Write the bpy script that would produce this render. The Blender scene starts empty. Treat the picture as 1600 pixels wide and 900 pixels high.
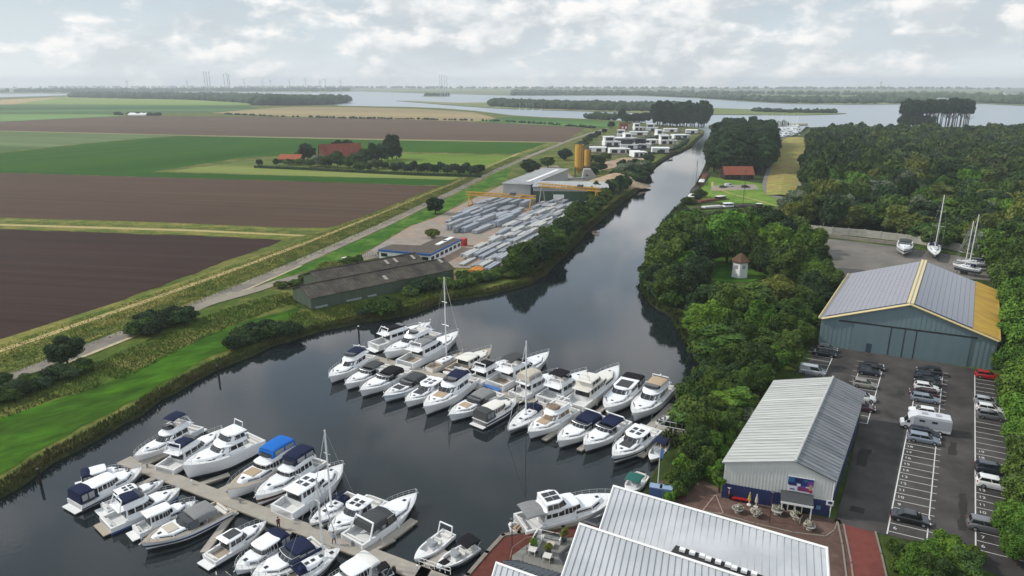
import bpy, bmesh, math, random
import numpy as np
from mathutils import Vector
R = random.Random(11)
NP = np.random.default_rng(5)
C = bpy.context.scene.collection
SC = bpy.context.scene
rad = math.radians

# ------------------------------------------------------------------ camera
F_PX = 1600 * 24 / 36
HC = 57.0                                   # drone height over the water
PITCH = math.atan((450 - 130) / F_PX)
SP, CP = math.sin(PITCH), math.cos(PITCH)
cam = bpy.data.cameras.new('camera'); cam.lens = 24; cam.sensor_width = 36
cam.clip_start = .5; cam.clip_end = 60000
camo = bpy.data.objects.new('camera', cam); C.objects.link(camo)
camo.location = (0, 0, HC); camo.rotation_euler = (math.pi / 2 - PITCH, 0, 0)
SC.camera = camo

# ------------------------------------------------------------------ sky, sun, exposure
SUN_AZ, SUN_EL = rad(-80), rad(38)          # azimuth from +Y towards +X
w = bpy.data.worlds.new('World'); SC.world = w; w.use_nodes = True
nt = w.node_tree; nt.nodes.clear()
def N(t, k, **kw):
    n = t.nodes.new(k)
    for a, b in kw.items():
        if hasattr(n, a): setattr(n, a, b)
        else: n.inputs[a.replace('_', ' ')].default_value = b
    return n
sky = N(nt, 'ShaderNodeTexSky', sky_type='NISHITA', sun_disc=False)
sky.sun_elevation = SUN_EL; sky.sun_rotation = SUN_AZ; sky.air_density = 1.2; sky.dust_density = 2.0
tc = N(nt, 'ShaderNodeTexCoord')
def wmath(op, a, b=None, c=None):
    n = N(nt, 'ShaderNodeMath', operation=op)
    for i, v in enumerate((a, b, c)):
        if v is None: continue
        if isinstance(v, (int, float)): n.inputs[i].default_value = v
        else: nt.links.new(v, n.inputs[i])
    return n.outputs[0]
def cloud(scale, loc, detail, rough, dist=0.0):
    m = N(nt, 'ShaderNodeMapping'); m.inputs['Scale'].default_value = scale; m.inputs['Location'].default_value = loc
    nt.links.new(tc.outputs['Generated'], m.inputs['Vector'])
    n = N(nt, 'ShaderNodeTexNoise', Scale=1.0, Detail=detail, Roughness=rough, Distortion=dist)
    nt.links.new(m.outputs[0], n.inputs['Vector']); return n.outputs['Fac']
def wramp(fac, stops):
    r = N(nt, 'ShaderNodeValToRGB'); e = r.color_ramp.elements
    while len(e) < len(stops): e.new(.5)
    for k, (p, v) in enumerate(stops):
        e[k].position = p; e[k].color = (*v, 1) if isinstance(v, tuple) else (v, v, v, 1)
    nt.links.new(fac, r.inputs[0]); return r.outputs[0]
def wmix(fac, a, b):
    m = N(nt, 'ShaderNodeMixRGB')
    for i, v in ((0, fac), (1, a), (2, b)):
        if isinstance(v, (int, float)): m.inputs[i].default_value = v
        elif isinstance(v, tuple): m.inputs[i].default_value = (*v, 1)
        else: nt.links.new(v, m.inputs[i])
    return m.outputs[0]
sep = N(nt, 'ShaderNodeSeparateXYZ'); nt.links.new(tc.outputs['Generated'], sep.inputs[0])
S1, S2 = (13, 13, 25), (4, 4, 14)
p1 = cloud(S1, (3.1, .7, 1.3), 8, .56, .15)
p1u = cloud(S1, (2.85, .7, 1.62), 5, .56, .15)            # the same clouds sampled towards the sun, for their lit tops
p2 = cloud(S2, (7.7, 2.2, 4.0), 6, .55, .2)
veil = wramp(sep.outputs['Z'], [(0.0, (10.2, 10.8, 11.2)), (.04, (7.5, 8.5, 9.15)), (.11, (5.9, 7.0, 7.8)), (.17, (9.2, 10.6, 12.0)), (.31, (7.2, 9.2, 11.6)), (.6, (6.3, 7.4, 8.4))])
base = wmix(.85, sky.outputs[0], veil)
grey = wmix(wramp(p2, [(.42, 0.0), (.66, .85)]), base, (5.9, 6.4, 6.8))
lit = wramp(wmath('ADD', wmath('SUBTRACT', p1, p1u), .5), [(.40, (6.9, 7.3, 7.6)), (.52, (8.6, 8.85, 8.95)), (.64, (10.4, 10.2, 10.0))])
lowsky = wramp(sep.outputs['Z'], [(.1, 1.0), (.2, .2)])
p3 = cloud((5.5, 5.5, 9.0), (1.3, 5.2, 2.0), 6, .55, .2)
hmask = wmath('MULTIPLY', wramp(p3, [(.47, 0.0), (.60, .95)]), wmath('MULTIPLY', wramp(sep.outputs['Z'], [(.10, 0.0), (.16, 1.0)]), wramp(sep.outputs['Z'], [(.4, 1.0), (.6, .25)])))
cmask = wmath('MULTIPLY', wramp(wmath('MULTIPLY_ADD', p2, .3, p1), [(.60, 0.0), (.73, .95)]), lowsky)
col = wmix(hmask, wmix(cmask, grey, lit), (13.2, 13.2, 13.4))
bg = N(nt, 'ShaderNodeBackground', Strength=.1); nt.links.new(col, bg.inputs['Color'])
wo = N(nt, 'ShaderNodeOutputWorld'); nt.links.new(bg.outputs[0], wo.inputs['Surface'])
sun = bpy.data.lights.new('sun', 'SUN'); sun.energy = 3.1; sun.angle = rad(2.0); sun.color = (1, .95, .87)
suno = bpy.data.objects.new('sun', sun); C.objects.link(suno)
sdir = Vector((math.sin(SUN_AZ) * math.cos(SUN_EL), math.cos(SUN_AZ) * math.cos(SUN_EL), math.sin(SUN_EL)))
suno.rotation_euler = sdir.to_track_quat('Z', 'Y').to_euler()
suno.location = (0, 0, 200)
vs = SC.view_settings; vs.view_transform = 'Standard'; vs.look = 'None'; vs.gamma = 1; vs.exposure = 0.0
vs.use_curve_mapping = False
SC.cycles.max_bounces = 5; SC.cycles.diffuse_bounces = 2; SC.cycles.glossy_bounces = 3; SC.cycles.volume_bounces = 0
SC.cycles.transmission_bounces = 2; SC.cycles.transparent_max_bounces = 4

# ------------------------------------------------------------------ pixel of the photo -> point at height z
def G(px, py, z=1.0):
    u = (px - 800) / F_PX; v = (py - 450) / F_PX
    k = (HC - z) / max(SP + v * CP, .0066)
    return Vector((u * k, (CP - v * SP) * k, z))
def PX(p):
    d = p[1] * CP + (HC - p[2]) * SP
    return 800 + F_PX * p[0] / d, 450 + F_PX * (-p[1] * SP + (HC - p[2]) * CP) / d

# ------------------------------------------------------------------ materials
def hx(s, k=1.0):
    s = s.lstrip('#'); o = []
    for i in (0, 2, 4):
        c = int(s[i:i + 2], 16) / 255
        o.append((c / 12.92 if c <= .04045 else ((c + .055) / 1.055) ** 2.4) * k)
    return tuple(o)
_mc = {}
def mat(name, col, rough=.6, metal=0.0, var=0.0, vs=1.0, spec=.5, coat=0.0, bump=0.0, bs=8.0, stretch=None, rotz=0.0, col2=None, c2s=.05, c2r=(.45, .6), rnd=0.0, trans=0.0, emit=None, tram=0.0):
    if name in _mc: return _mc[name]
    if isinstance(col, str): col = hx(col)
    if isinstance(col2, str): col2 = hx(col2)
    m = bpy.data.materials.new(name); m.use_nodes = True; t = m.node_tree
    b = t.nodes['Principled BSDF']; b.inputs['Base Color'].default_value = (*col, 1)
    b.inputs['Roughness'].default_value = rough; b.inputs['Metallic'].default_value = metal
    b.inputs['Specular IOR Level'].default_value = spec if rough < .74 else min(spec, .06); b.inputs['Coat Weight'].default_value = coat
    L = t.links.new
    geo = N(t, 'ShaderNodeNewGeometry'); mp = N(t, 'ShaderNodeMapping')
    mp.vector_type = 'TEXTURE' if False else 'POINT'
    mp.inputs['Rotation'].default_value = (0, 0, -rotz)
    L(geo.outputs['Position'], mp.inputs['Vector'])
    st = N(t, 'ShaderNodeVectorMath', operation='MULTIPLY'); st.inputs[1].default_value = stretch or (1, 1, 1)
    L(mp.outputs[0], st.inputs[0])
    cur = None
    def mixc(fac, a, bb, mode='MIX'):
        n = N(t, 'ShaderNodeMixRGB', blend_type=mode)
        for i, v in ((0, fac), (1, a), (2, bb)):
            if isinstance(v, (int, float)): n.inputs[i].default_value = v
            elif isinstance(v, tuple): n.inputs[i].default_value = (*v, 1)
            else: L(v, n.inputs[i])
        return n.outputs[0]
    def noise(scale, vec, detail=6, rough=.6):
        n = N(t, 'ShaderNodeTexNoise', Scale=scale, Detail=detail, Roughness=rough); L(vec, n.inputs['Vector']); return n.outputs['Fac']
    def ramp(f, p0, p1, a=0.0, bb=1.0):
        n = N(t, 'ShaderNodeMapRange'); n.inputs[1].default_value = p0; n.inputs[2].default_value = p1
        n.inputs[3].default_value = a; n.inputs[4].default_value = bb; L(f, n.inputs[0]); return n.outputs[0]
    cur = col
    if col2 is not None: cur = mixc(ramp(noise(c2s, st.outputs[0]), *c2r), cur, col2)
    if var:
        f = ramp(noise(vs, st.outputs[0]), .28, .72, 1 - var, 1 + var)
        cc = N(t, 'ShaderNodeCombineColor'); [L(f, cc.inputs[i]) for i in range(3)]
        cur = mixc(1.0, cur, cc.outputs[0], 'MULTIPLY')
    if tram:
        sx = N(t, 'ShaderNodeSeparateXYZ'); L(mp.outputs[0], sx.inputs[0])
        mm = N(t, 'ShaderNodeMath', operation='PINGPONG'); L(sx.outputs['Y'], mm.inputs[0]); mm.inputs[1].default_value = tram
        wob = noise(.05, geo.outputs['Position'], 3); wb = N(t, 'ShaderNodeMath', operation='MULTIPLY_ADD'); L(wob, wb.inputs[0]); wb.inputs[1].default_value = 2.2; L(mm.outputs[0], wb.inputs[2])
        cur = mixc(ramp(wb.outputs[0], 1.1, 1.9, .26, 0.0), cur, tuple(c * .55 for c in col))
        cur = mixc(ramp(noise(.012, geo.outputs['Position'], 5), .56, .68, 0.0, .3), cur, tuple(c * .72 for c in col))
    if rnd:
        oi = N(t, 'ShaderNodeObjectInfo'); hs = N(t, 'ShaderNodeHueSaturation')
        L(ramp(oi.outputs['Random'], 0, 1, .5 - .016 * rnd, .5 + .018 * rnd), hs.inputs['Hue'])
        wn = N(t, 'ShaderNodeTexWhiteNoise', noise_dimensions='1D'); L(oi.outputs['Random'], wn.inputs['W'])
        L(ramp(wn.outputs['Value'], 0, 1, 1 - .38 * rnd, 1 + .42 * rnd), hs.inputs['Value'])
        if isinstance(cur, tuple): hs.inputs['Color'].default_value = (*cur, 1)
        else: L(cur, hs.inputs['Color'])
        cur = hs.outputs[0]
    if not isinstance(cur, tuple): L(cur, b.inputs['Base Color'])
    if bump:
        bn = N(t, 'ShaderNodeBump', Strength=bump); bn.inputs['Distance'].default_value = .2
        L(noise(bs, st.outputs[0], 4), bn.inputs['Height']); L(bn.outputs[0], b.inputs['Normal'])
    if emit: b.inputs['Emission Color'].default_value = (*emit, 1); b.inputs['Emission Strength'].default_value = 1
    _mc[name] = m; return m

# ------------------------------------------------------------------ mesh builder
class MB:
    def __init__(s): s.v = []; s.f = []; s.m = []
    def add(s, vs, fs, mi=0):
        o = len(s.v); s.v += [tuple(v) for v in vs]
        s.f += [tuple(i + o for i in f) for f in fs]; s.m += [mi] * len(fs); return s
    def box(s, c, d, rz=0, mi=0, taper=1.0):
        x, y, z = d[0] / 2, d[1] / 2, d[2] / 2; cs, sn = math.cos(rz), math.sin(rz); vs = []
        for sz in (-1, 1):
            k = taper if sz > 0 else 1
            for sx, sy in ((-1, -1), (1, -1), (1, 1), (-1, 1)):
                a, b = sx * x * k, sy * y * k
                vs.append((c[0] + a * cs - b * sn, c[1] + a * sn + b * cs, c[2] + sz * z))
        return s.add(vs, [(3, 2, 1, 0), (4, 5, 6, 7), (0, 1, 5, 4), (1, 2, 6, 5), (2, 3, 7, 6), (3, 0, 4, 7)], mi)
    def bar(s, p, q, r, n=5, mi=0, r2=None):
        p, q = Vector(p), Vector(q); d = (q - p)
        if d.length < 1e-6: return s
        d.normalize(); a = d.cross(Vector((0, 0, 1)) if abs(d.z) < .9 else Vector((1, 0, 0))).normalized(); b = d.cross(a)
        r2 = r if r2 is None else r2; vs = []
        for c, k in ((p, r), (q, r2)):
            for i in range(n):
                t = 2 * math.pi * i / n; vs.append(c + a * math.cos(t) * k + b * math.sin(t) * k)
        fs = [(i, (i + 1) % n, n + (i + 1) % n, n + i) for i in range(n)] + [tuple(range(n - 1, -1, -1)), tuple(range(n, 2 * n))]
        return s.add(vs, fs, mi)
    def cyl(s, c, r, z0, z1, n=16, mi=0, r2=None): return s.bar((c[0], c[1], z0), (c[0], c[1], z1), r, n, mi, r2)
    def prism(s, poly, z0, z1, mi=0, mt=None, bottom=True):
        n = len(poly); a = sum(poly[i][0] * poly[(i + 1) % n][1] - poly[(i + 1) % n][0] * poly[i][1] for i in range(n))
        if a < 0: poly = poly[::-1]
        vs = [(p[0], p[1], z0) for p in poly] + [(p[0], p[1], z1) for p in poly]
        s.add(vs, [(i, (i + 1) % n, n + (i + 1) % n, n + i) for i in range(n)], mi)
        o = len(s.v) - 2 * n
        s.f.append(tuple(o + n + i for i in range(n))); s.m.append(mi if mt is None else mt)
        if bottom: s.f.append(tuple(o + n - 1 - i for i in range(n))); s.m.append(mi)
        return s
    def loft(s, rings, mi=0, close=True, cap0=True, cap1=True, mis=None):
        n = len(rings[0]); o = len(s.v)
        for r in rings: s.v += [tuple(p) for p in r]
        for k in range(len(rings) - 1):
            for i in range(n if close else n - 1):
                j = (i + 1) % n
                s.f.append((o + k * n + i, o + k * n + j, o + (k + 1) * n + j, o + (k + 1) * n + i)); s.m.append(mis[k] if mis else mi)
        if cap0: s.f.append(tuple(o + i for i in range(n - 1, -1, -1))); s.m.append(mi)
        if cap1: s.f.append(tuple(o + (len(rings) - 1) * n + i for i in range(n))); s.m.append(mis[-1] if mis else mi)
        return s
    def quad(s, a, b, c, d, mi=0): return s.add([a, b, c, d], [(0, 1, 2, 3)], mi)
    def slab(s, a, b, c, d, t, mi=0):                 # a quad with thickness t under it
        a, b, c, d = map(Vector, (a, b, c, d)); n = (b - a).cross(d - a).normalized()
        if n.z < 0: n = -n
        vs = [a, b, c, d] + [p - n * t for p in (a, b, c, d)]
        return s.add(vs, [(0, 1, 2, 3), (7, 6, 5, 4), (0, 4, 5, 1), (1, 5, 6, 2), (2, 6, 7, 3), (3, 7, 4, 0)], mi)
    def build(s, name, mats, parent=None, loc=None, smooth=False, world=False, fix=False):
        me = bpy.data.meshes.new(name); vs = s.v
        off = None
        if world and parent is not None:
            p = parent
            while p.parent: p = p.parent
            off = Vector(p.location)
        elif loc is not None: off = Vector(loc)
        if off is not None: vs = [(v[0] - off.x, v[1] - off.y, v[2] - off.z) for v in vs]
        me.from_pydata(vs, [], s.f)
        if not isinstance(mats, (list, tuple)): mats = [mats]
        for m in mats: me.materials.append(m)
        if len(mats) > 1: me.polygons.foreach_set('material_index', s.m)
        if fix:
            bm = bmesh.new(); bm.from_mesh(me); bmesh.ops.recalc_face_normals(bm, faces=bm.faces); bm.to_mesh(me); bm.free()
        if smooth: me.polygons.foreach_set('use_smooth', [True] * len(me.polygons))
        me.update()
        o = bpy.data.objects.new(name, me); C.objects.link(o)
        if parent is not None: o.parent = parent
        elif loc is not None: o.location = loc
        return o
def tag(o, label=None, cat=None, group=None, kind=None):
    if label: o['label'] = label
    if cat: o['category'] = cat
    if group: o['group'] = group
    if kind: o['kind'] = kind
    return o
def thing(name, label, cat, loc=(0, 0, 0), rz=0.0, group=None, scale=1.0):
    o = bpy.data.objects.new(name, None); C.objects.link(o); o.empty_display_size = .3
    o.location = loc; o.rotation_euler = (0, 0, rz); o.scale = (scale,) * 3 if isinstance(scale, (int, float)) else scale
    return tag(o, label, cat, group)
def copy_thing(o, loc, rz, scale=1.0, label=None, group=None, parent=None):
    c = o.copy(); C.objects.link(c); c.location = loc; c.rotation_euler = (0, 0, rz)
    c.scale = (scale,) * 3 if isinstance(scale, (int, float)) else scale
    if label: c['label'] = label
    if group: c['group'] = group
    for ch in o.children:
        d = ch.copy(); C.objects.link(d); d.parent = c
        for g in ch.children:
            e = g.copy(); C.objects.link(e); e.parent = d
    return c
def struct(name, mb, m, **k): return tag(mb.build(name, m, **k), name.replace('_', ' '), None, None, 'structure')
def sheet(name, pts, z, m, rag=0.0):                      # a flat polygon given by photo pixels
    q = [G(x, y, z) for x, y in pts]
    a = sum(q[i].x * q[(i + 1) % len(q)].y - q[(i + 1) % len(q)].x * q[i].y for i in range(len(q)))
    if a < 0: q = q[::-1]
    if rag:                                        # ragged margin: extra points along each side, pushed in and out
        o = []; rg = random.Random(len(name))
        for a_, b_ in zip(q, q[1:] + q[:1]):
            d = b_ - a_; k = max(1, min(60, int(d.length / (rag * 4)))); nn = Vector((-d.y, d.x, 0)).normalized()
            o += [a_ + d * (i / k) + (nn * rg.uniform(-rag, rag) if i else Vector()) for i in range(k)]
        q = o
    mb = MB(); mb.add(q, [tuple(range(len(q)))]); return struct(name, mb, m)
def strip(name, pts, width, z, m, world=False, crown=0.0):
    q = [Vector((p[0], p[1], z)) for p in pts] if world else [G(x, y, z) for x, y in pts]
    mb = MB(); L = []
    for i, p in enumerate(q):
        d = (q[min(i + 1, len(q) - 1)] - q[max(i - 1, 0)]); d.z = 0; d.normalize(); n = Vector((-d.y, d.x, 0))
        wd = width[i] if isinstance(width, (list, tuple)) else width
        L.append((p - n * wd / 2, p + Vector((0, 0, crown)), p + n * wd / 2))
    for i in range(len(q) - 1):
        mb.add([*L[i], *L[i + 1]], [(0, 3, 4, 1), (1, 4, 5, 2)])
    return struct(name, mb, m)
def ang(p, q): return math.atan2(q[1] - p[1], q[0] - p[0])
# ================================================================== SETTING
m_water = mat('water', (.012, .017, .019), rough=.035, spec=.5)
t = m_water.node_tree; b = t.nodes['Principled BSDF']; b.inputs['IOR'].default_value = 1.44
geo = N(t, 'ShaderNodeNewGeometry')
def wn_(scale, st, d):
    v = N(t, 'ShaderNodeVectorMath', operation='MULTIPLY'); v.inputs[1].default_value = st; t.links.new(geo.outputs['Position'], v.inputs[0])
    n = N(t, 'ShaderNodeTexNoise', Scale=scale, Detail=d, Roughness=.5); t.links.new(v.outputs[0], n.inputs['Vector']); return n.outputs['Fac']
calm = N(t, 'ShaderNodeMapRange'); calm.inputs[1].default_value = .45; calm.inputs[2].default_value = .62
calm.inputs[3].default_value = .012; calm.inputs[4].default_value = .06
t.links.new(wn_(.02, (1, .35, 1), 3), calm.inputs[0])
bp = N(t, 'ShaderNodeBump'); bp.inputs['Distance'].default_value = .25
t.links.new(calm.outputs[0], bp.inputs['Strength']); t.links.new(wn_(.9, (1, 1.6, 1), 3), bp.inputs['Height'])
t.links.new(bp.outputs[0], b.inputs['Normal'])
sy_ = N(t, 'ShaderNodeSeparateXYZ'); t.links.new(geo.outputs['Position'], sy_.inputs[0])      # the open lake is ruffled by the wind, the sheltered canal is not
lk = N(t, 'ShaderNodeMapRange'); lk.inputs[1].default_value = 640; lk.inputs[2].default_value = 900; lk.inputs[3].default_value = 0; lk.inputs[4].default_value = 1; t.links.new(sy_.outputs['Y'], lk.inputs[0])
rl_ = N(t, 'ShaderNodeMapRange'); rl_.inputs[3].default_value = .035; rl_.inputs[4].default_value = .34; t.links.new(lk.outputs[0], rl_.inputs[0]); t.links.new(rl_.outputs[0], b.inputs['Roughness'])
wc = N(t, 'ShaderNodeMixRGB'); wc.inputs[1].default_value = (.012, .017, .019, 1); wc.inputs[2].default_value = (.24, .285, .32, 1); t.links.new(lk.outputs[0], wc.inputs[0]); t.links.new(wc.outputs[0], b.inputs['Base Color'])  # pale lake base: reflected sky put into the colour
mb = MB(); ys = [-200, 0, 60, 120, 200, 300, 450, 700, 1100, 1800, 3000, 4500, 6500, 9050]; xs = [-9500, -6000, -3000, -1500, -700, -300, -120, 0, 120, 300, 700, 1500, 3000, 6000, 9500]
mb.add([(x, y, 0) for y in ys for x in xs], [(j * len(xs) + i, j * len(xs) + i + 1, (j + 1) * len(xs) + i + 1, (j + 1) * len(xs) + i) for j in range(len(ys) - 1) for i in range(len(xs) - 1)])
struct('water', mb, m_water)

m_grass = mat('grass', hx('#495a24'), .9, var=.36, vs=.6, col2=hx('#6f6d3a'), c2s=.06, c2r=(.42, .62), bump=.5, bs=2.0)
m_bank = mat('bank_soil', hx('#363a24'), .95, var=.4, vs=1.2, col2=hx('#3f4426'), c2s=.3)
m_under = mat('undergrowth', hx('#33401f'), .95, var=.4, vs=.4, col2=hx('#4a5a2a'), c2s=.04)
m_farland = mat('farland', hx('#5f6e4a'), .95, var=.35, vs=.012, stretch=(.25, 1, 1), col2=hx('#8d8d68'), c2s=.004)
m_reedflat = mat('reed_flat', hx('#6f7a4c'), .95, var=.25, vs=.03, stretch=(.3, 1, 1), col2=hx('#8a8560'), c2s=.01)

def land(name, pts, z, mtop, skirt=1.3, zb=-.7, world=False):
    q = [Vector((p[0], p[1], z)) for p in pts] if world else [G(x, y, z) for x, y in pts]
    n = len(q); a = sum(q[i].x * q[(i + 1) % n].y - q[(i + 1) % n].x * q[i].y for i in range(n))
    if a < 0: q = q[::-1]
    low = []
    for i in range(n):
        d = (q[(i + 1) % n] - q[i - 1]).normalized(); low.append(q[i] + Vector((d.y * skirt, -d.x * skirt, zb - z)))
    mb = MB(); mb.add(q + low, [tuple(range(n))], 0)
    o = len(mb.v) - 2 * n
    for i in range(n): mb.f.append((i, n + i, n + (i + 1) % n, (i + 1) % n)); mb.m.append(1)
    return struct(name, mb, [mtop, m_bank])
WEST_SHORE = [(-60, 792), (0, 764), (30, 747), (75, 714), (110, 697), (150, 676), (185, 655), (215, 641), (245, 617), (270, 606), (300, 588), (330, 573), (360, 560), (390, 549), (420, 534), (450, 526), (480, 516), (510, 508), (540, 503), (565, 496), (590, 494), (622, 488), (645, 484), (680, 470), (705, 463), (735, 459), (765, 455), (795, 447), (822, 440), (838, 432), (852, 423), (862, 411), (872, 402), (885, 389), (900, 376), (915, 358), (932, 345), (948, 331), (962, 320), (975, 309), (990, 300), (1003, 288), (1007, 279), (1012, 270), (1022, 258), (1032, 251), (1050, 240), (1062, 236), (1078, 228), (1090, 216), (1098, 210)]
WEST_FAR = [(1100, 204), (1085, 199), (1060, 197), (1020, 194), (985, 189), (940, 187), (900, 185), (850, 183), (800, 180), (742, 173), (690, 169), (640, 167), (580, 166), (530, 165), (515, 161), (512, 157), (528, 152), (500, 149), (480, 147), (300, 146), (130, 148), (70, 150), (0, 152), (-300, 153), (-900, 156)]
land('west_land', WEST_SHORE + WEST_FAR + [(-1500, 240), (-1500, 900), (-700, 1300)], 1.0, m_grass)
EAST_SHORE = [(705, 925), (730, 897), (760, 862), (785, 834), (810, 830), (880, 821), (960, 806), (1000, 783), (1020, 745), (1047, 700), (1062, 672), (1080, 640), (1098, 606), (1112, 580), (1100, 558), (1082, 535), (1064, 505), (1060, 492), (1030, 476), (1013, 462), (1010, 445), (1016, 420), (1025, 390), (1040, 350), (1062, 326), (1082, 309), (1092, 290), (1102, 270), (1108, 255), (1112, 240), (1120, 224), (1128, 212), (1140, 206), (1185, 212), (1220, 216), (1240, 214), (1256, 205), (1262, 199)]
land('east_land', EAST_SHORE + [(1320, 197), (1405, 197.5), (1520, 199), (1600, 196), (2300, 190), (2600, 260), (2600, 900), (2000, 1500), (900, 1500), (690, 990)], 1.0, m_under)
land('harbour_spit', [(1110, 200), (1125, 203), (1180, 197), (1260, 195), (1262, 193), (1180, 193), (1110, 195)], 1.0, m_reedflat, 4)
land('island', [(620, 157.3), (655, 160), (700, 163.8), (740, 166.5), (760, 168), (800, 170), (850, 171.5), (920, 173.5), (1000, 176), (1100, 178.5), (1250, 179.5), (1310, 178), (1322, 177), (1290, 175), (1200, 171.5), (1100, 168), (1040, 166), (950, 163.5), (850, 161), (770, 159.5), (720, 160.5), (690, 159.6), (650, 157.6)], 1.0, m_reedflat, 4)
land('small_island', [(660, 150.2), (680, 151.2), (703, 150.3), (680, 149.3)], 1.0, m_farland, 6)
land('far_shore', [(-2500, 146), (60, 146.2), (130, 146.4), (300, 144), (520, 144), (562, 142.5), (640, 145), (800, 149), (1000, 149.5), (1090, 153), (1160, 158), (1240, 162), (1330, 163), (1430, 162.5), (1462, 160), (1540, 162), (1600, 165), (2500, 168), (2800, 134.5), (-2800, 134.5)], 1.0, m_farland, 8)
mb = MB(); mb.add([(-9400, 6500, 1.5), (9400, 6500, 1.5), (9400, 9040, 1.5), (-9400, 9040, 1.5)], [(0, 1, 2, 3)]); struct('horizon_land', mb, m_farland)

# ---- fields, verges, roads
def field(name, c1, ax, c2=None, var=.24, z=1.05, pts=None, fr=(.006, .24), vs=1.0, rough=.95, c2s=.02, c2r=(.42, .62)):
    a = ang(G(*ax[0]), G(*ax[1]))
    m = mat('m_' + name, hx(c1), rough, var=var, vs=vs, stretch=(fr[0], fr[1], 1), rotz=a, col2=hx(c2) if c2 else None, c2s=c2s, c2r=c2r, bump=.35, bs=3, tram=12.0 if fr[1] < .5 else 0.0)
    return sheet(name, pts, z, m, .9)
AX1 = ((0, 358), (440, 375))
field('ploughed_field_near', '#382a26', AX1, '#41332d', .2, 1.05, [(-900, 322), (-900, 850), (-100, 580), (0, 541), (50, 522), (150, 485), (260, 443), (340, 413), (400, 392), (430, 381), (441, 375), (300, 368), (0, 358)])
field('ploughed_field', '#493a30', ((0, 270), (680, 290)), '#57463a', .17, 1.06, [(-1100, 238), (-1100, 305), (0, 340), (250, 347), (430, 355), (512, 356), (545, 346), (600, 327), (650, 307), (690, 291), (520, 285), (240, 277), (0, 270)])
field('ploughed_field_far', '#524139', ((0, 203), (880, 220)), '#665648', .14, 1.2, [(-900, 195), (0, 204), (300, 211), (600, 217), (880, 222), (908, 205), (912, 200), (820, 194), (640, 187), (420, 183), (200, 181.5), (0, 192), (-900, 208)][:11] + [(0, 190)], c2s=.008)
field('green_field', '#254c0a', ((0, 238), (400, 205)), '#365a10', .2, 1.06, [(-900, 300), (-900, 270), (0, 239), (140, 224), (280, 212), (420, 214), (600, 218), (862, 224), (832, 241), (626, 237), (520, 238), (380, 246), (235, 269), (100, 270), (0, 269), (-900, 240)][1:15])
field('pale_green_field', '#4b6034', ((0, 205), (250, 212)), '#7d8a63', .18, 1.07, [(-900, 197), (0, 205), (150, 208.5), (272, 212), (130, 224), (0, 238), (-900, 268)])
field('lime_field', '#4a681a', ((640, 243), (820, 245)), '#7a8d3d', .2, 1.08, [(612, 240), (700, 241), (826, 243.5), (800, 258), (768, 276), (690, 270), (560, 262), (590, 250)])
field('orchard_field', '#5d6a32', ((260, 265), (750, 283)), '#828a4a', .25, 1.09, [(262, 268), (400, 250), (600, 258), (757, 276), (748, 282), (560, 277), (400, 273)])
field('dark_green_strip', '#2a5012', ((240, 270), (700, 285)), None, .2, 1.1, [(-1000, 236), (0, 266), (240, 269), (500, 276), (712, 281), (692, 290), (520, 284.5), (240, 276.5), (0, 269.5), (-1000, 240)])
field('farm_track', '#8f8468', ((0, 203), (880, 222)), '#6f7a45', .2, 1.15, [(-900, 193), (0, 201.5), (300, 209), (600, 216), (880, 220.5), (878, 223.5), (600, 219), (300, 212.5), (0, 205), (-900, 198)])
field('yellow_green_field', '#7d8d48', ((100, 155), (390, 158)), '#6f8a45', .2, 1.2, [(20, 163), (110, 150.5), (300, 151), (400, 156), (388, 164), (200, 163.5)], vs=.2)
field('far_green_field', '#3b5a2e', ((0, 170), (400, 168)), '#587548', .2, 1.3, [(-900, 178), (0, 164.5), (20, 163.5), (388, 165), (402, 170), (330, 176), (150, 178), (0, 177), (-900, 196)], vs=.3)
field('far_tan_field', '#9a8a66', ((380, 175), (740, 181)), '#8a7c5c', .12, 1.3, [(330, 176.5), (405, 170), (460, 167), (540, 167.5), (650, 170), (740, 175.5), (776, 185), (742, 190), (600, 186), (420, 181)], vs=.2)
field('far_light_field', '#5f7f42', ((0, 182), (200, 180)), '#73905a', .15, 1.35, [(-900, 196), (0, 178), (150, 178.5), (205, 180.5), (0, 190), (-900, 208)], vs=.3)
field('far_stubble_field', '#a8946a', ((0, 155), (100, 153)), None, .12, 1.35, [(-400, 166), (0, 156), (60, 153), (100, 152), (20, 163), (-400, 174)], vs=.2)
field('east_green_field', '#3a5c28', ((760, 190), (980, 192)), '#587a3f', .2, 1.3, [(742, 190), (800, 182.5), (900, 187), (983, 191), (975, 196), (948, 200), (915, 199), (820, 194)], vs=.3)
m_straw = mat('dry_verge', hx('#7d7840'), .95, var=.35, vs=.8, col2=hx('#54652a'), c2s=.12, c2r=(.4, .6), bump=.5, bs=2)
m_ditch = mat('ditch_grass', hx('#4d5a2a'), .95, var=.4, vs=.9, col2=hx('#6f6f38'), c2s=.2)
m_track = mat('straw_track', hx('#a8986a'), .95, var=.25, vs=.9)
sheet('verge_strip', [(-900, 305), (-900, 323), (0, 357), (300, 367), (441, 374), (520, 362), (516, 357), (430, 355.5), (250, 347.5), (0, 340.5)], 1.07, m_straw)
sheet('ditch_strip', [(-900, 312), (-900, 316), (0, 349), (300, 358), (500, 367), (545, 364), (480, 359.5), (300, 354), (0, 345)], 1.1, m_ditch)
sheet('straw_strip', [(-900, 317), (-900, 319.5), (0, 352.5), (300, 361.5), (470, 369), (480, 367.5), (300, 358.5), (0, 349.8)], 1.12, m_track)
ROADL = [(-120, 643), (0, 597), (70, 571), (130, 547), (220, 512), (300, 480), (390, 443), (470, 409), (540, 378), (600, 351), (660, 322), (710, 299), (760, 273), (810, 251), (850, 235), (890, 219), (920, 209), (950, 200)]
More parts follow.
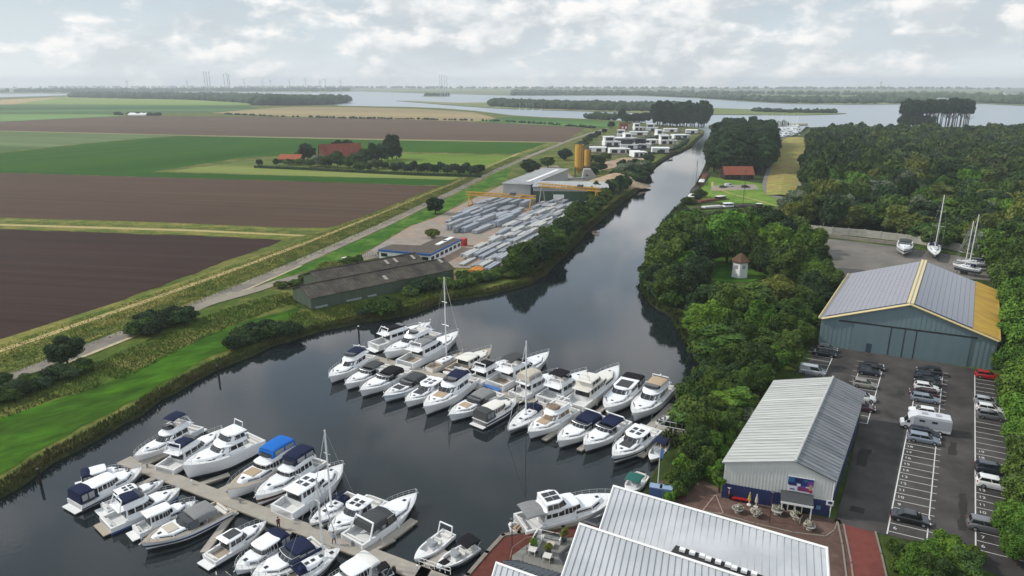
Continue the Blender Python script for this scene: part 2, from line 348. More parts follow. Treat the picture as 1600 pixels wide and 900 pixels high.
def off(k, l): return [(x, y - k * max(.28, (y - 190) / 330)) for x, y in l]
strip('dyke_verge', off(34, ROADL[:12]) + [(806, 243), (850, 228), (905, 208)], [20, 20, 20, 19, 18, 16, 15, 14, 13, 12, 11, 10, 9, 9, 9], 1.075, m_straw)
strip('dyke_ditch', off(20, ROADL[:15]), 4.5, 1.1, m_ditch)
strip('dyke_path', off(40, ROADL[:14]), 2.2, 1.12, m_track)
m_road = mat('road_asphalt', hx('#8d8578'), .85, var=.14, vs=.6, col2=hx('#77716a'), c2s=.1, bump=.15)
strip('road', ROADL, [5.2] * len(ROADL), 1.14, m_road, crown=.05)
strip('driveway', [(262, 497), (330, 472), (395, 454), (440, 439), (500, 424), (540, 411), (572, 403), (600, 398)], 4.2, 1.16, m_road)
m_edge = mat('road_edge_sand', hx('#b3a78a'), .95, var=.25, vs=.7)
strip('road_shoulder', off(-9, ROADL[2:8]), 1.2, 1.12, m_edge)
m_meadow = mat('meadow', hx('#3c6113'), .9, var=.5, vs=.35, col2=hx('#324f12'), c2s=.09, bump=.6, bs=2.5, stretch=(.55, 1.3, 1), rotz=.7, tram=3.0)
sheet('meadow', [(-300, 740), (0, 652), (60, 634), (140, 606), (215, 578), (262, 553), (330, 520), (420, 492), (468, 479), (452, 502), (395, 530), (330, 556), (265, 592), (225, 618), (150, 656), (75, 696), (0, 742), (-300, 880)], 1.06, m_meadow, .7)
m_lushstrip = mat('lush_grass', hx('#345b18'), .9, var=.35, vs=.5, col2=hx('#55752b'), c2s=.1, bump=.6, bs=2.5)
sheet('roadside_grass', [(395, 447), (470, 417), (540, 385), (610, 352), (680, 320), (735, 293), (780, 270), (800, 262), (790, 280), (735, 308), (680, 338), (640, 352), (560, 398), (480, 423)], 1.05, m_lushstrip, .7)
m_yard = mat('yard_concrete', hx('#8e867d'), .9, var=.15, vs=.35, col2=hx('#9c8573'), c2s=.03, c2r=(.45, .62), bump=.1)
sheet('precast_yard', [(560, 402), (640, 354), (680, 340), (740, 310), (800, 282), (840, 262), (870, 258), (900, 280), (975, 290), (960, 306), (930, 330), (870, 372), (806, 420), (700, 418), (640, 400)], 1.1, m_yard)
m_sand = mat('sand', hx('#a08c76'), .95, var=.2, vs=.4)
sheet('barn_track', [(705, 430), (740, 434), (752, 440), (712, 446)], 1.1, m_sand)
sheet('villa_ground', [(905, 236), (960, 208), (985, 196), (1060, 199), (1085, 203), (1072, 226), (1045, 236), (1010, 243), (960, 244)], 1.2, mat('villa_garden', hx('#4c5235'), .95, var=.4, vs=.1, col2=hx('#6d6a55'), c2s=.05))
sheet('spoil_ground', [(944, 253), (975, 246), (1010, 247), (1000, 256), (960, 262), (940, 266)], 1.25, m_sand)

# ---- east bank surfaces
m_asph = mat('asphalt', hx('#504d4b'), .85, var=.2, vs=.35, col2=hx('#403d3c'), c2s=.08, bump=.12, bs=20)
sheet('car_park', [(1250, 574), (1292, 543), (1300, 540), (1410, 558), (1545, 580), (1566, 620), (1580, 700), (1600, 790), (1640, 900), (1560, 900), (1470, 855), (1386, 836), (1304, 816), (1318, 770), (1348, 640), (1262, 605)], 1.05, m_asph)
m_brick = mat('brick_paving', hx('#5d4a43'), .9, var=.2, vs=1.2, col2=hx('#6b5850'), c2s=.25, bump=.2, bs=12)
sheet('hall_forecourt', [(700, 930), (730, 901), (762, 866), (788, 838), (812, 834), (880, 825), (962, 808), (1000, 790), (1030, 752), (1090, 745), (1140, 773), (1294, 810), (1312, 812), (1322, 830), (1335, 905), (1345, 960), (700, 1000)], 1.05, m_brick)
m_red = mat('red_paving', hx('#74433d'), .9, var=.14, vs=1.0, col2=hx('#6a3f3a'), c2s=.2, bump=.15, bs=12)
sheet('red_ramp', [(1318, 819), (1368, 832), (1384, 905), (1390, 950), (1330, 950), (1327, 880)], 1.09, m_red)
m_qred = mat('quay_brick', hx('#623a33'), .9, var=.18, vs=1.2, col2=hx('#56332e'), c2s=.25, bump=.15, bs=12)
sheet('quay_paving', [(716, 912), (737, 893), (765, 864), (788, 840), (812, 836), (880, 827), (962, 810), (975, 818), (935, 826), (905, 836), (870, 842), (838, 850), (812, 862), (790, 880), (776, 893), (745, 935)], 1.09, m_qred)
m_pkerb = mat('kerb_stone', hx('#857e74'), .85, var=.15, vs=1.5)
def kerb(name, pts, wd=.35, h=.12):
    mb = MB(); q = [G(x, y, 1.05) for x, y in pts]
    for a, b_ in zip(q[:-1], q[1:]): mb.box((a + b_) / 2 + Vector((0, 0, h / 2)), ((b_ - a).length + wd * .9, wd, h), ang(a, b_))
    return struct(name, mb, m_pkerb)
kerb('quay_kerb', [(706, 922), (731, 899), (761, 864), (786, 837), (811, 833), (880, 824), (962, 807)], .5, .18)
kerb('forecourt_kerb', [(1082, 796), (1130, 804), (1180, 818), (1240, 832), (1290, 838), (1304, 828), (1308, 815)], .16, .06)
kerb('ramp_kerb_west', [(1318, 820), (1330, 880), (1338, 950)], .2); kerb('ramp_kerb_east', [(1368, 832), (1377, 866), (1386, 905)], .2)
kerb('ramp_edge', [(1309, 817), (1316, 850), (1323, 905)], .2)
m_patch = mat('asphalt_patch', hx('#3a3837'), .9, var=.15, vs=.8)
for k, q_ in enumerate(([(1345, 700), (1362, 703), (1352, 730), (1336, 726)], [(1484, 690), (1496, 692), (1494, 712), (1482, 710)], [(1402, 610), (1414, 612), (1412, 618), (1400, 616)], [(1330, 790), (1352, 795), (1349, 803), (1327, 798)], [(1500, 770), (1510, 772), (1509, 830), (1498, 828)])): sheet('asphalt_patch', q_, 1.0545, m_patch, .25)
sheet('yard_paving', [(1284, 372), (1340, 378), (1420, 388), (1500, 400), (1548, 411), (1570, 440), (1440, 430), (1320, 440), (1290, 410)], 1.08, mat('storage_gravel', hx('#78736d'), .95, var=.18, vs=.4, col2=hx('#696560'), c2s=.05))
sheet('garden_lawn', [(1105, 415), (1130, 398), (1190, 408), (1210, 428), (1175, 440), (1120, 440)], 1.08, m_lushstrip)
m_lawn = mat('lawn', hx('#5a7a2c'), .9, var=.22, vs=.4, col2=hx('#6f8838'), c2s=.06)
sheet('lawn', [(1085, 312), (1098, 290), (1110, 276), (1140, 280), (1200, 288), (1215, 306), (1245, 312), (1230, 324), (1170, 318), (1120, 316)], 1.08, m_lawn)
sheet('barn_yard', [(1112, 290), (1180, 288), (1186, 296), (1110, 298)], 1.12, m_yard)
strip('lawn_path', [(1113, 284), (1113, 292), (1140, 302), (1180, 312), (1215, 322)], 1.2, 1.15, m_track)
strip('dyke_road', [(1237, 213), (1226, 228), (1213, 250), (1203, 272), (1198, 290), (1202, 303), (1230, 313)], [9, 8, 7, 6, 5.5, 5, 5], 1.16, mat('dyke_asphalt', hx('#77736e'), .9, var=.12, vs=.4))
strip('golden_dyke', [(1248, 215), (1241, 235), (1233, 255), (1226, 275), (1221, 292), (1219, 306)], [30, 26, 22, 19, 16, 14], 1.2, mat('golden_grass', hx('#938550'), .95, var=.3, vs=.25, col2=hx('#8a8a4a'), c2s=.04, bump=.4, bs=1.5), crown=.7)
strip('dyke_footpath', [(1263, 216), (1259, 240), (1253, 265), (1248, 290)], 3.0, 1.2, mat('footpath', hx('#8d877c'), .9, var=.12, vs=.5))

# ---- the air: pale haze over the polder
mb = MB(); mb.box((0, 4400, 53), (20000, 9400, 112)); hz_ = mb.build('haze', bpy.data.materials.new('haze_air'))
tag(hz_, 'pale summer haze', None, None, 'stuff')
hm = hz_.data.materials[0]; hm.use_nodes = True; ht = hm.node_tree; ht.nodes.clear()
pv = N(ht, 'ShaderNodeVolumePrincipled'); pv.inputs['Color'].default_value = (.88, .95, 1.0, 1); pv.inputs['Density'].default_value = .000135; pv.inputs['Anisotropy'].default_value = .2
om = N(ht, 'ShaderNodeOutputMaterial'); ht.links.new(pv.outputs[0], om.inputs['Volume'])
# ================================================================== BUILDINGS
M = {}
M['cream'] = mat('cream_sheet', hx('#cdd0ca'), .6, var=.06, vs=.5)
M['white'] = mat('white_paint', (.78, .78, .76), .5, var=.04, vs=.7)
M['navy'] = mat('navy_wall', hx('#26315c'), .55, var=.08, vs=.5)
M['glass'] = mat('dark_glass', (.016, .018, .021), .08, spec=.7)
M['black'] = mat('black_trim', (.018, .018, .019), .5)
M['grey'] = mat('grey_metal', hx('#8d9092'), .5, metal=.1)
M['dgrey'] = mat('dark_metal', hx('#45484a'), .55)
M['wood'] = mat('weathered_wood', hx('#8b7f6e'), .85, var=.2, vs=1.5)
M['yellow'] = mat('yellow_steel', hx('#b98c2c'), .6, var=.1, vs=.4)
M['concrete'] = mat('concrete', hx('#a5a39d'), .85, var=.12, vs=.3)

def wallgrid(mb, a, b, z0, z1, step, depth=.05, mi=0, nrm=None):     # raised vertical ribs of profiled sheet on a wall
    a, b = Vector((a[0], a[1], 0)), Vector((b[0], b[1], 0)); d = b - a; L = d.length; d.normalize(); n = nrm or Vector((d.y, -d.x, 0))
    k = int(L / step)
    for i in range(k):
        p = a + d * (i + .5) * L / k
        h0 = z0; h1 = z1(p) if callable(z1) else z1
        mb.box((*(p + n * depth / 2).xy, (h0 + h1) / 2), (step * .45, depth, h1 - h0), ang(a, b), mi)
def roofribs(mb, a, b, c, d, step, w=.09, h=.07, mi=0):              # standing seams from eave edge a-b up to ridge edge d-c
    a, b, c, d = map(Vector, (a, b, c, d)); k = int((b - a).length / step)
    nr = (b - a).cross(d - a).normalized(); nr = nr if nr.z > 0 else -nr
    for i in range(k + 1):
        t = i / k; p = a.lerp(b, t) + nr * h * .4; q = d.lerp(c, t) + nr * h * .4
        u = (b - a).normalized() * w / 2; v = nr * h
        mb.add([p - u, p + u, q + u, q - u, p - u + v, p + u + v, q + u + v, q - u + v], [(4, 5, 6, 7), (0, 1, 5, 4), (1, 2, 6, 5), (2, 3, 7, 6), (3, 0, 4, 7)], mi)

def gable_hall(root, f0, f1, g1, g0, ze, rfrac, zr, mwall, mroofL, mroofR, over=.35, th=.14, ribs=1.1, zb=.95, wall_rib=0):
    """f0,f1 front corners (left,right), g0,g1 back; ridge runs from the front gable to the back gable"""
    f0, f1, g0, g1 = [Vector((p[0], p[1], 0)) for p in (f0, f1, g0, g1)]
    Z = lambda p, z: Vector((p.x, p.y, z))
    rf, rb = f0.lerp(f1, rfrac), g0.lerp(g1, rfrac)
    mb = MB()
    v = [Z(f0, zb), Z(f1, zb), Z(g1, zb), Z(g0, zb), Z(f0, ze), Z(f1, ze), Z(g1, ze), Z(g0, ze), Z(rf, zr), Z(rb, zr)]
    mb.add(v, [(0, 1, 5, 8, 4), (1, 2, 6, 5), (2, 3, 7, 9, 6), (3, 0, 4, 7)])
    if wall_rib:
        def top(p):
            t = (p - f0).dot(f1 - f0) / (f1 - f0).length_squared
            return ze + (zr - ze) * (t / rfrac if t < rfrac else (1 - t) / (1 - rfrac)) - .12
        wallgrid(mb, f0, f1, zb + wall_rib[0], top, wall_rib[1]); wallgrid(mb, f1, g1, zb + wall_rib[0], ze - .1, wall_rib[1])
    mb.build('wall', mwall, root, world=True)
    ax = (rb - rf).normalized(); cr = (f1 - f0).normalized()
    for nm, a, b, m, sgn in (('roof', f0, g0, mroofL, -1), ('roof', f1, g1, mroofR, 1)):
        sl = (zr - ze) / ((rf - a).length)
        A = Z(a, ze + .05 - sl * over) + cr * sgn * over - ax * over; B = Z(b, ze + .05 - sl * over) + cr * sgn * over + ax * over
        Rf = Z(rf, zr + .05) - ax * over; Rb = Z(rb, zr + .05) + ax * over
        mb = MB(); mb.slab(A, B, Rb, Rf, th)
        if ribs: roofribs(mb, A, B, Rb, Rf, ribs, .07, .05)
        mb.build(nm, m, root, world=True)
    mb = MB(); mb.bar(Z(rf, zr + .12) - ax * (over + .02), Z(rb, zr + .12) + ax * (over + .02), .2, 6)
    rc = mb.build('ridge_cap', mroofL if not isinstance(mroofL, list) else mroofL[0], root, world=True)
    return rf, rb

# ---- white and navy boat hall
E_ = 6.7
hf0, hf1, hg1, hg0 = [G(*q, E_) for q in ((1133, 721), (1303, 749), (1349, 612.5), (1211, 596))]
hall = thing('boat_hall', 'long white metal sheet hall with navy plinth and glazed porch on the brick forecourt', 'hall', ((hf0 + hf1) / 2).xy.to_3d() + Vector((0, 0, 1)))
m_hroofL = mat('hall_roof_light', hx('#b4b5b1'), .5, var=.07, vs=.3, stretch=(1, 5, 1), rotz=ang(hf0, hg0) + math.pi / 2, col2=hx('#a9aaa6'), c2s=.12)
m_hroofR = mat('hall_roof_dark', hx('#7e8083'), .5, var=.25, vs=.4, stretch=(.7, 7, 1), rotz=ang(hf0, hg0) + math.pi / 2, col2=hx('#666a6e'), c2s=.12)  # right slope: darker grey with stronger streaks
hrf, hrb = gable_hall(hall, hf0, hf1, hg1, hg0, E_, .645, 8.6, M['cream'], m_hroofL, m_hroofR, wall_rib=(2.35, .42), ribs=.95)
fd = (hf1 - hf0); fd.z = 0; fd.normalize(); fn = Vector((fd.y, -fd.x, 0))
sd = (hg1 - hf1); sd.z = 0; sd.normalize(); sn = Vector((sd.y, -sd.x, 0))
W_ = lambda u, z, o=0.0: Vector((hf0.x, hf0.y, 0)) + fd * u + fn * o + Vector((0, 0, z))
LH = (hf1 - hf0).xy.length
mb = MB(); mb.box(W_(LH / 2, 2.15, .06), (LH + .1, .12, 2.4), ang(hf0, hf1)); c = (hf1 + hg1) / 2
mb.box((c.x + sn.x * .06, c.y + sn.y * .06, 2.15), ((hg1 - hf1).xy.length - .2, .12, 2.4), ang(hf1, hg1)); mb.build('plinth_band', M['navy'], hall, world=True)
mb = MB()
for k in (5.5, 11, 22): pass
for i, t_ in enumerate((.22, .47, .7, .9)):                        # roof lap lines
    a = (hf0.lerp(hg0, t_)).xy.to_3d(); b_ = hrf.lerp(hrb, t_)
    mb.bar((a.x, a.y, E_ + .15), (b_.x, b_.y, 8.72), .07, 4)
mb.build('roof_lap', M['white'], hall, world=True)
# porch
pu0, pu1 = LH * .56, LH * .825
mb = MB(); mb.slab(W_(pu0 - .2, 3.9, .1), W_(pu1 + .2, 3.9, .1), W_(pu1 + .2, 3.3, 1.9), W_(pu0 - .2, 3.3, 1.9), .22)
porch = mb.build('porch_roof', M['dgrey'], hall, world=True)
mb = MB()
for u in (pu0, pu1): mb.box(W_(u, 2.1, 1.75), (.16, .16, 2.3), ang(hf0, hf1))
mb.box(W_((pu0 + pu1) / 2, 3.1, 1.9), (pu1 - pu0 + .4, .1, .3), ang(hf0, hf1)); mb.build('porch_post', M['white'], hall, world=True)
mb = MB(); mb.box(W_(LH * .69, 2.15, .3), (pu1 - pu0 - .2, .3, 2.3), ang(hf0, hf1)); mb.build('shop_window', M['glass'], hall, world=True)
for k in (0, 1):
    mb = MB(); uc = LH * (.655 + .068 * k)
    for du in (-.42, .42): mb.box(W_(uc + du, 2.1, .5), (.13, .1, 2.2), ang(hf0, hf1))
    for zz in (1.12, 3.14): mb.box(W_(uc, zz, .5), (.97, .1, .17), ang(hf0, hf1))
    dr = mb.build('door', M['white'], hall, world=True)
    mb = MB(); mb.box(W_(uc, 2.1, .47), (.76, .05, 1.95), ang(hf0, hf1)); mb.build('door_glass', M['glass'], dr, world=True)
# billboard: generic blue and magenta interior picture
cols = [mat('print_%s' % k, hx(c_), .5) for k, c_ in (('white', '#cfd0d8'), ('blue', '#20306e'), ('deep', '#1b1f48'), ('teal', '#1f5f86'), ('violet', '#6a3f86'), ('plum', '#7d2f55'), ('skin', '#b08a7a'), ('red', '#9c2d3a'))]
mb = MB(); b0, b1, z0, z1 = LH * .595, LH * .835, 4.05, 6.25
mb.box(W_((b0 + b1) / 2, (z0 + z1) / 2, .16), (b1 - b0, .12, z1 - z0), ang(hf0, hf1), 0)
def patch(u0, u1, v0, v1, mi, k):
    mb.box(W_(b0 + (b1 - b0) * (u0 + u1) / 2, z0 + (z1 - z0) * (v0 + v1) / 2, .225 + .004 * k), ((b1 - b0) * (u1 - u0), .006, (z1 - z0) * (v1 - v0)), ang(hf0, hf1), mi)
for k, a in enumerate([(.02, .98, .45, .97, 1), (.02, .25, .62, .97, 3), (.3, .62, .66, .97, 2), (.55, .8, .5, .9, 1), (.05, .4, .4, .52, 2), (.4, .85, .1, .36, 5), (.45, .7, .3, .46, 4), (.75, .97, .5, .85, 4), (.82, .95, .25, .6, 6), (.85, .97, .05, .25, 7), (.6, .74, .75, .92, 3), (.36, .5, .42, .58, 0), (.12, .3, .12, .2, 4)]): patch(*a, k)
mb.build('billboard', cols, hall, world=True)
mb = MB(); mb.box(W_(LH * .9, 2.2, .2), (.55, .1, .55), ang(hf0, hf1)); mb.build('wall_emblem', mat('emblem_blue', hx('#5f86a8'), .5), hall, world=True)
mb = MB(); mb.bar(W_(LH + .12, 1.0, .15), W_(LH + .12, E_ - .1, .15), .07, 6); mb.build('downpipe', M['white'], hall, world=True)

# ---- big storage hangar
E2 = 7.45
kf0, kf1, kg1, kg0 = [G(*q, E2) for q in ((1284, 496.5), (1560, 532), (1557, 454), (1329, 428))]
m_hang = mat('hangar_sheet', hx('#6b7f83'), .6, var=.07, vs=.3, stretch=(3, 3, .2))
hang = thing('storage_hangar', 'huge grey blue boat storage hangar with solar covered roof and tall sliding doors', 'hangar', ((kf0 + kf1) / 2).xy.to_3d() + Vector((0, 0, 1)))
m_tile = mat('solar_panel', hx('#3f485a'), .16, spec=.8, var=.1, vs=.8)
m_tileL = mat('solar_panel_sky_sheen', hx('#85848b'), .35, spec=.6, var=.08, vs=.6, stretch=(1, 4, 1), rotz=ang(kf0, kf1))  # left slope panels: reflected sky painted in as a paler colour
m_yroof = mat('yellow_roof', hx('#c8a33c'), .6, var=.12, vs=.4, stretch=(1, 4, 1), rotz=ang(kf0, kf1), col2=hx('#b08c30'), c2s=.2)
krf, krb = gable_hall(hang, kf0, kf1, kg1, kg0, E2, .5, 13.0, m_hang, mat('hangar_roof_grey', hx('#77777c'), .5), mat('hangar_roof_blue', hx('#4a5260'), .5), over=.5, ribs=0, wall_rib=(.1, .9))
def panels(name, a, b, ca, cb, u0, u1, v0, v1, nu, nv, m):          # a->b eave front-back, ca->cb ridge front-back
    mb = MB(); a, b, ca, cb = map(Vector, (a, b, ca, cb))
    nr = (b - a).cross(ca - a).normalized(); nr = nr if nr.z > 0 else -nr
    P_ = lambda u, v: a.lerp(b, u).lerp(ca.lerp(cb, u), v) + nr * .22
    for i in range(nu):
        for j in range(nv):
            ua, ub = u0 + (u1 - u0) * (i + .012) / nu, u0 + (u1 - u0) * (i + .988) / nu
            va, vb = v0 + (v1 - v0) * (j + .02) / nv, v0 + (v1 - v0) * (j + .98) / nv
            mb.slab(P_(ua, va), P_(ub, va), P_(ub, vb), P_(ua, vb), .06)
    return mb.build(name, m, hang, world=True)
def ysheet():
    a, b_, c_, d_ = [Vector((q.x, q.y, E2)) for q in (kf1, kg1)] + [Vector((krb.x, krb.y, 13.0)), Vector((krf.x, krf.y, 13.0))]
    up = Vector((.05, .1, .17)); mb = MB(); mb.slab(a + up + (a - d_).normalized() * .5, b_ + up + (b_ - c_).normalized() * .5, b_.lerp(c_, .283) + up, a.lerp(d_, .283) + up, .08)
    roofribs(mb, a + up, b_ + up, b_.lerp(c_, .28) + up, a.lerp(d_, .28) + up, .9, .08, .05); mb.build('yellow_sheeting', m_yroof, hang, world=True)
ysheet()
zr_ = lambda p: Vector((p.x, p.y, 13.0)); ze_ = lambda p: Vector((p.x, p.y, E2))
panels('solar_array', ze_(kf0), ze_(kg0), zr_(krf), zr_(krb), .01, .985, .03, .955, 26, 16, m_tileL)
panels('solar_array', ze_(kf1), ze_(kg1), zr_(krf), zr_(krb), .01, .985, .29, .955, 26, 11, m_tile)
kd = (kf1 - kf0).xy.to_3d().normalized(); kn = Vector((kd.y, -kd.x, 0)); LK = (kf1 - kf0).xy.length
K_ = lambda u, z, o=0.0: Vector((kf0.x, kf0.y, 0)) + kd * LK * u + kn * o + Vector((0, 0, z))
m_hdoor = mat('hangar_door', hx('#62767b'), .55, var=.06, vs=.3, stretch=(3, 3, .2))
for u0, u1 in ((.2, .415), (.42, .495), (.5, .56), (.565, .86)):
    mb = MB(); mb.box(K_((u0 + u1) / 2, 4.15, .18), (LK * (u1 - u0), .12, 6.3), ang(kf0, kf1)); mb.build('sliding_door', m_hdoor, hang, world=True)
mb = MB(); mb.box(K_(.5, 7.45, .2), (LK * .78, .16, .28), ang(kf0, kf1))
for u in (.418, .497, .5625): mb.box(K_(u, 4.15, .26), (.14, .06, 6.3), ang(kf0, kf1))
mb.build('door_rail', M['black'], hang, world=True)
m_trim = mat('cream_trim', hx('#cdbb8a'), .6)
mb = MB()
for a, b_ in ((kf0, krf), (kf1, krf)):
    p = Vector((a.x, a.y, E2 - .05)) + kn * .55; q = Vector((b_.x, b_.y, 12.95)) + kn * .55; mb.bar(p, q, .26, 4)
mb.build('verge_trim', m_trim, hang, world=True)
mb = MB(); p = Vector((kf0.x, kf0.y, E2)) - kd * .5; q = Vector((kg0.x, kg0.y, E2)) - kd * .5; mb.bar(p, q, .25, 4); mb.build('gutter', m_trim, hang, world=True)
mb = MB(); mb.box(Vector((*((krf + krb) / 2).xy, 13.22)), (1.3, (krb - krf).length + 1, .12), ang(krf, krb) - math.pi / 2); mb.build('ridge_walkway', m_trim, hang, world=True)
mb = MB(); mb.box(K_(.305, 2.05, .2), (1.1, .1, 2.1), ang(kf0, kf1)); mb.build('side_door', mat('door_steel_blue', hx('#31424f'), .5), hang, world=True)

# ---- club building in the foreground: white standing seam roofs
m_seam = mat('white_seam_roof', hx('#bfc1c4'), .45, var=.1, vs=.5, stretch=(1, 1, 1), col2=hx('#adb0b3'), c2s=.25, metal=.1)
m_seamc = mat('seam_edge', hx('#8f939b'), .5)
club = thing('club_building', 'low building of stepped white standing seam roofs above the brown brick quay', 'building', (18, 62, 1))
m_clubwall = mat('club_wall', hx('#c9cac8'), .6, var=.05, vs=.5)
def seamroof(r0, r1, e1, e0, zr, zev, back, wall_l=True, wall_r=True):
    a, b_ = G(*r0, zr), G(*r1, zr); c_, d_ = G(*e1, zev), G(*e0, zev)
    mb = MB(); mb.slab(d_, c_, b_, a, .16)
    roofribs(mb, d_, c_, b_, a, .74, .1, .085)
    up = Vector((0, 0, .06))
    n = (b_ - a).normalized(); sl = (d_ - a).normalized()
    rf = mb.build('roof', m_seam, club, world=True)
    mb = MB(); mb.bar(a + up - n * .1, b_ + up + n * .1, .17, 4); mb.bar(a + up, d_ + up, .14, 4); mb.bar(b_ + up, c_ + up, .14, 4); mb.build('verge_flashing', M['white'], rf, world=True)
    h = Vector((-sl.x, -sl.y, 0)).normalized(); aa, bb = a + h * back, b_ + h * back                       # steep rear slope
    mb = MB(); z = zev - .6
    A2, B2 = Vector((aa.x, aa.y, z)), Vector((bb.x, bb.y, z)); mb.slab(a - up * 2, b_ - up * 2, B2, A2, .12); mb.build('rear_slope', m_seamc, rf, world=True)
    mb = MB(); ins = n * .35
    for p0, p1, p2, s_ in ((a, d_, A2, 1), (b_, c_, B2, -1)):
        o = ins * s_
        mb.add([Vector((p1.x, p1.y, 1)) + o, Vector((p2.x, p2.y, 1)) + o, p2 + o, p0 + o - up * 4, p1 + o - up * 4], [(0, 1, 2, 3, 4)])
    mb.add([Vector((A2.x, A2.y, 1)) + ins, Vector((B2.x, B2.y, 1)) - ins, B2 - ins, A2 + ins], [(0, 1, 2, 3)])
    mb.add([Vector((d_.x, d_.y, 1)) + ins - sl * .3, Vector((c_.x, c_.y, 1)) - ins - sl * .3, c_ - ins - sl * .3 - up * 3, d_ + ins - sl * .3 - up * 3], [(0, 1, 2, 3)])
    mb.build('wall', m_clubwall, club, world=True)
    return a, b_, c_, d_
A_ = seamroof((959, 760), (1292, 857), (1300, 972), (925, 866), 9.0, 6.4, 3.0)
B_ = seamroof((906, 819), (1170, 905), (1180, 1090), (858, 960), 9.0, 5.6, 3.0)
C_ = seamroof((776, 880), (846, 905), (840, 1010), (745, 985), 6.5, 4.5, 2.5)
mb = MB(); v = [G(x, y, z) for x, y, z in ((1056, 853, 8.15), (1204, 905, 8.1), (1196, 915, 7.7), (1048, 864, 7.7))]
nrm = Vector((0, 0, .12)); mb.slab(*[p + nrm for p in v], .3); va = mb.build('valley_terrace', M['black'], club, world=True)
for k in range(9):
    p = G(1066 + k * 13.5 + (k % 3) * 2, 861 + k * 4.7, 8.1)
    mb = MB(); mb.box(p + Vector((0, 0, .18)), (.6, .5, .3), -.5); mb.build('roof_vent', M['white'], va, world=True)
for k, (x, y) in enumerate(((1057, 797), (1086, 805), (1093, 807), (1099, 809), (1148, 822), (1155, 824), (1162, 826))):
    p = G(x, y, 8.3); mb = MB(); mb.cyl(p, .2, p.z - .2, p.z + .35, 8); mb.cyl(p, .28, p.z + .35, p.z + .42, 8); mb.build('vent_pipe', M['dgrey'], club, world=True)
# dark glazed gables on the terrace side
for q in (((934, 822, 5.2), (912, 814, 4.0), (944, 795, 5.5), (952, 800, 7.5)), ((880, 882, 5), (872, 868, 4), (892, 850, 5.5), (898, 858, 7))):
    v = [G(*p) for p in q]; mb = MB(); mb.slab(*v, .15); gw = mb.build('gable_window', M['glass'], club, world=True)
    mb = MB(); [mb.bar(v[i], v[(i + 1) % 4], .12, 4) for i in range(4)]; mb.build('window_frame', M['dgrey'], gw, world=True)
v = [G(*p) for p in ((1291, 872, 6.2), (1297, 905, 5), (1294, 905, 2), (1292, 880, 2.5))]; mb = MB(); mb.slab(*v, .12); mb.build('side_window', mat('pale_glass', hx('#7d97a5'), .1), club, world=True)
# slate lean-to over the terrace end
v = [G(*p) for p in ((786, 876, 5.0), (812, 876, 3.6), (884, 898, 3.6), (860, 912, 5.2))]; mb = MB(); mb.slab(*v, .15); roofribs(mb, v[1], v[2], v[3], v[0], .5, .06, .05)
mb.build('slate_roof', mat('slate', hx('#4b5157'), .6, var=.12, vs=1.5), club, world=True)
# terrace deck
m_terr = mat('terrace_paving', hx('#7f7d78'), .9, var=.12, vs=.8)
q = [(800, 868), (822, 852), (846, 845), (880, 843), (905, 838), (935, 830), (920, 870), (890, 905), (830, 905), (800, 885)]
sheet('terrace', q, 1.16, m_terr)

# ---- old twin barns on the west bank
m_aroof = mat('asbestos_roof', hx('#565149'), .9, var=.3, vs=.5, stretch=(1, 1, 1), col2=hx('#464340'), c2s=.2)
m_bwall = mat('barn_wall', hx('#566052'), .8, var=.12, vs=.5, stretch=(1, 1, .2))
def barn(name, label, p, q, wd, ze, zr, over=.4, nskip=()):
    p, q = Vector((p[0], p[1], 0)), Vector((q[0], q[1], 0)); d = (q - p).normalized(); n = Vector((-d.y, d.x, 0))
    r = thing(name, label, 'barn', (*((p + q) / 2).xy, 1))
    gable_hall(r, p + n * wd, p, q, q + n * wd, ze, .5, zr, m_bwall, m_aroof, m_aroof, over=over, ribs=1.05, wall_rib=(.1, 1.0))
    return r, p, q, n
p, q = G(487, 485, 1), G(709, 437, 1)
br, p, q, n = barn('old_barn', 'long low weathered barn with dark fibre roof nearest to the canal', p, q, 11.5, 4.4, 6.3)
d = (q - p).normalized()
for a, b_ in ((.02, .1), (.22, .32), (.36, .42), (.7, .77)):
    c = p.lerp(q, (a + b_) / 2) - n * .03; mb = MB(); mb.box((c.x, c.y, 1.5), ((q - p).length * (b_ - a), .14, .55), ang(p, q)); mb.build('base_panel', mat('pale_board', hx('#8f9a98'), .7), br, world=True)
for t_, s_ in ((.955, .62), (.5, .15)):
    a = p.lerp(q, t_) + n * (5.75 * s_); z = 4.45 + 1.9 * s_ + .22; b_ = a + d * 1.0; k = n * 2.0; mb = MB()
    mb.slab((a.x, a.y, z), (b_.x, b_.y, z), (b_.x + k.x, b_.y + k.y, z + .66), (a.x + k.x, a.y + k.y, z + .66), .05); mb.build('roof_light', mat('roof_light', hx('#9a948a'), .4), br, world=True)
p2 = p + n * 11.7 + d * 8.0; q2 = p + n * 11.7 + d * 42
br2, p2, q2, n2 = barn('old_barn', 'shorter dark barn tucked behind the long barn, with three pale roof lights', p2, q2, 11.0, 4.4, 6.3)
for t_ in (.66, .75, .93):
    a = p2.lerp(q2, t_) + n * 2.2; z = 4.45 + 1.9 * .4 + .22; b_ = a + d * .9; k = n * 2.2; mb = MB()
    mb.slab((a.x, a.y, z), (b_.x, b_.y, z), (b_.x + k.x, b_.y + k.y, z + .75), (a.x + k.x, a.y + k.y, z + .75), .05); mb.build('roof_light', mat('roof_light', hx('#9a948a'), .4), br2, world=True)

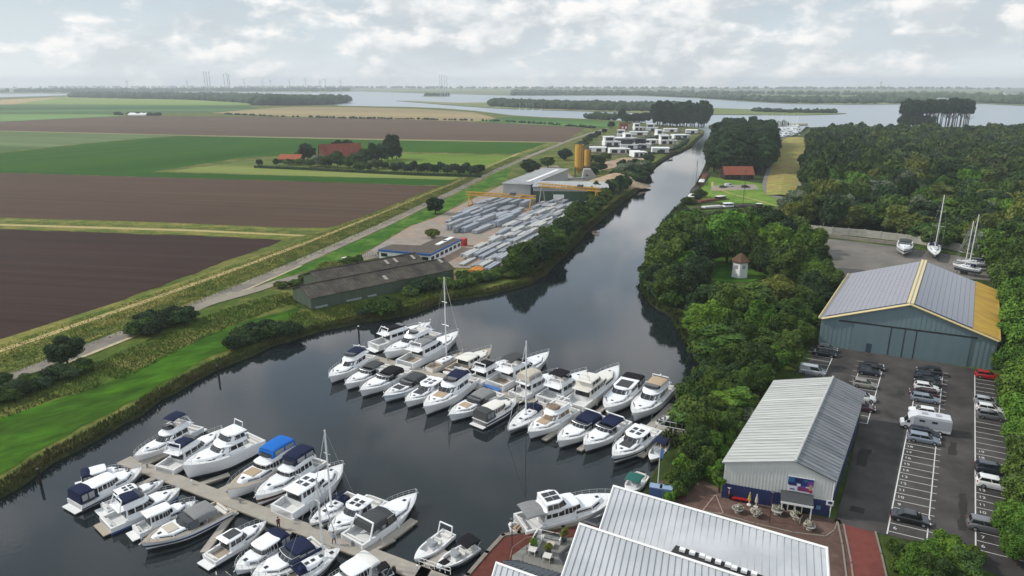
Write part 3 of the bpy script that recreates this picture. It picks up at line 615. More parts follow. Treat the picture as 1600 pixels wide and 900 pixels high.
# ---- blue fascia site office
m_bl = mat('blue_fascia', hx('#2f5c96'), .5); m_flat = mat('flat_roof', hx('#5b544c'), .9, var=.15, vs=.5)
foot = [G(x, y, 4.4) for x, y in ((592, 389.5), (672, 397), (720, 373.5), (688, 369.5), (656, 384), (612, 382))]
off_ = thing('site_office', 'flat roofed white site office with blue fascia beside the precast yard', 'office', (*foot[0].xy, 1))
mb = MB(); mb.prism([p.xy for p in foot], 1.0, 4.0); mb.build('wall', M['white'], off_, world=True)
cx_ = sum((p for p in foot), Vector()) / 6; grow = [(p - cx_) * 1.02 + cx_ for p in foot]
mb = MB(); mb.prism([p.xy for p in grow], 3.75, 4.45); mb.build('fascia', m_bl, off_, world=True)
mb = MB(); mb.prism([((p - cx_) * .985 + cx_).xy for p in foot], 4.453, 4.5); fr_ = mb.build('roof', m_flat, off_, world=True)
for a in ((700, 374, .35), (690, 379, .35)):
    c = G(a[0], a[1], 4.7); mb = MB(); mb.box(c, (7, 1.6, .3), ang(foot[1], foot[2])); mb.build('skylight', M['white'], fr_, world=True)
for i, j, k in ((0, 1, 5), (1, 2, 7)):
    a, b_ = foot[i].xy.to_3d(), foot[j].xy.to_3d(); nn = Vector(((b_ - a).y, -(b_ - a).x, 0)).normalized()
    for s_ in range(k):
        if i == 0 and s_ in (1, 2): continue
        c = a.lerp(b_, (s_ + .5) / k) + nn * .05; mb = MB(); mb.box((c.x, c.y, 2.7), ((b_ - a).length / k * .62, .12, 1.1), ang(a, b_)); mb.build('window', M['glass'], off_, world=True)
c = G(723, 384, 1); rc = thing('shipping_container', 'red shipping container standing at the end of the blue fascia office', 'container', c, ang(foot[1], foot[2]))
mb = MB(); mb.box((0, 0, 1.4), (2.6, 2.5, 2.6)); [mb.box((x, -1.28, 1.4), (.12, .06, 2.4)) for x in np.arange(-1.1, 1.2, .28)]; mb.build('shell', mat('container_red', hx('#b0382a'), .6), rc)
mb = MB(); [mb.box((1.34, y, 1.4), (.05, 1.1, 2.3)) for y in (-.6, .6)]; mb.build('door', mat('container_door', hx('#9c3024'), .6), rc)

# ---- precast works: two halls, silos, batching tower, gantries
m_gfac = mat('factory_grey', hx('#9a9a98'), .7, var=.08, vs=.2); m_green = mat('factory_green', hx('#3d5240'), .7, var=.15, vs=.2, stretch=(2, 2, .2))
m_lroof = mat('factory_roof', hx('#a9aaa8'), .6, var=.1, vs=.15, col2=hx('#96979a'), c2s=.05)
def boxhall(root, f0, f1, depth, z1, mw, mr, zr=None, skew=0):
    f0, f1 = Vector((f0[0], f0[1], 0)), Vector((f1[0], f1[1], 0)); d = (f1 - f0).normalized(); n = Vector((-d.y, d.x, 0)) + d * skew
    g0, g1 = f0 + n * depth, f1 + n * depth
    mb = MB(); mb.prism([f0.xy, f1.xy, g1.xy, g0.xy], 1.0, z1); mb.build('wall', mw, root, world=True)
    zr = zr or z1
    o = .4; mb = MB(); a, b_, c_, d_ = f0 - d * o - n * o, f1 + d * o - n * o, g1 + d * o + n * o, g0 - d * o + n * o
    mb.slab((a.x, a.y, z1 + .3), (b_.x, b_.y, z1 + .3), (c_.x, c_.y, zr + .3), (d_.x, d_.y, zr + .3), .3)
    roofribs(mb, (a.x, a.y, z1 + .3), (b_.x, b_.y, z1 + .3), (c_.x, c_.y, zr + .3), (d_.x, d_.y, zr + .3), 1.6, .2, .1)
    return mb.build('roof', mr, root, world=True), f0, f1, g0, g1
ZF = 8.0
f0, f1 = G(786, 287, ZF), G(829, 289, ZF)
hg_ = thing('precast_hall', 'grey precast hall with long light roof running back towards the road', 'factory hall', (*f0.xy, 1))
_v = G(851, 263, ZF) - f0; _d = (f1 - f0); _d.z = 0; _d.normalize(); _dp = _v.dot(Vector((-_d.y, _d.x, 0)))
rf_, f0, f1, g0, g1 = boxhall(hg_, f0, f1, _dp, ZF, m_gfac, m_lroof, skew=_v.dot(_d) / _dp)
mb = MB(); a = f0.lerp(f1, .62).lerp(g0.lerp(g1, .62), .12); b_ = f0.lerp(f1, .62).lerp(g0.lerp(g1, .62), .9); dd = (f1 - f0).normalized() * 2.2
mb.slab((a.x, a.y, ZF + .5), (a.x + dd.x, a.y + dd.y, ZF + .5), (b_.x + dd.x, b_.y + dd.y, ZF + .5), (b_.x, b_.y, ZF + .5), .12); mb.build('roof_light', M['white'], rf_, world=True)
f0, f1 = G(833, 292.5, 8.6), G(950, 294, 8.6)
hh = thing('precast_hall', 'wide dark green precast hall with white flat roof behind the yellow gantry', 'factory hall', (*f0.xy, 1))
_, f0, f1, g0, g1 = boxhall(hh, f0, f1, 20, 8.6, m_green, m_lroof)
mb = MB(); c = f0.lerp(f1, .345); mb.box((c.x, c.y - .1, 3.1), (5.2, .2, 4.2), ang(f0, f1)); mb.build('roller_door', M['white'], hh, world=True)
mb = MB(); c = f0.lerp(f1, .5); mb.box((c.x, c.y - .08, 7.6), ((f1 - f0).length, .16, 1.6), ang(f0, f1)); mb.build('fascia', m_gfac, hh, world=True)
for px, w_, t_, lab in ((904.5, 14.5, 226, 'tall yellow cement silo, taller and nearer of the two by the works'), (917.5, 10.5, 234, 'shorter yellow cement silo behind the tall one')):
    b0 = G(px, 276 if px < 910 else 270, 1); sc_ = (b0.y * CP + (HC - 12) * SP) / F_PX; rr = w_ * sc_ / 2
    lo, hi = 1.0, 60.0
    for _ in range(40):
        m_ = (lo + hi) / 2
        if PX((b0.x, b0.y, m_))[1] > t_: lo = m_
        else: hi = m_
    s_ = thing('cement_silo', lab, 'silo', b0); H_ = lo - 1
    mb = MB(); mb.cyl((0, 0), rr, H_ * .3, H_, 20); mb.cyl((0, 0), rr * .3, H_ * .13, H_ * .3, 20, 0, rr)
    mb.build('drum', M['yellow'], s_, smooth=False)
    for sx in (-1, 1):
        for sy in (-1, 1): mb = MB(); mb.bar((rr * .85 * sx, rr * .85 * sy, 0), (rr * .85 * sx, rr * .85 * sy, H_ * .34), .22, 6); mb.build('leg', mat('silo_frame', hx('#3c4656'), .6), s_)
    mb = MB(); [mb.bar((rr * .85 * sx, -rr * .85, .3), (-rr * .85 * sx, -rr * .85, H_ * .26), .12, 4) for sx in (-1, 1)]; mb.build('brace', mat('silo_frame', hx('#3c4656'), .6), s_)
    mb = MB()
    for k in range(16):
        t0, t1 = k / 16 * 6.283, (k + 1) / 16 * 6.283
        mb.bar((rr * math.cos(t0), rr * math.sin(t0), H_ + 1.0), (rr * math.cos(t1), rr * math.sin(t1), H_ + 1.0), .07, 4); mb.bar((rr * math.cos(t0), rr * math.sin(t0), H_), (rr * math.cos(t0), rr * math.sin(t0), H_ + 1.0), .06, 4)
    mb.build('top_rail', M['dgrey'], s_); mb = MB(); mb.cyl((0, 0), rr * .3, H_, H_ + .9, 8); mb.build('filter_unit', M['dgrey'], s_)
    mb = MB(); [mb.bar((rr * .3 + o_, -rr * 1.03, H_ * .3), (rr * .3 + o_, -rr * 1.03, H_ + 1), .07, 4) for o_ in (0, .5)]; mb.bar((rr * .85, -.5 * rr, H_ * .1), (rr * .85, -.6 * rr, H_), .25, 6)
    mb.build('ladder', M['dgrey'], s_)
bt = thing('batching_plant', 'grey sloping batching plant with conveyor beside the silos', 'plant', G(921, 281, 1), 0, None, .6)
mb = MB(); mb.add([(-8, -4, 0), (9, -4, 0), (9, 5, 0), (-8, 5, 0), (-6, -4, 11), (1, -4, 11), (1, 5, 11), (-6, 5, 11)], [(0, 1, 5, 4), (1, 2, 6, 5), (2, 3, 7, 6), (3, 0, 4, 7), (4, 5, 6, 7)]); mb.build('casing', m_gfac, bt)
mb = MB(); mb.box((-3, -4.1, 5), (2.2, .2, 1.6)); mb.build('window', M['glass'], bt)
mb = MB(); mb.bar((-6, -7, 3), (-34, -11, 1.2), 1.1, 4); [mb.bar((x, -7 - (-x - 6) * .14, 0), (x, -7 - (-x - 6) * .14, 2), .2, 4) for x in (-12, -22, -30)]; mb.build('conveyor', M['grey'], bt)
def gantry(label, pl, pr, zt, legw, mL):
    a, b_ = G(*pl, zt), G(*pr, zt); rz = ang(a, b_); L_ = (b_ - a).xy.length
    g = thing('gantry_crane', label, 'gantry crane', ((a.x + b_.x) / 2, (a.y + b_.y) / 2, 1), rz)
    z = zt - 1; mb = MB()
    for y in (-.7, .7):
        for zz in (z, z - 1.3): mb.box((0, y, zz), (L_ + 3, .35, .35))
        k = max(8, int(L_ / 3))
        for i in range(k): mb.bar((-L_ / 2 + i * L_ / k, y, z - 1.3), (-L_ / 2 + (i + .5) * L_ / k, y, z), .12, 4); mb.bar((-L_ / 2 + (i + .5) * L_ / k, y, z), (-L_ / 2 + (i + 1) * L_ / k, y, z - 1.3), .12, 4)
    mb.build('girder', M['yellow'], g)
    for s_ in (-1, 1):
        mb = MB(); [mb.bar((s_ * L_ / 2 * .97, y0, z - 1.4), (s_ * L_ / 2 * .97, y1, .3), .26, 5) for y0, y1 in ((-.7, -legw), (.7, legw))]
        mb.box((s_ * L_ / 2 * .97, 0, .35), (.6, legw * 2 + 1, .5)); mb.build('leg', mL[0 if s_ < 0 else 1], g)
    mb = MB(); mb.box((L_ * .2, 0, z + .5), (2.4, 1.9, .9)); mb.build('trolley', M['dgrey'], g)
gantry('long yellow gantry crane in front of the green hall', (846, 287), (934, 294), 11, 3.2, (M['grey'], M['yellow']))
gantry('lower yellow gantry crane at the road side of the yard', (733, 300), (832, 306), 7.5, 2.6, (M['yellow'], M['yellow']))
for k, (x, y, r_, h_) in enumerate(((963, 287, 17, 6), (985, 291, 11, 4))):
    c = G(x, y, 1); mb = MB(); rings = []
    for a_ in range(6): rings.append([(r_ * (1 - a_ / 5.6) * math.cos(t_) * (1 + .12 * math.sin(3 * t_ + k)), r_ * (1 - a_ / 5.6) * math.sin(t_) * (1 + .1 * math.cos(2 * t_)), h_ * (a_ / 5) ** .9) for t_ in np.linspace(0, 2 * math.pi, 20, endpoint=False)])
    mb.loft(rings, cap0=False); o = mb.build('sand_heap', m_sand, smooth=True); o.location = c
    tag(o, 'large heap of brown sand behind the green precast hall' if k == 0 else 'smaller sand heap beside the canal bank', 'sand heap')

# ---- precast beams in the yard
beam_m = [mat('precast_%d' % k, hx(c_), .85, var=.1, vs=.3) for k, c_ in enumerate(('#a3a5a8', '#8f9398', '#b7b7b3', '#9aa0a8'))]
axd = ang(G(745, 415), G(925, 318)); nb = 0
protos = {}
def beam(px, py, L_, wd, h_, layers, mi):
    global nb
    key = (round(L_), round(wd, 1), layers, mi)
    loc = G(px, py, 1.1); rz = axd + R.uniform(-.02, .02)
    if key in protos:
        o = protos[key].copy(); C.objects.link(o); o.location = loc; o.rotation_euler = (0, 0, rz)
    else:
        mb = MB(); z = .2
        for k in range(layers):
            for j in (-1, 1):
                mb.box((R.uniform(-.4, .4), j * wd * .26, z + h_ / 2), (L_ - R.uniform(0, 1.2), wd * .44, h_)); 
            z += h_ + .12
            for xx in (-.35, .35): mb.box((xx * L_, 0, z - h_ - .18), (.2, wd, .1))
        o = mb.build('precast_beam', beam_m[mi]); o.location = loc; o.rotation_euler = (0, 0, rz); protos[key] = o
        tag(o, 'grey concrete beams stacked on bearers in the precast yard', 'concrete beam', 'stacked concrete beams in the yard', 'thing')
    nb += 1
pa = [G(690, 352), G(745, 318), G(800, 308), G(835, 312), G(780, 358), G(730, 362)]
def grid_in(poly, du, dv, jit):
    d = Vector((math.cos(axd), math.sin(axd))); n = Vector((-d.y, d.x)); us = [p.xy.dot(d) for p in poly]; vs_ = [p.xy.dot(n) for p in poly]
    u = min(us)
    res = []
    vv = min(vs_)
    while vv < max(vs_):
        u = min(us) + R.uniform(0, du * .5)
        while u < max(us):
            p = d * (u + R.uniform(-jit, jit)) + n * vv
            ins = False; k = len(poly)
            for i in range(k):
                a, b_ = poly[i], poly[(i + 1) % k]
                if (a.y > p.y) != (b_.y > p.y) and p.x < (b_.x - a.x) * (p.y - a.y) / (b_.y - a.y) + a.x: ins = not ins
            if ins: res.append(p)
            u += du
        vv += dv
    return res
for p in grid_in(pa, 15.5, 2.55, .8):
    if R.random() < .95: q = PX((p.x, p.y, 1)); beam(q[0], q[1], R.choice((13, 15, 16)), R.choice((1.8, 2.2)), R.choice((.5, .7)), R.choice((1, 1, 2, 2, 3)), R.choice((0, 1, 1, 3)))
pb = [G(704, 408), G(728, 398), G(800, 352), G(848, 316), G(925, 312), G(918, 324), G(840, 376), G(806, 412), G(770, 418)]
for p in grid_in(pb, 10, 2.5, .9):
    if R.random() < .93: q = PX((p.x, p.y, 1)); beam(q[0], q[1], R.choice((8, 9, 10, 12)), R.choice((1.8, 2.2)), R.choice((.5, .7)), R.choice((1, 1, 2, 2, 3)), R.choice((0, 1, 2, 2, 3)))
c = G(800, 345); 
# orange boat hull / pallets on the bank
bo = thing('wood_pile', 'orange stack of timber on the canal bank beside the barn', 'timber stack', G(748, 422, 1), axd)
mb = MB(); [mb.box((0, (k - 2) * .8, .35 + .1 * (k % 2)), (6.5, .7, .7)) for k in range(5)]; mb.build('timber', mat('orange_timber', hx('#c2823f'), .8, var=.15, vs=1), bo)

# ---- villas by the water
m_vw = mat('villa_white', (.74, .74, .73), .7); m_vd = mat('villa_dark', hx('#2b2b2d'), .6)
VILLAS = [(933, 236, 11, 5, 1, 'white box villa closest to the yellow silos'), (954, 226, 11, 6, 2, 'white framed villa on the road side above the sand'), (968, 220, 10, 5, 1, 'white villa half hidden behind the framed villa'), (964, 238, 11, 6, 1, 'white villa with a single dark window facing the spoil ground'), (982, 231, 12, 5, 2, 'low villa with a deep dark terrace opening'), (982, 220, 8, 5, 2, 'small upper white villa in the middle of the row'), (997, 210, 16, 5, 1, 'long low white villa below the back row'), (996, 202, 8, 4, 2, 'small white villa next to the red barn'), (1003, 230, 11, 6, 2, 'two storey villa with dark loggia at the centre'), (1013, 223, 11, 5, 1, 'white villa with a long flat roof behind the loggia villa'), (1018, 203, 11, 6, 2, 'tall white villa in the back row before the trees'), (1031, 214, 7, 8, 2, 'upright white villa with a stack of dark windows'), (1047, 205, 12, 6, 1, 'white villa with a blank side in the back row'), (1061, 215, 12, 6, 1, 'white villa with a dark tree before its front'), (1080, 207, 10, 5, 1, 'white villa farthest right at the channel mouth'), (1040, 224, 10, 5, 2, 'white villa above the waterfront row'), (1031, 237, 11, 5, 1, 'white villa closest to the canal water'), (994, 243, 6, 4, 1, 'smallest white villa at the edge of the spoil ground'), (972, 214, 9, 4, 2, 'grey fronted villa at the road end of the row')]
for k, (x, y, wd, ht, st, lab) in enumerate(VILLAS):
    b0 = G(x, y + 1.5, 1.2); rz = (-.12, .1, -.2, .05)[k % 4]; v_ = thing('white_villa', lab, 'house', b0, rz, 'white villas by the canal', 1.25)
    dp = 8 + (k % 3) * 2; h1 = 3.1
    mb = MB(); mb.box((0, 0, h1 / 2), (wd, dp, h1)); mb.box((wd * .03, 0, h1 + .15), (wd * 1.05, dp * 1.05, .3)); mb.build('wall', m_vw, v_)
    if st == 2:
        mb = MB(); mb.box((-wd * .12, dp * .15, h1 + .3 + 1.5), (wd * .66, dp * .7, 3.0)); mb.box((-wd * .12, dp * .15, h1 + 3.45), (wd * .74, dp * .8, .3)); mb.build('upper_storey', m_vd if k % 4 == 0 else m_vw, v_)
        mb = MB(); mb.box((-wd * .12, -dp * .2 - .05, h1 + 1.75), (wd * .5, .12, 2.0)); mb.build('window', M['glass'], v_)
    for xx, ww in (((-.22, .34), (.27, .28)) if k % 2 else ((.1, .3),)):
        mb = MB(); mb.box((xx * wd, -dp / 2 - .05, 1.5), (wd * ww, .14, 2.2)); mb.build('window', M['glass'], v_)
    mb = MB(); mb.box((wd * .5 + 1.4, -.5, h1 - .1), (3.0, dp * .8, .3)); [mb.bar((wd * .5 + 2.7, y_, 0), (wd * .5 + 2.7, y_, h1), .14, 4) for y_ in (-dp * .4, dp * .3)]; mb.build('carport', m_vw if k % 2 else m_vd, v_)
    mb = MB(); mb.box((0, -dp / 2 - 1.6, .35), (wd * 1.1, 3.0, .5)); mb.build('terrace', m_vd if k % 3 else M['wood'], v_)
c = G(974, 203, 1); rb_ = thing('red_barn', 'small red barn at the road end of the villa row', 'barn', c, .1)
mb = MB(); mb.box((0, 0, 3), (9, 9, 6)); mb.build('wall', mat('barn_red', hx('#8c3a2c'), .8), rb_)
mb = MB(); mb.add([(-5, -5, 6), (5, -5, 6), (5, 5, 6), (-5, 5, 6), (-5, 0, 9), (5, 0, 9)], [(0, 1, 5, 4), (2, 3, 4, 5), (0, 4, 3), (1, 2, 5)]); mb.build('roof', mat('barn_roof_brown', hx('#5c3a30'), .8), rb_)
mb = MB(); [mb.box((x, -4.55, 3.2), (2.4, .1, 2.6)) for x in (-2.4, 2)]; mb.build('shutter', M['white'], rb_)

# ---- farm
m_tileroof = mat('clay_tile_roof', hx('#7a4536'), .85, var=.2, vs=.5, col2=hx('#6a3d33'), c2s=.1)
def simple_house(name, label, cat, c, rz, L_, W2, ze, zr, mw, mr, door=True):
    r = thing(name, label, cat, c, rz); mb = MB()
    v = [(-L_ / 2, -W2 / 2, 0), (L_ / 2, -W2 / 2, 0), (L_ / 2, W2 / 2, 0), (-L_ / 2, W2 / 2, 0), (-L_ / 2, -W2 / 2, ze), (L_ / 2, -W2 / 2, ze), (L_ / 2, W2 / 2, ze), (-L_ / 2, W2 / 2, ze), (-L_ / 2, 0, zr), (L_ / 2, 0, zr)]
    mb.add(v, [(0, 1, 5, 4), (2, 3, 7, 6), (3, 0, 4, 8, 7), (1, 2, 6, 9, 5)]); mb.build('wall', mw, r)
    for s_ in (-1, 1):
        k = (zr - ze) / (W2 / 2); mb = MB(); mb.slab((-L_ / 2 - .4, s_ * (W2 / 2 + .5), ze - .5 * k + .1), (L_ / 2 + .4, s_ * (W2 / 2 + .5), ze - .5 * k + .1), (L_ / 2 + .4, 0, zr + .1), (-L_ / 2 - .4, 0, zr + .1), .2); mb.build('roof', mr, r)
    if door:
        mb = MB(); mb.box((L_ * .1, -W2 / 2 - .04, ze * .42), (L_ * .12, .12, ze * .8)); mb.build('door', M['dgrey'], r)
        for x in (-.32, -.1, .32): mb = MB(); mb.box((L_ * x, -W2 / 2 - .04, ze * .5), (L_ * .09, .1, ze * .36)); mb.build('window', M['glass'], r)
    return r
m_farmw = mat('farm_brick', hx('#5a463c'), .9, var=.1, vs=.5)
simple_house('farm_barn', 'large farm barn with steep red tiled roof among the farmyard trees', 'barn', G(533, 252, 1), .42, 30, 20, 3.2, 13, m_farmw, m_tileroof)
simple_house('farm_shed', 'low farm shed with orange tiled roof at the end of the drive', 'shed', G(456, 254, 1), -.1, 16, 9, 3.0, 6.0, M['black'], mat('orange_tile', hx('#9a5a42'), .85, var=.15, vs=.5))
simple_house('waterside_barn', 'dark timber barn with orange red tiled roof on the lawn by the barges', 'barn', G(1151, 279.5, 1), -.01, 17.5, 9.5, 3.4, 7.6, mat('dark_timber', hx('#3a2f2c'), .85), mat('barge_barn_tile', hx('#86503f'), .8, var=.14, vs=.6))
simple_house('glasshouse', 'white low glasshouse out among the far fields', 'greenhouse', G(218, 180.5, 1), 0, 32, 20, 2, 5, M['white'], M['white'], False)
# ---- white garden tower
tw = thing('garden_tower', 'small white hexagonal tower with brown pointed roof in the garden trees', 'tower', G(1155, 432, 1), .2)
hexa = lambda r_, z_: [(r_ * math.cos(t_), r_ * math.sin(t_), z_) for t_ in np.linspace(0, 2 * math.pi, 6, endpoint=False)]
mb = MB(); mb.loft([hexa(2.6, 0), hexa(2.4, 4.9)]); mb.build('wall', M['white'], tw)
mb = MB(); mb.loft([hexa(2.9, 4.8), hexa(2.95, 5.05), hexa(.15, 7.4)]); mb.build('roof', mat('brown_shingle', hx('#5f4a3a'), .85, var=.15, vs=1), tw)
for k in range(6):
    t_ = (k + .5) * math.pi / 3; mb = MB(); mb.box((2.14 * math.cos(t_), 2.14 * math.sin(t_), 3.4), (.16, .9, 1.1), t_); mb.build('window', mat('shutter_pale', hx('#9a9fa0'), .5), tw)
# ---- storage yard wall
fwall = thing('yard_wall', 'long pale concrete panel wall along the back of the storage yard', 'wall', G(1270, 362, 1))
pts = [(1262, 362), (1300, 366), (1350, 370), (1400, 376), (1430, 380), (1480, 389), (1530, 400), (1562, 408)]
mb = MB(); mp_ = MB()
for a, b_ in zip(pts[:-1], pts[1:]):
    A, B = G(*a), G(*b_); mb.box((A + B).xy.to_3d() / 2 + Vector((0, 0, 2.3)), ((B - A).length, .3, 2.8), ang(A, B))
    k = max(2, int((B - A).length / 4))
    for i in range(k): q = A.lerp(B, i / k); mp_.box((q.x, q.y, 2.4), (.45, .5, 3.0), ang(A, B))
mb.build('panel', mat('wall_panel', hx('#aaa59a'), .85, var=.2, vs=.6, stretch=(1, 1, 2)), fwall, world=True); mp_.build('post', M['concrete'], fwall, world=True)
mb = MB(); A, B = G(1262, 367), G(1420, 385); mb.box((A + B).xy.to_3d() / 2 + Vector((0, 0, 1.6)), ((B - A).length, .35, 1.2), ang(A, B)); o = mb.build('low_wall', mat('wall_panel2', hx('#8c857b'), .9, var=.2, vs=.6), loc=(A + B) / 2); tag(o, 'low grey retaining wall in front of the concrete panel wall', 'wall')
# ================================================================== VEGETATION
def ico(sub):
    bm = bmesh.new(); bmesh.ops.create_icosphere(bm, subdivisions=sub, radius=1)
    v = np.array([x.co[:] for x in bm.verts]); f = np.array([[y.index for y in x.verts] for x in bm.faces]); bm.free(); return v, f
ICO1, ICO2 = ico(1), ico(2)
def np_mesh(name, V, quads, tris, mats, qm=None, tm=None):
    me = bpy.data.meshes.new(name); nq, ntr = len(quads), len(tris)
    me.vertices.add(len(V)); me.vertices.foreach_set('co', np.asarray(V, np.float32).ravel())
    loops = np.concatenate([np.asarray(quads, np.int32).ravel(), np.asarray(tris, np.int32).ravel()]) if ntr else np.asarray(quads, np.int32).ravel()
    me.loops.add(len(loops)); me.loops.foreach_set('vertex_index', loops.astype(np.int32))
    me.polygons.add(nq + ntr)
    st = np.concatenate([np.arange(nq) * 4, nq * 4 + np.arange(ntr) * 3]).astype(np.int32)
    me.polygons.foreach_set('loop_start', st); me.polygons.foreach_set('loop_total', np.concatenate([np.full(nq, 4), np.full(ntr, 3)]).astype(np.int32))
    for m in (mats if isinstance(mats, (list, tuple)) else [mats]): me.materials.append(m)
    me.update(calc_edges=True); me.validate(); return me
def leaf_quads(P, Nn, size, rng):
    n = len(P); r = rng.normal(size=(n, 3)); a = np.cross(Nn, r); a /= np.linalg.norm(a, axis=1)[:, None] + 1e-9; b = np.cross(Nn, a)
    s = size * rng.uniform(.55, 1.35, (n, 1)); k = rng.uniform(.5, .8, (n, 1))
    bend = Nn * s * rng.uniform(-.25, .1, (n, 1))
    V = np.stack([P - a * s, P - b * s * k + bend, P + a * s, P + b * s * k + bend], 1).reshape(-1, 3)
    return V, np.arange(4 * n).reshape(n, 4)
def foliage(rx, rz, zc, nl, lobe, nleaf, leaf, seed, flat=.35, core=.8, droop=0.0):
    """clumped crown: many small leaf faces spread over nl lobes, with leafy inner masses"""
    rng = np.random.default_rng(seed)
    d = rng.normal(size=(nl, 3)); d /= np.linalg.norm(d, axis=1)[:, None]; d[:, 2] = np.where(d[:, 2] < -flat, -d[:, 2] * .5, d[:, 2])
    rr = rng.uniform(.3, .78, (nl, 1)) ** .7
    c = d * rr * np.array([rx, rx, rz]); c[:, 2] += zc; lr = lobe * rng.uniform(.65, 1.25, nl)
    c = np.vstack([c, [[0, 0, zc]]]); lr = np.append(lr, min(rx, rz) * .62)
    wts = lr ** 2; li = rng.choice(len(c), nleaf, p=wts / wts.sum())
    dd = rng.normal(size=(nleaf, 3)); dd[:, 2] += .25; dd /= np.linalg.norm(dd, axis=1)[:, None]
    P = c[li] + dd * (lr[li] * rng.uniform(.78, 1.32, nleaf))[:, None] * np.array([1, 1, .85])
    D = np.linalg.norm(P[:, None, :] - c[None], axis=2) / lr[None]
    ok = D.min(1) > .68; P, dd = P[ok], dd[ok]
    Nn = dd * .8 + np.array([0, 0, .25]) + rng.normal(size=P.shape) * .6; Nn /= np.linalg.norm(Nn, axis=1)[:, None]
    V, Q = leaf_quads(P, Nn, leaf, rng)
    Vs, Ts, o = [V], [], len(V)
    iv, it = ICO1
    for k in range(len(c)):
        v = iv * (lr[k] * core * rng.uniform(.8, 1.12, (len(iv), 1))) * np.array([1, 1, .85]) + c[k]
        Vs.append(v); Ts.append(it + o); o += len(v)
    return np.vstack(Vs), Q, np.vstack(Ts)
FOL = {
    'leaf_oak': mat('leaf_oak', hx('#4c6228', .92), .75, var=.35, vs=.5, rnd=.9, col2=hx('#3a4f28', .92), c2s=.25),
    'leaf_poplar': mat('leaf_poplar', hx('#3d5230', .92), .75, var=.3, vs=.5, rnd=.8, col2=hx('#33462c', .92), c2s=.2),
    'leaf_bush': mat('leaf_bush', hx('#53662c', .92), .8, var=.35, vs=.7, rnd=.9, col2=hx('#3c5028', .92), c2s=.3),
    'leaf_bright': mat('leaf_bright', hx('#5c7a2c', .92), .75, var=.3, vs=.5, rnd=.8, col2=hx('#4a6a28', .92), c2s=.3),
    'leaf_willow': mat('leaf_willow', hx('#6f7a60', .92), .75, var=.25, vs=.6, rnd=.5),
    'leaf_dark': mat('leaf_dark', hx('#33452a', .92), .8, var=.3, vs=.5, rnd=.8),
    'leaf_olive': mat('leaf_olive', hx('#6a7034', .92), .8, var=.3, vs=.6, rnd=.6, col2=hx('#525f2c', .92), c2s=.3)}
for m_ in FOL.values():
    m_.node_tree.nodes['Principled BSDF'].inputs['Specular IOR Level'].default_value = .1
m_bark = mat('bark', hx('#4c4034'), .9, var=.25, vs=2)
def trunk_mesh(h, r, seed, branch=True):
    rg = random.Random(seed); mb = MB(); top = Vector((rg.uniform(-.3, .3), rg.uniform(-.3, .3), h * .55))
    mb.bar((0, 0, -.3), top, r, 7, 0, r * .6)
    if branch:
        for k in range(6):
            s = Vector((0, 0, 0)).lerp(top, rg.uniform(.45, 1)); a = rg.uniform(0, 6.28)
            mb.bar(s, s + Vector((math.cos(a) * h * .22, math.sin(a) * h * .22, h * rg.uniform(.12, .3))), r * .42, 5, 0, r * .12)
    return mb
PROTO = {}
def proto(key, shape, leafmat):
    if key in PROTO: return PROTO[key]
    V, Q, T = foliage(**shape)
    cm = np_mesh('crown', V, Q, T, FOL[leafmat]); h = shape['zc'] + shape['rz']
    tm = trunk_mesh(h, h * .022 + .05, shape['seed'])
    PROTO[key] = (cm, tm, h, shape['rx']); return PROTO[key]
SH = {}
for i in range(4):
    SH['round%d' % i] = dict(rx=4.0, rz=4.5, zc=4.9, nl=46, lobe=1.15, nleaf=17000, leaf=.25, seed=20 + i, flat=.75, core=.72)
    SH['far%d' % i] = dict(rx=4.2, rz=4.5, zc=4.9, nl=34, lobe=1.25, nleaf=6500, leaf=.38, seed=40 + i, flat=.75, core=.74)
    SH['bush%d' % i] = dict(rx=2.2, rz=1.7, zc=1.3, nl=24, lobe=.7, nleaf=4600, leaf=.22, seed=60 + i, flat=.1)
for i in range(3):
    SH['tall%d' % i] = dict(rx=3.2, rz=8.4, zc=8.8, nl=44, lobe=1.2, nleaf=8500, leaf=.38, seed=80 + i, flat=.8)
    SH['pole%d' % i] = dict(rx=3.3, rz=6.0, zc=10.2, nl=30, lobe=1.3, nleaf=2200, leaf=.6, seed=95 + i)
_first = {}
def tree(name, label, cat, group, loc, kind, leafmat, height, width=None, rz=None):
    """height in m, width crown diameter in m"""
    key = kind + '/' + leafmat
    cm, tm, h, rx = proto(key, SH[kind], leafmat)
    sz = height / h; sx = (width / (2 * rx)) if width else sz
    rz = R.uniform(0, 6.28) if rz is None else rz
    if (key, name) in _first: return copy_thing(_first[(key, name)], loc, rz, (sx, sx, sz), label, group)
    r = thing(name, label, cat, loc, rz, group, (sx, sx, sz))
    o = bpy.data.objects.new('crown', cm); C.objects.link(o); o.parent = r
    if not kind.startswith('bush'): tm.build('trunk', m_bark, r)
    _first[(key, name)] = r; return r
OAK = ['leaf_oak', 'leaf_oak', 'leaf_oak', 'leaf_bush', 'leaf_bright', 'leaf_dark']
def at_crown(px, py, zc):                         # base of a tree whose crown centre shows at this pixel
    p = G(px, py, 1 + zc); return Vector((p.x, p.y, 1.0))
def rpx(px, py, z): p = G(px, py, 1 + z); return (p.y * CP + (HC - p.z) * SP) / F_PX    # metres per pixel there
def near(px, py, r, hw=1.0, kind=None, leaf=None, name='leafy_tree', label=None, cat='tree', group='broadleaf trees on the canal side', zk=.55):
    m = 0
    W_m = 2 * r * 1.28 * rpx(px, py, 6); H_m = W_m * hw
    b = at_crown(px, py, H_m * zk)
    return tree(name, label or 'dense green broadleaf tree in the belt between canal and car park', cat, group, b, kind or 'round%d' % R.randrange(4), leaf or R.choice(OAK), H_m, W_m)
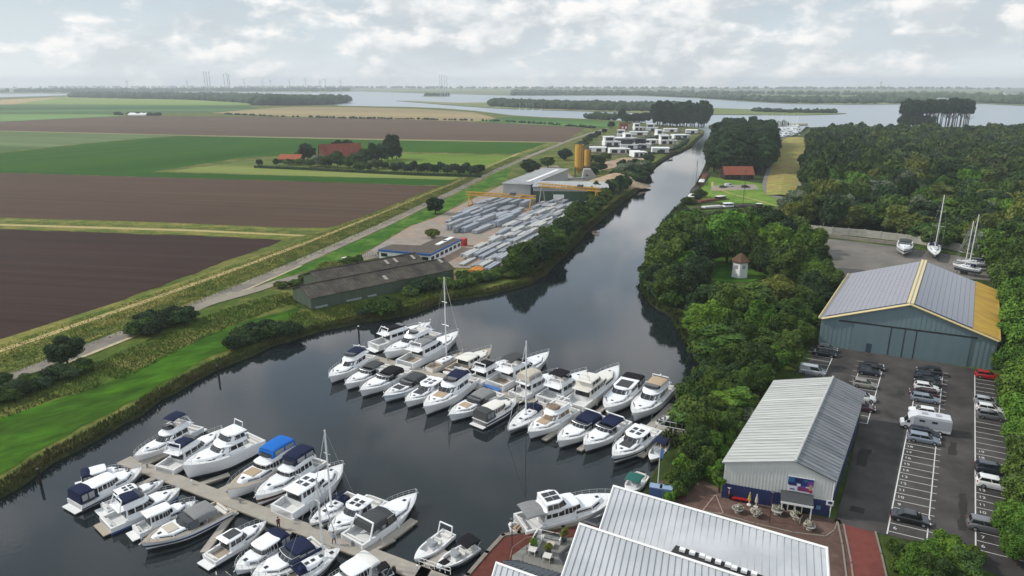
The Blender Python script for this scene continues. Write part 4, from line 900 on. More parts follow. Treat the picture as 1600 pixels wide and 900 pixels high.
# -- tree belt on the east bank, garden trees
G1 = 'broadleaf trees in the garden at the canal bend'; L1 = 'dark broadleaf tree around the garden with the white tower'
for x, y, r in [(1078, 352, 21), (1062, 360, 22), (1048, 380, 25), (1072, 376, 26), (1094, 358, 22), (1040, 402, 24), (1062, 412, 26), (1086, 396, 24), (1030, 432, 19), (1050, 442, 22), (1074, 440, 22), (1092, 424, 17), (1110, 354, 20), (1130, 354, 21), (1152, 354, 22), (1140, 362, 24), (1118, 362, 20), (1165, 360, 24), (1160, 384, 22), (1182, 354, 22), (1204, 354, 22), (1190, 374, 22), (1188, 398, 18), (1210, 376, 22), (1206, 408, 18), (1232, 360, 22), (1226, 386, 20), (1248, 372, 20), (1236, 408, 20), (1262, 384, 20), (1256, 408, 18), (1276, 400, 15), (1268, 424, 17), (1288, 420, 15), (1215, 425, 14)]:
    near(x, y, r * R.uniform(.85, 1.12), R.uniform(.9, 1.3), leaf=R.choice(('leaf_oak', 'leaf_oak', 'leaf_dark', 'leaf_bush', 'leaf_bright')), group=G1, label=L1)
for x, y, r in [(1118, 376, 10)]: near(x, y, r, 1.2, leaf='leaf_bright', label='small bright green tree standing in the garden shade', group=None)
G2 = 'broadleaf trees between the canal and the halls'; L2 = 'leafy green tree in the belt between the canal and the halls'
for x, y, r in [(1098, 470, 22), (1120, 462, 20), (1140, 478, 26), (1112, 496, 26), (1162, 488, 24), (1182, 470, 24), (1092, 500, 20), (1138, 508, 24), (1212, 484, 25), (1240, 492, 22), (1190, 500, 26), (1222, 512, 25), (1252, 516, 18), (1162, 524, 25), (1128, 534, 24), (1196, 534, 25), (1232, 540, 18), (1150, 556, 25), (1178, 562, 25), (1210, 560, 19), (1130, 566, 18), (1140, 586, 22), (1165, 592, 22), (1192, 590, 17), (1120, 604, 22), (1142, 622, 21), (1112, 634, 22), (1166, 624, 17), (1100, 660, 20), (1126, 656, 20), (1090, 684, 19), (1112, 690, 18), (1146, 650, 14), (1272, 446, 20), (1296, 440, 16), (1262, 470, 20), (1285, 465, 14), (1270, 500, 10)]:
    near(x, y, r * R.uniform(.8, 1.15), R.uniform(.9, 1.35), group=G2, label=L2, kind=R.choice(('round0', 'round1', 'round2', 'round3', 'round1', 'tall0', 'tall2')))
near(1212, 455, 24, .9, leaf='leaf_olive', kind='round2', label='yellowish olive tree beside the white garden tower', group=None)
near(1245, 462, 18, .9, leaf='leaf_olive', kind='round1', label='olive green tree next to the yellowish tree near the hangar', group=None)
near(1190, 505, 24, 1.0, leaf='leaf_bright', kind='round0', label='bright green round tree in the belt left of the hangar front', group=None)
G3 = 'shrubs on the quay between boats and hall'; L3 = 'bushy green shrub on the quay between the boats and the hall'
for x, y, r in [(1078, 712, 15), (1100, 716, 14), (1066, 728, 13), (1088, 736, 14), (1052, 748, 12), (1074, 754, 13), (1060, 766, 12), (1040, 764, 9), (1046, 776, 8), (1158, 642, 11), (1172, 640, 10), (1150, 668, 11), (1140, 684, 11), (1128, 706, 10), (1160, 690, 8), (1142, 700, 9), (1106, 740, 9)]:
    near(x, y, r, R.uniform(.85, 1.05), kind='bush%d' % R.randrange(4), leaf=R.choice(('leaf_bush', 'leaf_oak', 'leaf_bright')), name='shrub', label=L3, cat='shrub', group=G3, zk=.45)
near(1126, 742, 11, 2.4, kind='tall0', leaf='leaf_bright', label='columnar green tree against the corner of the white hall', group=None, zk=.5)
near(1170, 650, 13, .9, kind='bush1', leaf='leaf_willow', name='shrub', label='greyish green shrub under the light roof of the white hall', cat='shrub', group=None, zk=.45)
G4 = 'trees along the east edge of the car park'; L4 = 'bright leafy tree along the east edge of the car park'
for x, y, r in [(1592, 372, 26), (1574, 398, 22), (1600, 412, 26), (1580, 436, 24), (1606, 456, 28), (1586, 478, 24), (1606, 506, 30), (1592, 528, 26), (1612, 552, 30), (1590, 566, 26), (1608, 596, 32), (1588, 608, 24), (1604, 640, 28), (1596, 676, 22), (1612, 706, 30), (1594, 734, 22), (1606, 772, 30), (1580, 812, 24), (1612, 816, 30), (1596, 850, 24), (1640, 480, 32), (1645, 540, 34), (1650, 600, 34), (1650, 660, 34), (1652, 740, 36), (1650, 820, 36), (1640, 430, 28)]:
    near(x, y, r, R.uniform(1.0, 1.25), leaf=R.choice(('leaf_bright', 'leaf_oak', 'leaf_bright', 'leaf_bush')), group=G4, label=L4)
G5 = 'trees at the car park entrance'
for x, y, r in [(1452, 872, 28), (1484, 862, 26), (1504, 884, 26), (1430, 892, 24), (1470, 898, 28)]:
    near(x, y, r, 1.0, leaf=R.choice(('leaf_oak', 'leaf_bright')), group=G5, label='low spreading tree in the island at the car park entrance')
for x, y, r in [(1394, 852, 9), (1408, 862, 11), (1402, 882, 11), (1416, 880, 10), (1530, 872, 9), (1520, 862, 9)]:
    near(x, y, r, .9, kind='bush%d' % R.randrange(4), leaf=R.choice(('leaf_olive', 'leaf_bush')), name='shrub', cat='shrub', group='shrubs at the car park entrance', label='low dry shrub beside the red paved ramp at the car park entrance', zk=.45)

# -- wood on the right: trees in rows from the nearest on; the first 230 are things, the far rest one mass
def scatter(poly, sp, jit, zc):
    q = [G(x, y, 1 + zc).xy for x, y in poly]; x0, x1 = min(p.x for p in q), max(p.x for p in q); y0, y1 = min(p.y for p in q), max(p.y for p in q)
    res = []; y = y0; row = 0
    while y < y1:
        x = x0 + (row % 2) * sp / 2
        while x < x1:
            a, b = x + R.uniform(-jit, jit) * sp, y + R.uniform(-jit, jit) * sp; ins = False
            for i in range(len(q)):
                p, s = q[i], q[(i + 1) % len(q)]
                if (p.y > b) != (s.y > b) and a < (s.x - p.x) * (b - p.y) / (s.y - p.y) + p.x: ins = not ins
            if ins: res.append((a, b))
            x += sp
        y += sp * .87; row += 1
    return res
woodA = [(1222, 322), (1236, 304), (1262, 296), (1285, 292), (1300, 285), (1340, 272), (1380, 262), (1440, 250), (1500, 246), (1700, 240), (1760, 400), (1620, 400), (1560, 385), (1540, 372), (1490, 358), (1440, 344), (1395, 336), (1330, 330), (1270, 327), (1232, 326)]
ptsA = sorted(scatter(woodA, 8.6, .38, 8), key=lambda p: p[1])
ptsA = [p for p in ptsA if p[0] < p[1] * .80 + 12]
LFA = ['leaf_oak', 'leaf_oak', 'leaf_bush', 'leaf_poplar', 'leaf_dark', 'leaf_bright', 'leaf_olive']
far_pts = []
for i, (x, y) in enumerate(ptsA):
    h = R.uniform(7.5, 15.5); wdt = R.uniform(6.5, 14)
    if i < 260:
        tree('woodland_tree', 'broadleaf tree in the wood behind the storage yard wall', 'tree', 'trees of the wood behind the storage yard', (x, y, 1), R.choice(('far0', 'far1', 'far2', 'far3', 'far0', 'far2', 'tall1')), R.choice(LFA) if R.random() > .06 else 'leaf_willow', h if R.random() > .15 else h * 1.25, wdt)
    else: far_pts.append((x, y, h, wdt, 0))
for poly, sp, hr, k in [([(1262, 298), (1256, 278), (1262, 250), (1275, 228), (1330, 222), (1352, 244), (1390, 258), (1340, 272), (1300, 286)], 8.5, (11, 20), 1),
                        ([(1262, 224), (1268, 203), (1320, 200), (1420, 200.5), (1530, 201), (1650, 198), (1700, 240), (1500, 246), (1400, 256), (1350, 240), (1330, 222)], 10.5, (6, 16), 0)]:
    for x, y in scatter(poly, sp, .4, 8): far_pts.append((x, y, R.uniform(*hr), R.uniform(8, 12) if k else R.uniform(8, 14), k))
def merged(name, label, pts, groups, keyfn, cat='wood'):
    """one mass of many small crowns"""
    tv, tq, tt, o = [], [], [], 0; variants = [foliage(rx=4.2, rz=4.5, zc=4.9, nl=22, lobe=1.45, nleaf=900, leaf=.85, flat=.6, seed=200 + i) for i in range(6)]
    sets = {}
    for p in pts: sets.setdefault(keyfn(p), []).append(p)
    Vs, Qs, Ts, qm, tm_ = [], [], [], [], []
    mats = list(sets)
    for mi, mk in enumerate(mats):
        for (x, y, h, wd, k) in sets[mk]:
            V, Q, T = variants[R.randrange(6)]; a = R.uniform(0, 6.28); cs, sn = math.cos(a), math.sin(a); sx = wd / 8.4; sz = h / 9.4
            W2 = np.empty_like(V); W2[:, 0] = (V[:, 0] * cs - V[:, 1] * sn) * sx + x; W2[:, 1] = (V[:, 0] * sn + V[:, 1] * cs) * sx + y; W2[:, 2] = V[:, 2] * sz + 1
            Vs.append(W2); Qs.append(Q + o); Ts.append(T + o); o += len(V); qm.append(np.full(len(Q), mi)); tm_.append(np.full(len(T), mi))
    me = np_mesh(name, np.vstack(Vs), np.vstack(Qs), np.vstack(Ts), [FOLS[m] for m in mats])
    me.polygons.foreach_set('material_index', np.concatenate(qm + tm_).astype(np.int32))
    ob = bpy.data.objects.new(name, me); C.objects.link(ob); return tag(ob, label, cat, None, 'stuff')
FOLS = {}
for k_, c_ in (('a', '#3f5228'), ('b', '#4a5d2c'), ('c', '#34462a'), ('d', '#52652e'), ('e', '#44503a'), ('f', '#566034')):
    FOLS[k_] = mat('far_leaf_' + k_, hx(c_, .9), .85, var=.3, vs=.35, spec=.2)
merged('distant_wood', 'dark rolling wood stretching back to the lake shore', far_pts, None, lambda p: R.choice('bccaae') if p[4] else R.choice('aaabbccdef'))
# -- poplar block by the channel
popl = scatter([(1112, 262), (1108, 250), (1118, 222), (1138, 212), (1185, 211), (1207, 222), (1207, 246), (1196, 262), (1172, 264), (1140, 262)], 7.5, .35, 4)
for x, y in popl: tree('poplar_tree', 'tall dark poplar in the dense block beside the red roofed barn', 'tree', 'poplars in the block beside the channel', (x, y, 1), 'tall%d' % R.randrange(3), R.choice(('leaf_poplar', 'leaf_dark', 'leaf_poplar')), R.uniform(16, 27), R.uniform(8.5, 12))
# -- row of tall bare-trunked poplars at the lake, and the block on the channel's west side
for k in range(36):
    p = G(1409 + (k % 18) * 6.0 + R.uniform(-2, 2), 196.5 + (k // 18) * 1.2, 1); tree('lakeside_poplar', 'tall poplar with bare lower trunk in the row at the lake shore', 'tree', 'bare trunked poplars at the lake shore', p, 'pole%d' % R.randrange(3), 'leaf_dark', R.uniform(33, 38), 11.5)
for k in range(8): p = G(1412 + k * 5.5, 197.5, 1); tree('shrub', 'dark thicket under the bare trunked poplars by the lake', 'shrub', 'thicket under the lakeside poplars', p, 'bush%d' % (k % 4), 'leaf_dark', R.uniform(12, 17), 16)
for k in range(30):
    p = G(1026 + (k % 15) * 5.3 + R.uniform(-2, 2), 195.5 + (k // 15) * 2.4, 1); tree('lakeside_tree', 'tall dark tree of the block behind the white villas', 'tree', 'trees behind the white villas', p, 'far%d' % R.randrange(4), 'leaf_dark', R.uniform(29, 35), 20)
for k in range(7): p = G(972 + k * 6, 191.5 + (k % 2), 1); tree('lakeside_tree', 'dark rounded tree of the small clump on the field edge near the villas', 'tree', 'clump on the field edge near the villas', p, 'far%d' % R.randrange(4), 'leaf_dark', R.uniform(12, 20), 15)
# -- hedge of trees along the canal below the precast yard
base = [(722, 444), (742, 440), (766, 436), (790, 430), (806, 428), (820, 424), (834, 416), (846, 406), (856, 396), (866, 386), (878, 374), (888, 364), (898, 353), (908, 344), (918, 335), (928, 326), (940, 316), (952, 308), (964, 300), (976, 294), (988, 286)]
for i, (x, y) in enumerate(base):
    for k in range(3):
        px, py = x + R.uniform(-9, 11), y + 3.5 - k * 3.4 + R.uniform(-1.5, 1.5); b0 = G(px, py, 1)
        if px < 800: h_, w_, kd_ = R.uniform(2, 3.5), R.uniform(4, 6), 'bush%d' % R.randrange(4)
        else: h_, w_, kd_ = R.uniform(5.5, 10), R.uniform(6, 9), 'far%d' % R.randrange(4)
        tree('bank_tree', 'dark shrubby tree on the canal bank below the precast yard', 'tree', 'shrubby trees on the canal bank below the yard', b0, kd_, R.choice(('leaf_bush', 'leaf_oak', 'leaf_dark')), h_, w_)
for k in range(34):
    t_ = R.random(); px = 958 + 60 * t_ + R.uniform(-14, 14); py = 284 - 22 * t_ + R.uniform(-10, 8)
    if px > 1000 + (282 - py) * .75: continue
    tree('willow_shrub', 'greyish willow shrub on the bank between the works and the villas', 'shrub', 'willow shrubs between the works and the villas', G(px, py, 1), 'far%d' % R.randrange(4), R.choice(('leaf_willow', 'leaf_bush', 'leaf_dark', 'leaf_bush')), R.uniform(4, 8), R.uniform(7, 11))
# -- single trees of the west side
def single(px, py, h_, w_, leaf, lab, kind=None, name='leafy_tree', group=None, cat='tree'):
    return tree(name, lab, cat, group, G(px, py, 1), kind or 'round%d' % R.randrange(4), leaf, h_, w_)
single(106, 571, 6.2, 7.2, 'leaf_dark', 'lone dark round tree beside the road on the left')
single(680, 334, 7.5, 8.5, 'leaf_dark', 'lone dark tree beside the road above the site office')
single(828, 272, 10, 13, 'leaf_dark', 'wide dark tree at the far corner of the grey precast hall')
single(856, 262, 8, 10, 'leaf_bush', 'green tree behind the grey precast hall by the road')
single(882, 250, 9, 12, 'leaf_dark', 'dark tree to the left of the yellow silos by the road')
single(955, 200, 9, 10, 'leaf_dark', 'small dark tree at the end of the road near the red barn')
for k, (x, y) in enumerate(((918, 222), (926, 217), (934, 213), (905, 234), (912, 228), (944, 208), (925, 262), (936, 258), (946, 250), (930, 250), (918, 256), (940, 268), (925, 272))):
    single(x, y, R.uniform(4, 7), R.uniform(7, 11), R.choice(('leaf_bush', 'leaf_dark')), 'scrubby bush along the road between the silos and the villas', 'far%d' % (k % 4), 'shrub', 'scrub between the silos and the villas', 'shrub')
for k, (x, y, h_, w_, lf) in enumerate(((481, 250, 13, 13, 'leaf_dark'), (470, 250, 7, 9, 'leaf_oak'), (513, 246, 11, 12, 'leaf_dark'), (528, 244, 12, 11, 'leaf_dark'), (545, 243, 13, 12, 'leaf_dark'), (498, 260, 9, 10, 'leaf_willow'), (510, 262, 9, 10, 'leaf_oak'), (528, 262, 11, 11, 'leaf_oak'), (546, 263, 9, 9, 'leaf_oak'), (560, 258, 10, 11, 'leaf_poplar'), (572, 256, 12, 12, 'leaf_poplar'), (584, 255, 14, 12, 'leaf_poplar'), (596, 253, 14, 12, 'leaf_poplar'), (606, 251, 16, 11, 'leaf_dark'), (613, 249, 21, 12, 'leaf_dark'), (620, 250, 13, 9, 'leaf_dark'), (563, 268, 7, 9, 'leaf_bush'), (590, 264, 7, 9, 'leaf_bush'), (406, 259, 5, 5, 'leaf_dark'), (432, 259, 5, 5, 'leaf_dark'), (451, 258, 5, 8, 'leaf_bush'), (575, 266, 6, 8, 'leaf_oak'), (602, 264, 5, 6, 'leaf_dark'), (485, 261, 5, 8, 'leaf_oak'), (468, 258, 5, 9, 'leaf_oak'))):
    single(x, y, h_, w_, lf, 'leafy tree standing around the red roofed farm', 'far%d' % (k % 4), 'farm_tree', 'trees around the farmyard')
for k in range(14):
    x = 617 + (k // 2) * 20.5 + (k % 2) * 10; single(x, 269 - (k % 2) * 2.5 + (k // 2) * .7, 6.4, 7.0, 'leaf_dark', 'clipped round tree in the double row beside the farm hedge', 'far%d' % (k % 4), 'orchard_tree', 'double row of round trees beside the farm')
hb = thing('hedge', 'long clipped dark hedge in front of the farm and its round trees', 'hedge', G(575, 273, 1))
def hedge_mesh(path, wd, h_, seed):
    rng = np.random.default_rng(seed); P, Nn = [], []
    for a, b in zip(path[:-1], path[1:]):
        L_ = (b - a).length; n = int(L_ * 9); t_ = rng.random(n); c = np.array(a)[None] + t_[:, None] * np.array(b - a)[None]; d = np.array((b - a).normalized()); nn = np.array([-d[1], d[0], 0])
        s_ = rng.integers(0, 3, n); off_ = np.where(s_ == 0, -.5, np.where(s_ == 1, .5, rng.uniform(-.5, .5, n))); z = np.where(s_ == 2, h_, rng.uniform(0, h_, n))
        P.append(c + nn * (off_ * wd)[:, None] + np.array([0, 0, 1])[None] * z[:, None] + rng.normal(size=(n, 3)) * .12)
        Nn.append(nn * np.where(s_ == 2, 0, np.sign(off_))[:, None] + np.array([0, 0, 1]) * np.where(s_ == 2, 1, .2)[:, None] + rng.normal(size=(n, 3)) * .4)
    P, Nn = np.vstack(P), np.vstack(Nn); Nn /= np.linalg.norm(Nn, axis=1)[:, None]; return leaf_quads(P, Nn, .42, rng)
pth = [G(398, 262.5, 1), G(480, 266, 1), G(560, 270, 1), G(640, 274, 1), G(752, 277.5, 1)]; o_ = hb.location.copy()
V, Q = hedge_mesh([p - o_ for p in pth], 1.6, 1.9, 3); me = np_mesh('leaves', V, Q, [], FOL['leaf_dark']); ob = bpy.data.objects.new('leaves', me); C.objects.link(ob); ob.parent = hb
mb = MB(); [mb.box((p + q) / 2 - o_ + Vector((0, 0, .85)), ((q - p).length, 1.3, 1.6), ang(p, q)) for p, q in zip(pth[:-1], pth[1:])]; mb.build('inner_growth', FOL['leaf_dark'], hb)
# brambles on the west bank
for lab, pts, w_, h_ in (('sprawling dark bramble thicket beside the road above the meadow', [(222, 520), (240, 514), (258, 510), (276, 506), (292, 503), (232, 508), (252, 503), (272, 500), (244, 522)], 6, 3), ('dark bramble thicket on the water edge above the moored boats', [(368, 540), (386, 536), (404, 532), (422, 528), (440, 526), (456, 522), (378, 530), (398, 524), (418, 520), (436, 518), (366, 546)], 5, 3), ('low bramble scrub along the road at the left edge', [(-10, 628), (10, 618), (30, 610), (50, 604), (70, 597), (90, 588), (20, 626), (44, 616), (66, 606), (0, 600), (-30, 640), (110, 590), (130, 578)], 4.6, 2.2)):
    for k, (x, y) in enumerate(pts): tree('bramble_bush', lab, 'bush', lab.replace('sprawling ', ''), G(x, y, 1), 'bush%d' % (k % 4), 'leaf_dark' if k % 3 else 'leaf_bush', h_ * R.uniform(.8, 1.15), w_ * R.uniform(.85, 1.2))
for k, (x, y, h_, w_) in enumerate(((585, 488, 3.2, 5.5), (600, 492, 4.2, 7), (612, 484, 3.2, 6), (655, 456, 3, 7), (672, 452, 3.2, 7), (690, 448, 2.8, 6), (640, 462, 2.5, 5), (712, 452, 2.6, 5), (728, 446, 3, 5), (570, 492, 2, 4))):
    tree('shrub', 'green shrub on the bank in front of the long old barn', 'shrub', 'shrubs in front of the old barn', G(x, y, 1), 'bush%d' % (k % 4), R.choice(('leaf_bush', 'leaf_dark')), h_, w_)
for k, (x, y, h_, w_) in enumerate(((505, 432, 3, 6), (518, 424, 3.2, 7), (532, 420, 2.6, 5), (480, 440, 2.4, 5), (545, 414, 2.6, 5), (462, 446, 1.8, 4), (560, 411, 2.5, 4), (440, 450, 1.8, 4), (496, 440, 2, 4), (614, 405, 2.2, 4), (627, 404, 2.2, 4), (676, 372, 3.5, 5), (600, 398, 1.6, 4))):
    tree('shrub', 'weedy green shrub behind the old barns along the driveway', 'shrub', 'weedy shrubs along the driveway', G(x, y, 1), 'bush%d' % (k % 4), R.choice(('leaf_bush', 'leaf_bright', 'leaf_olive')), h_, w_)
# -- reeds and rough grass: nobody could count the blades
def tuft_mass(name, label, paths, per_m, spread, h_, blade, m, seed, lean=.35):
    rng = np.random.default_rng(seed); Ps = []
    for path in paths:
        q = [np.array(p) for p in path]
        for a, b in zip(q[:-1], q[1:]):
            L_ = np.linalg.norm(b - a); n = max(1, int(L_ * per_m)); t_ = rng.random(n); d = (b - a) / max(L_, 1e-6); nn = np.array([-d[1], d[0], 0])
            Ps.append(a + t_[:, None] * (b - a) + nn * (rng.uniform(spread[0], spread[1], n))[:, None])
    P = np.vstack(Ps); n = len(P); B = []
    hh = h_ * rng.uniform(.5, 1.25, n)
    a = rng.uniform(0, 2 * np.pi, n); dx = np.stack([np.cos(a), np.sin(a), 0 * a], 1) * blade * rng.uniform(.6, 1.3, (n, 1)); ln = rng.normal(size=(n, 3)) * lean; ln[:, 2] = 1; up = ln * hh[:, None]
    V = np.stack([P - dx, P + dx, P + dx * .55 + up, P - dx * .55 + up], 1).reshape(-1, 3)
    me = np_mesh(name, V, np.arange(4 * n).reshape(n, 4), [], m); o = bpy.data.objects.new(name, me); C.objects.link(o); return tag(o, label, 'plants', None, 'stuff')
WS = [G(x, y, .8) for x, y in WEST_SHORE]; ES = [G(x, y, .8) for x, y in EAST_SHORE[9:]]
tuft_mass('reeds', 'brownish green reeds fringing the canal banks', [WS], 70, (-1.3, 1.5), .7, .1, mat('reed', hx('#47522a'), .9, var=.3, vs=.25, col2=hx('#565233'), c2s=.07), 1)
tuft_mass('bank_growth', 'dark overhanging growth along the east canal bank', [ES], 40, (-1.5, 2.0), .9, .14, mat('bank_leaf', hx('#3f4a26'), .9, var=.35, vs=.5), 2)
vg = [[G(x, y + d, 1.05) for x, y in off(34, ROADL[:13])] for d in (0,)]
tuft_mass('rough_grass', 'straw coloured rough grass on the verges of the road', vg + [[G(x, y, 1.05) for x, y in off(20, ROADL[:14])]], 70, (-7, 6), .28, .09, mat('rough_grass', hx('#6f6d3a'), .95, var=.35, vs=.2, col2=hx('#55652a'), c2s=.15, c2r=(.4, .6)), 3)
tuft_mass('weeds', 'weedy tall grass between the meadow and the road', [[G(x, y, 1.05) for x, y in ((-60, 655), (60, 610), (150, 588), (230, 548), (320, 508), (400, 478), (460, 462), (560, 486), (640, 468), (720, 448))]], 90, (-6.5, 5), .36, .1, mat('weeds', hx('#56632c'), .95, var=.3, vs=.2, col2=hx('#465a22'), c2s=.2, c2r=(.4, .6)), 4)
tuft_mass('weeds', 'rough grass in front of the long old barn', [[G(x, y, 1.05) for x, y in ((452, 500), (520, 492), (600, 482), (660, 462), (740, 446))]], 80, (-5, 5), .38, .1, mat('barn_weeds', hx('#65702f'), .95, var=.4, vs=.4, col2=hx('#4c5a2a'), c2s=.2, c2r=(.4, .6)), 5)
# -- far woods on the other shores
def far_wood(name, label, path, h_, dep, n, key, seed, wob=.5):
    rng = np.random.default_rng(seed); q = [G(x, y, 1) for x, y in path]; Ls = [(b - a).length for a, b in zip(q[:-1], q[1:])]; tot = sum(Ls)
    V, T, o = [], [], 0; iv, it = ICO2 if h_ < 0 else ICO1
    for k in range(n):
        s = rng.random() * tot; i = 0
        while i < len(Ls) - 1 and s > Ls[i]: s -= Ls[i]; i += 1
        p = np.array(q[i].lerp(q[i + 1], min(1, s / Ls[i]))); p[1] += rng.random() * dep; hh = h_ * rng.uniform(.6, 1.2); ww = hh * rng.uniform(.5, 1.0)
        v = iv * rng.uniform(.75, 1.2, (len(iv), 1)) * np.array([ww, ww, hh * .55]) + p + np.array([0, 0, hh * .45]); V.append(v); T.append(it + o); o += len(v)
    V, T = np.vstack(V), np.vstack(T); me = np_mesh(name, V, np.zeros((0, 4), np.int32), T, mat('far_trees_' + key, hx(dict(a='#3a4a30', b='#44523a', c='#3f4f3c', d='#32422c')[key]), .9, var=.3, vs=.02))
    ob = bpy.data.objects.new(name, me); C.objects.link(ob); return tag(ob, label, 'wood', None, 'stuff')
far_wood('far_wood', 'grey green wood at the end of the polder fields on the left', [(100, 152), (200, 154), (300, 156), (400, 162), (440, 164), (500, 164)], 20, 330, 1500, 'c', 31)
far_wood('far_wood', 'wood on the left peninsula tip beside the open water', [(390, 164), (440, 165), (508, 164)], 22, 250, 500, 'd', 32)
far_wood('far_wood', 'thin line of trees on the far left horizon', [(0, 144.5), (130, 145), (300, 143), (520, 143)], 24, 700, 700, 'c', 33)
far_wood('island_wood', 'long dark wood on the island in the lake', [(766, 166), (850, 170), (950, 173), (1040, 174.5), (1090, 173)], 15, 230, 1100, 'd', 34)
far_wood('island_wood', 'low bushes along the reed tip of the island', [(1180, 174.5), (1225, 176), (1310, 177)], 8, 30, 60, 'd', 35)
far_wood('far_wood', 'tree lined far shore across the lake', [(800, 149), (1000, 149), (1090, 152.5), (1160, 157), (1240, 161), (1330, 162), (1430, 161.5)], 17, 300, 900, 'c', 36)
far_wood('far_wood', 'tree lined far shore beyond the lake on the right', [(1462, 158), (1540, 160), (1600, 163), (2000, 165)], 20, 500, 700, 'b', 37)
far_wood('far_wood', 'hazy tree lines on the land towards the horizon', [(0, 138), (400, 137.5), (800, 139.5), (1200, 140), (1600, 140)], 24, 1500, 700, 'c', 38)
far_wood('far_wood', 'dark band of trees across the hinterland of the far shore', [(800, 145), (1100, 147), (1400, 150), (1700, 152)], 18, 500, 420, 'b', 39)
far_wood('far_wood', 'small wooded islet left of the island', [(664, 150), (700, 150)], 13, 60, 60, 'd', 40)
far_wood('field_hedge', 'low hedge of bushes along the far field edge', [(345, 178.5), (420, 182), (520, 184.5), (640, 187), (742, 189)], 3.2, 8, 150, 'd', 41)
far_wood('field_hedge', 'dark bushes around the white glasshouse', [(175, 180), (250, 181)], 6, 10, 40, 'd', 42)
far_wood('field_hedge', 'bushes on the green field below the lake shore', [(742, 189), (800, 191), (870, 196), (930, 201), (900, 198)], 3.2, 12, 70, 'd', 43)
far_wood('field_hedge', 'bushes at the lake edge beyond the green field', [(915, 185.5), (960, 188)], 11, 12, 26, 'd', 44)
far_wood('harbour_bushes', 'low bushes on the spit before the far marina', [(1112, 202), (1140, 203.5), (1165, 205), (1230, 197)], 7, 10, 46, 'b', 45)
far_wood('villa_bushes', 'garden bushes between the white villas', [(915, 236), (960, 238), (1000, 243), (1040, 240), (1062, 232), (1074, 222), (1040, 214), (1000, 222), (960, 224)], 3.6, 8, 90, 'd', 46)
# -- overhanging bushes on the east waterline
shore = [(1082, 311), (1070, 322), (1060, 334), (1050, 346), (1044, 358), (1038, 370), (1031, 384), (1026, 396), (1021, 408), (1017, 420), (1013, 432), (1012, 444), (1016, 456), (1024, 466), (1034, 474), (1046, 480), (1090, 548), (1098, 560), (1106, 570), (1112, 580), (1107, 592), (1100, 604), (1093, 618), (1086, 630), (1079, 642), (1070, 656)]
for k, (x, y) in enumerate(shore):
    for j in range(2):
        q = G(x + R.uniform(-1, 7) + j * 4, y + R.uniform(-3, 3), 1); tree('bank_bush', 'leafy bush hanging over the water along the east canal bank', 'bush', 'bushes hanging over the east canal bank', q, 'bush%d' % R.randrange(4), R.choice(('leaf_bush', 'leaf_oak', 'leaf_dark')), R.uniform(2.6, 4.6), R.uniform(5, 7.5))
# ================================================================== BOATS
def gel(c, name): return mat(name, c, .28, spec=.5, coat=.25)
B = dict(white=gel((.80, .81, .82), 'gelcoat_white'), cream=gel((.70, .67, .60), 'gelcoat_cream'), grey=gel((.42, .44, .47), 'gelcoat_grey'), dark=gel((.03, .033, .04), 'gelcoat_black'), navy=gel((.025, .035, .09), 'gelcoat_navy'),
         blue=gel((.06, .16, .42), 'gelcoat_blue'), lblue=gel((.50, .58, .68), 'gelcoat_pale_blue'), brown=gel((.09, .045, .03), 'varnished_mahogany'), green=gel((.03, .09, .07), 'gelcoat_green'), red=gel((.35, .05, .04), 'gelcoat_red'))
FAB = dict(navy=mat('canvas_navy', (.018, .024, .055), .85, var=.1, vs=2), black=mat('canvas_black', (.017, .017, .019), .85), grey=mat('canvas_grey', (.22, .22, .22), .85, var=.1, vs=2), dgrey=mat('canvas_charcoal', (.07, .072, .075), .85), blue=mat('canvas_blue', (.02, .14, .48), .8), tan=mat('cushion_tan', (.42, .32, .22), .85), white=mat('cushion_white', (.68, .67, .64), .8), green=mat('canvas_green', (.03, .12, .10), .8), beige=mat('canvas_beige', (.50, .45, .37), .85))
m_teak = mat('teak_deck', (.40, .34, .27), .8, var=.15, vs=3, stretch=(1, 6, 1)); m_deckw = mat('deck_white', (.70, .70, .69), .6, var=.04, vs=2)
m_win = mat('boat_window', (.012, .014, .017), .06, spec=.8); m_winl = mat('clear_vinyl', (.25, .26, .27), .12, spec=.7)
m_steel = mat('stainless', (.55, .56, .57), .35, metal=.25); m_mast = mat('mast_alloy', (.72, .72, .71), .4); m_boot = mat('boot_stripe', (.02, .021, .024), .5); m_rub = mat('rubber_black', (.02, .02, .02), .7)
m_fend = {'blue': mat('fender_blue', (.03, .06, .25), .5), 'white': mat('fender_white', (.65, .65, .63), .5), 'black': m_rub}
def sst(a, b, x): t_ = min(1, max(0, (x - a) / (b - a))); return t_ * t_ * (3 - 2 * t_)

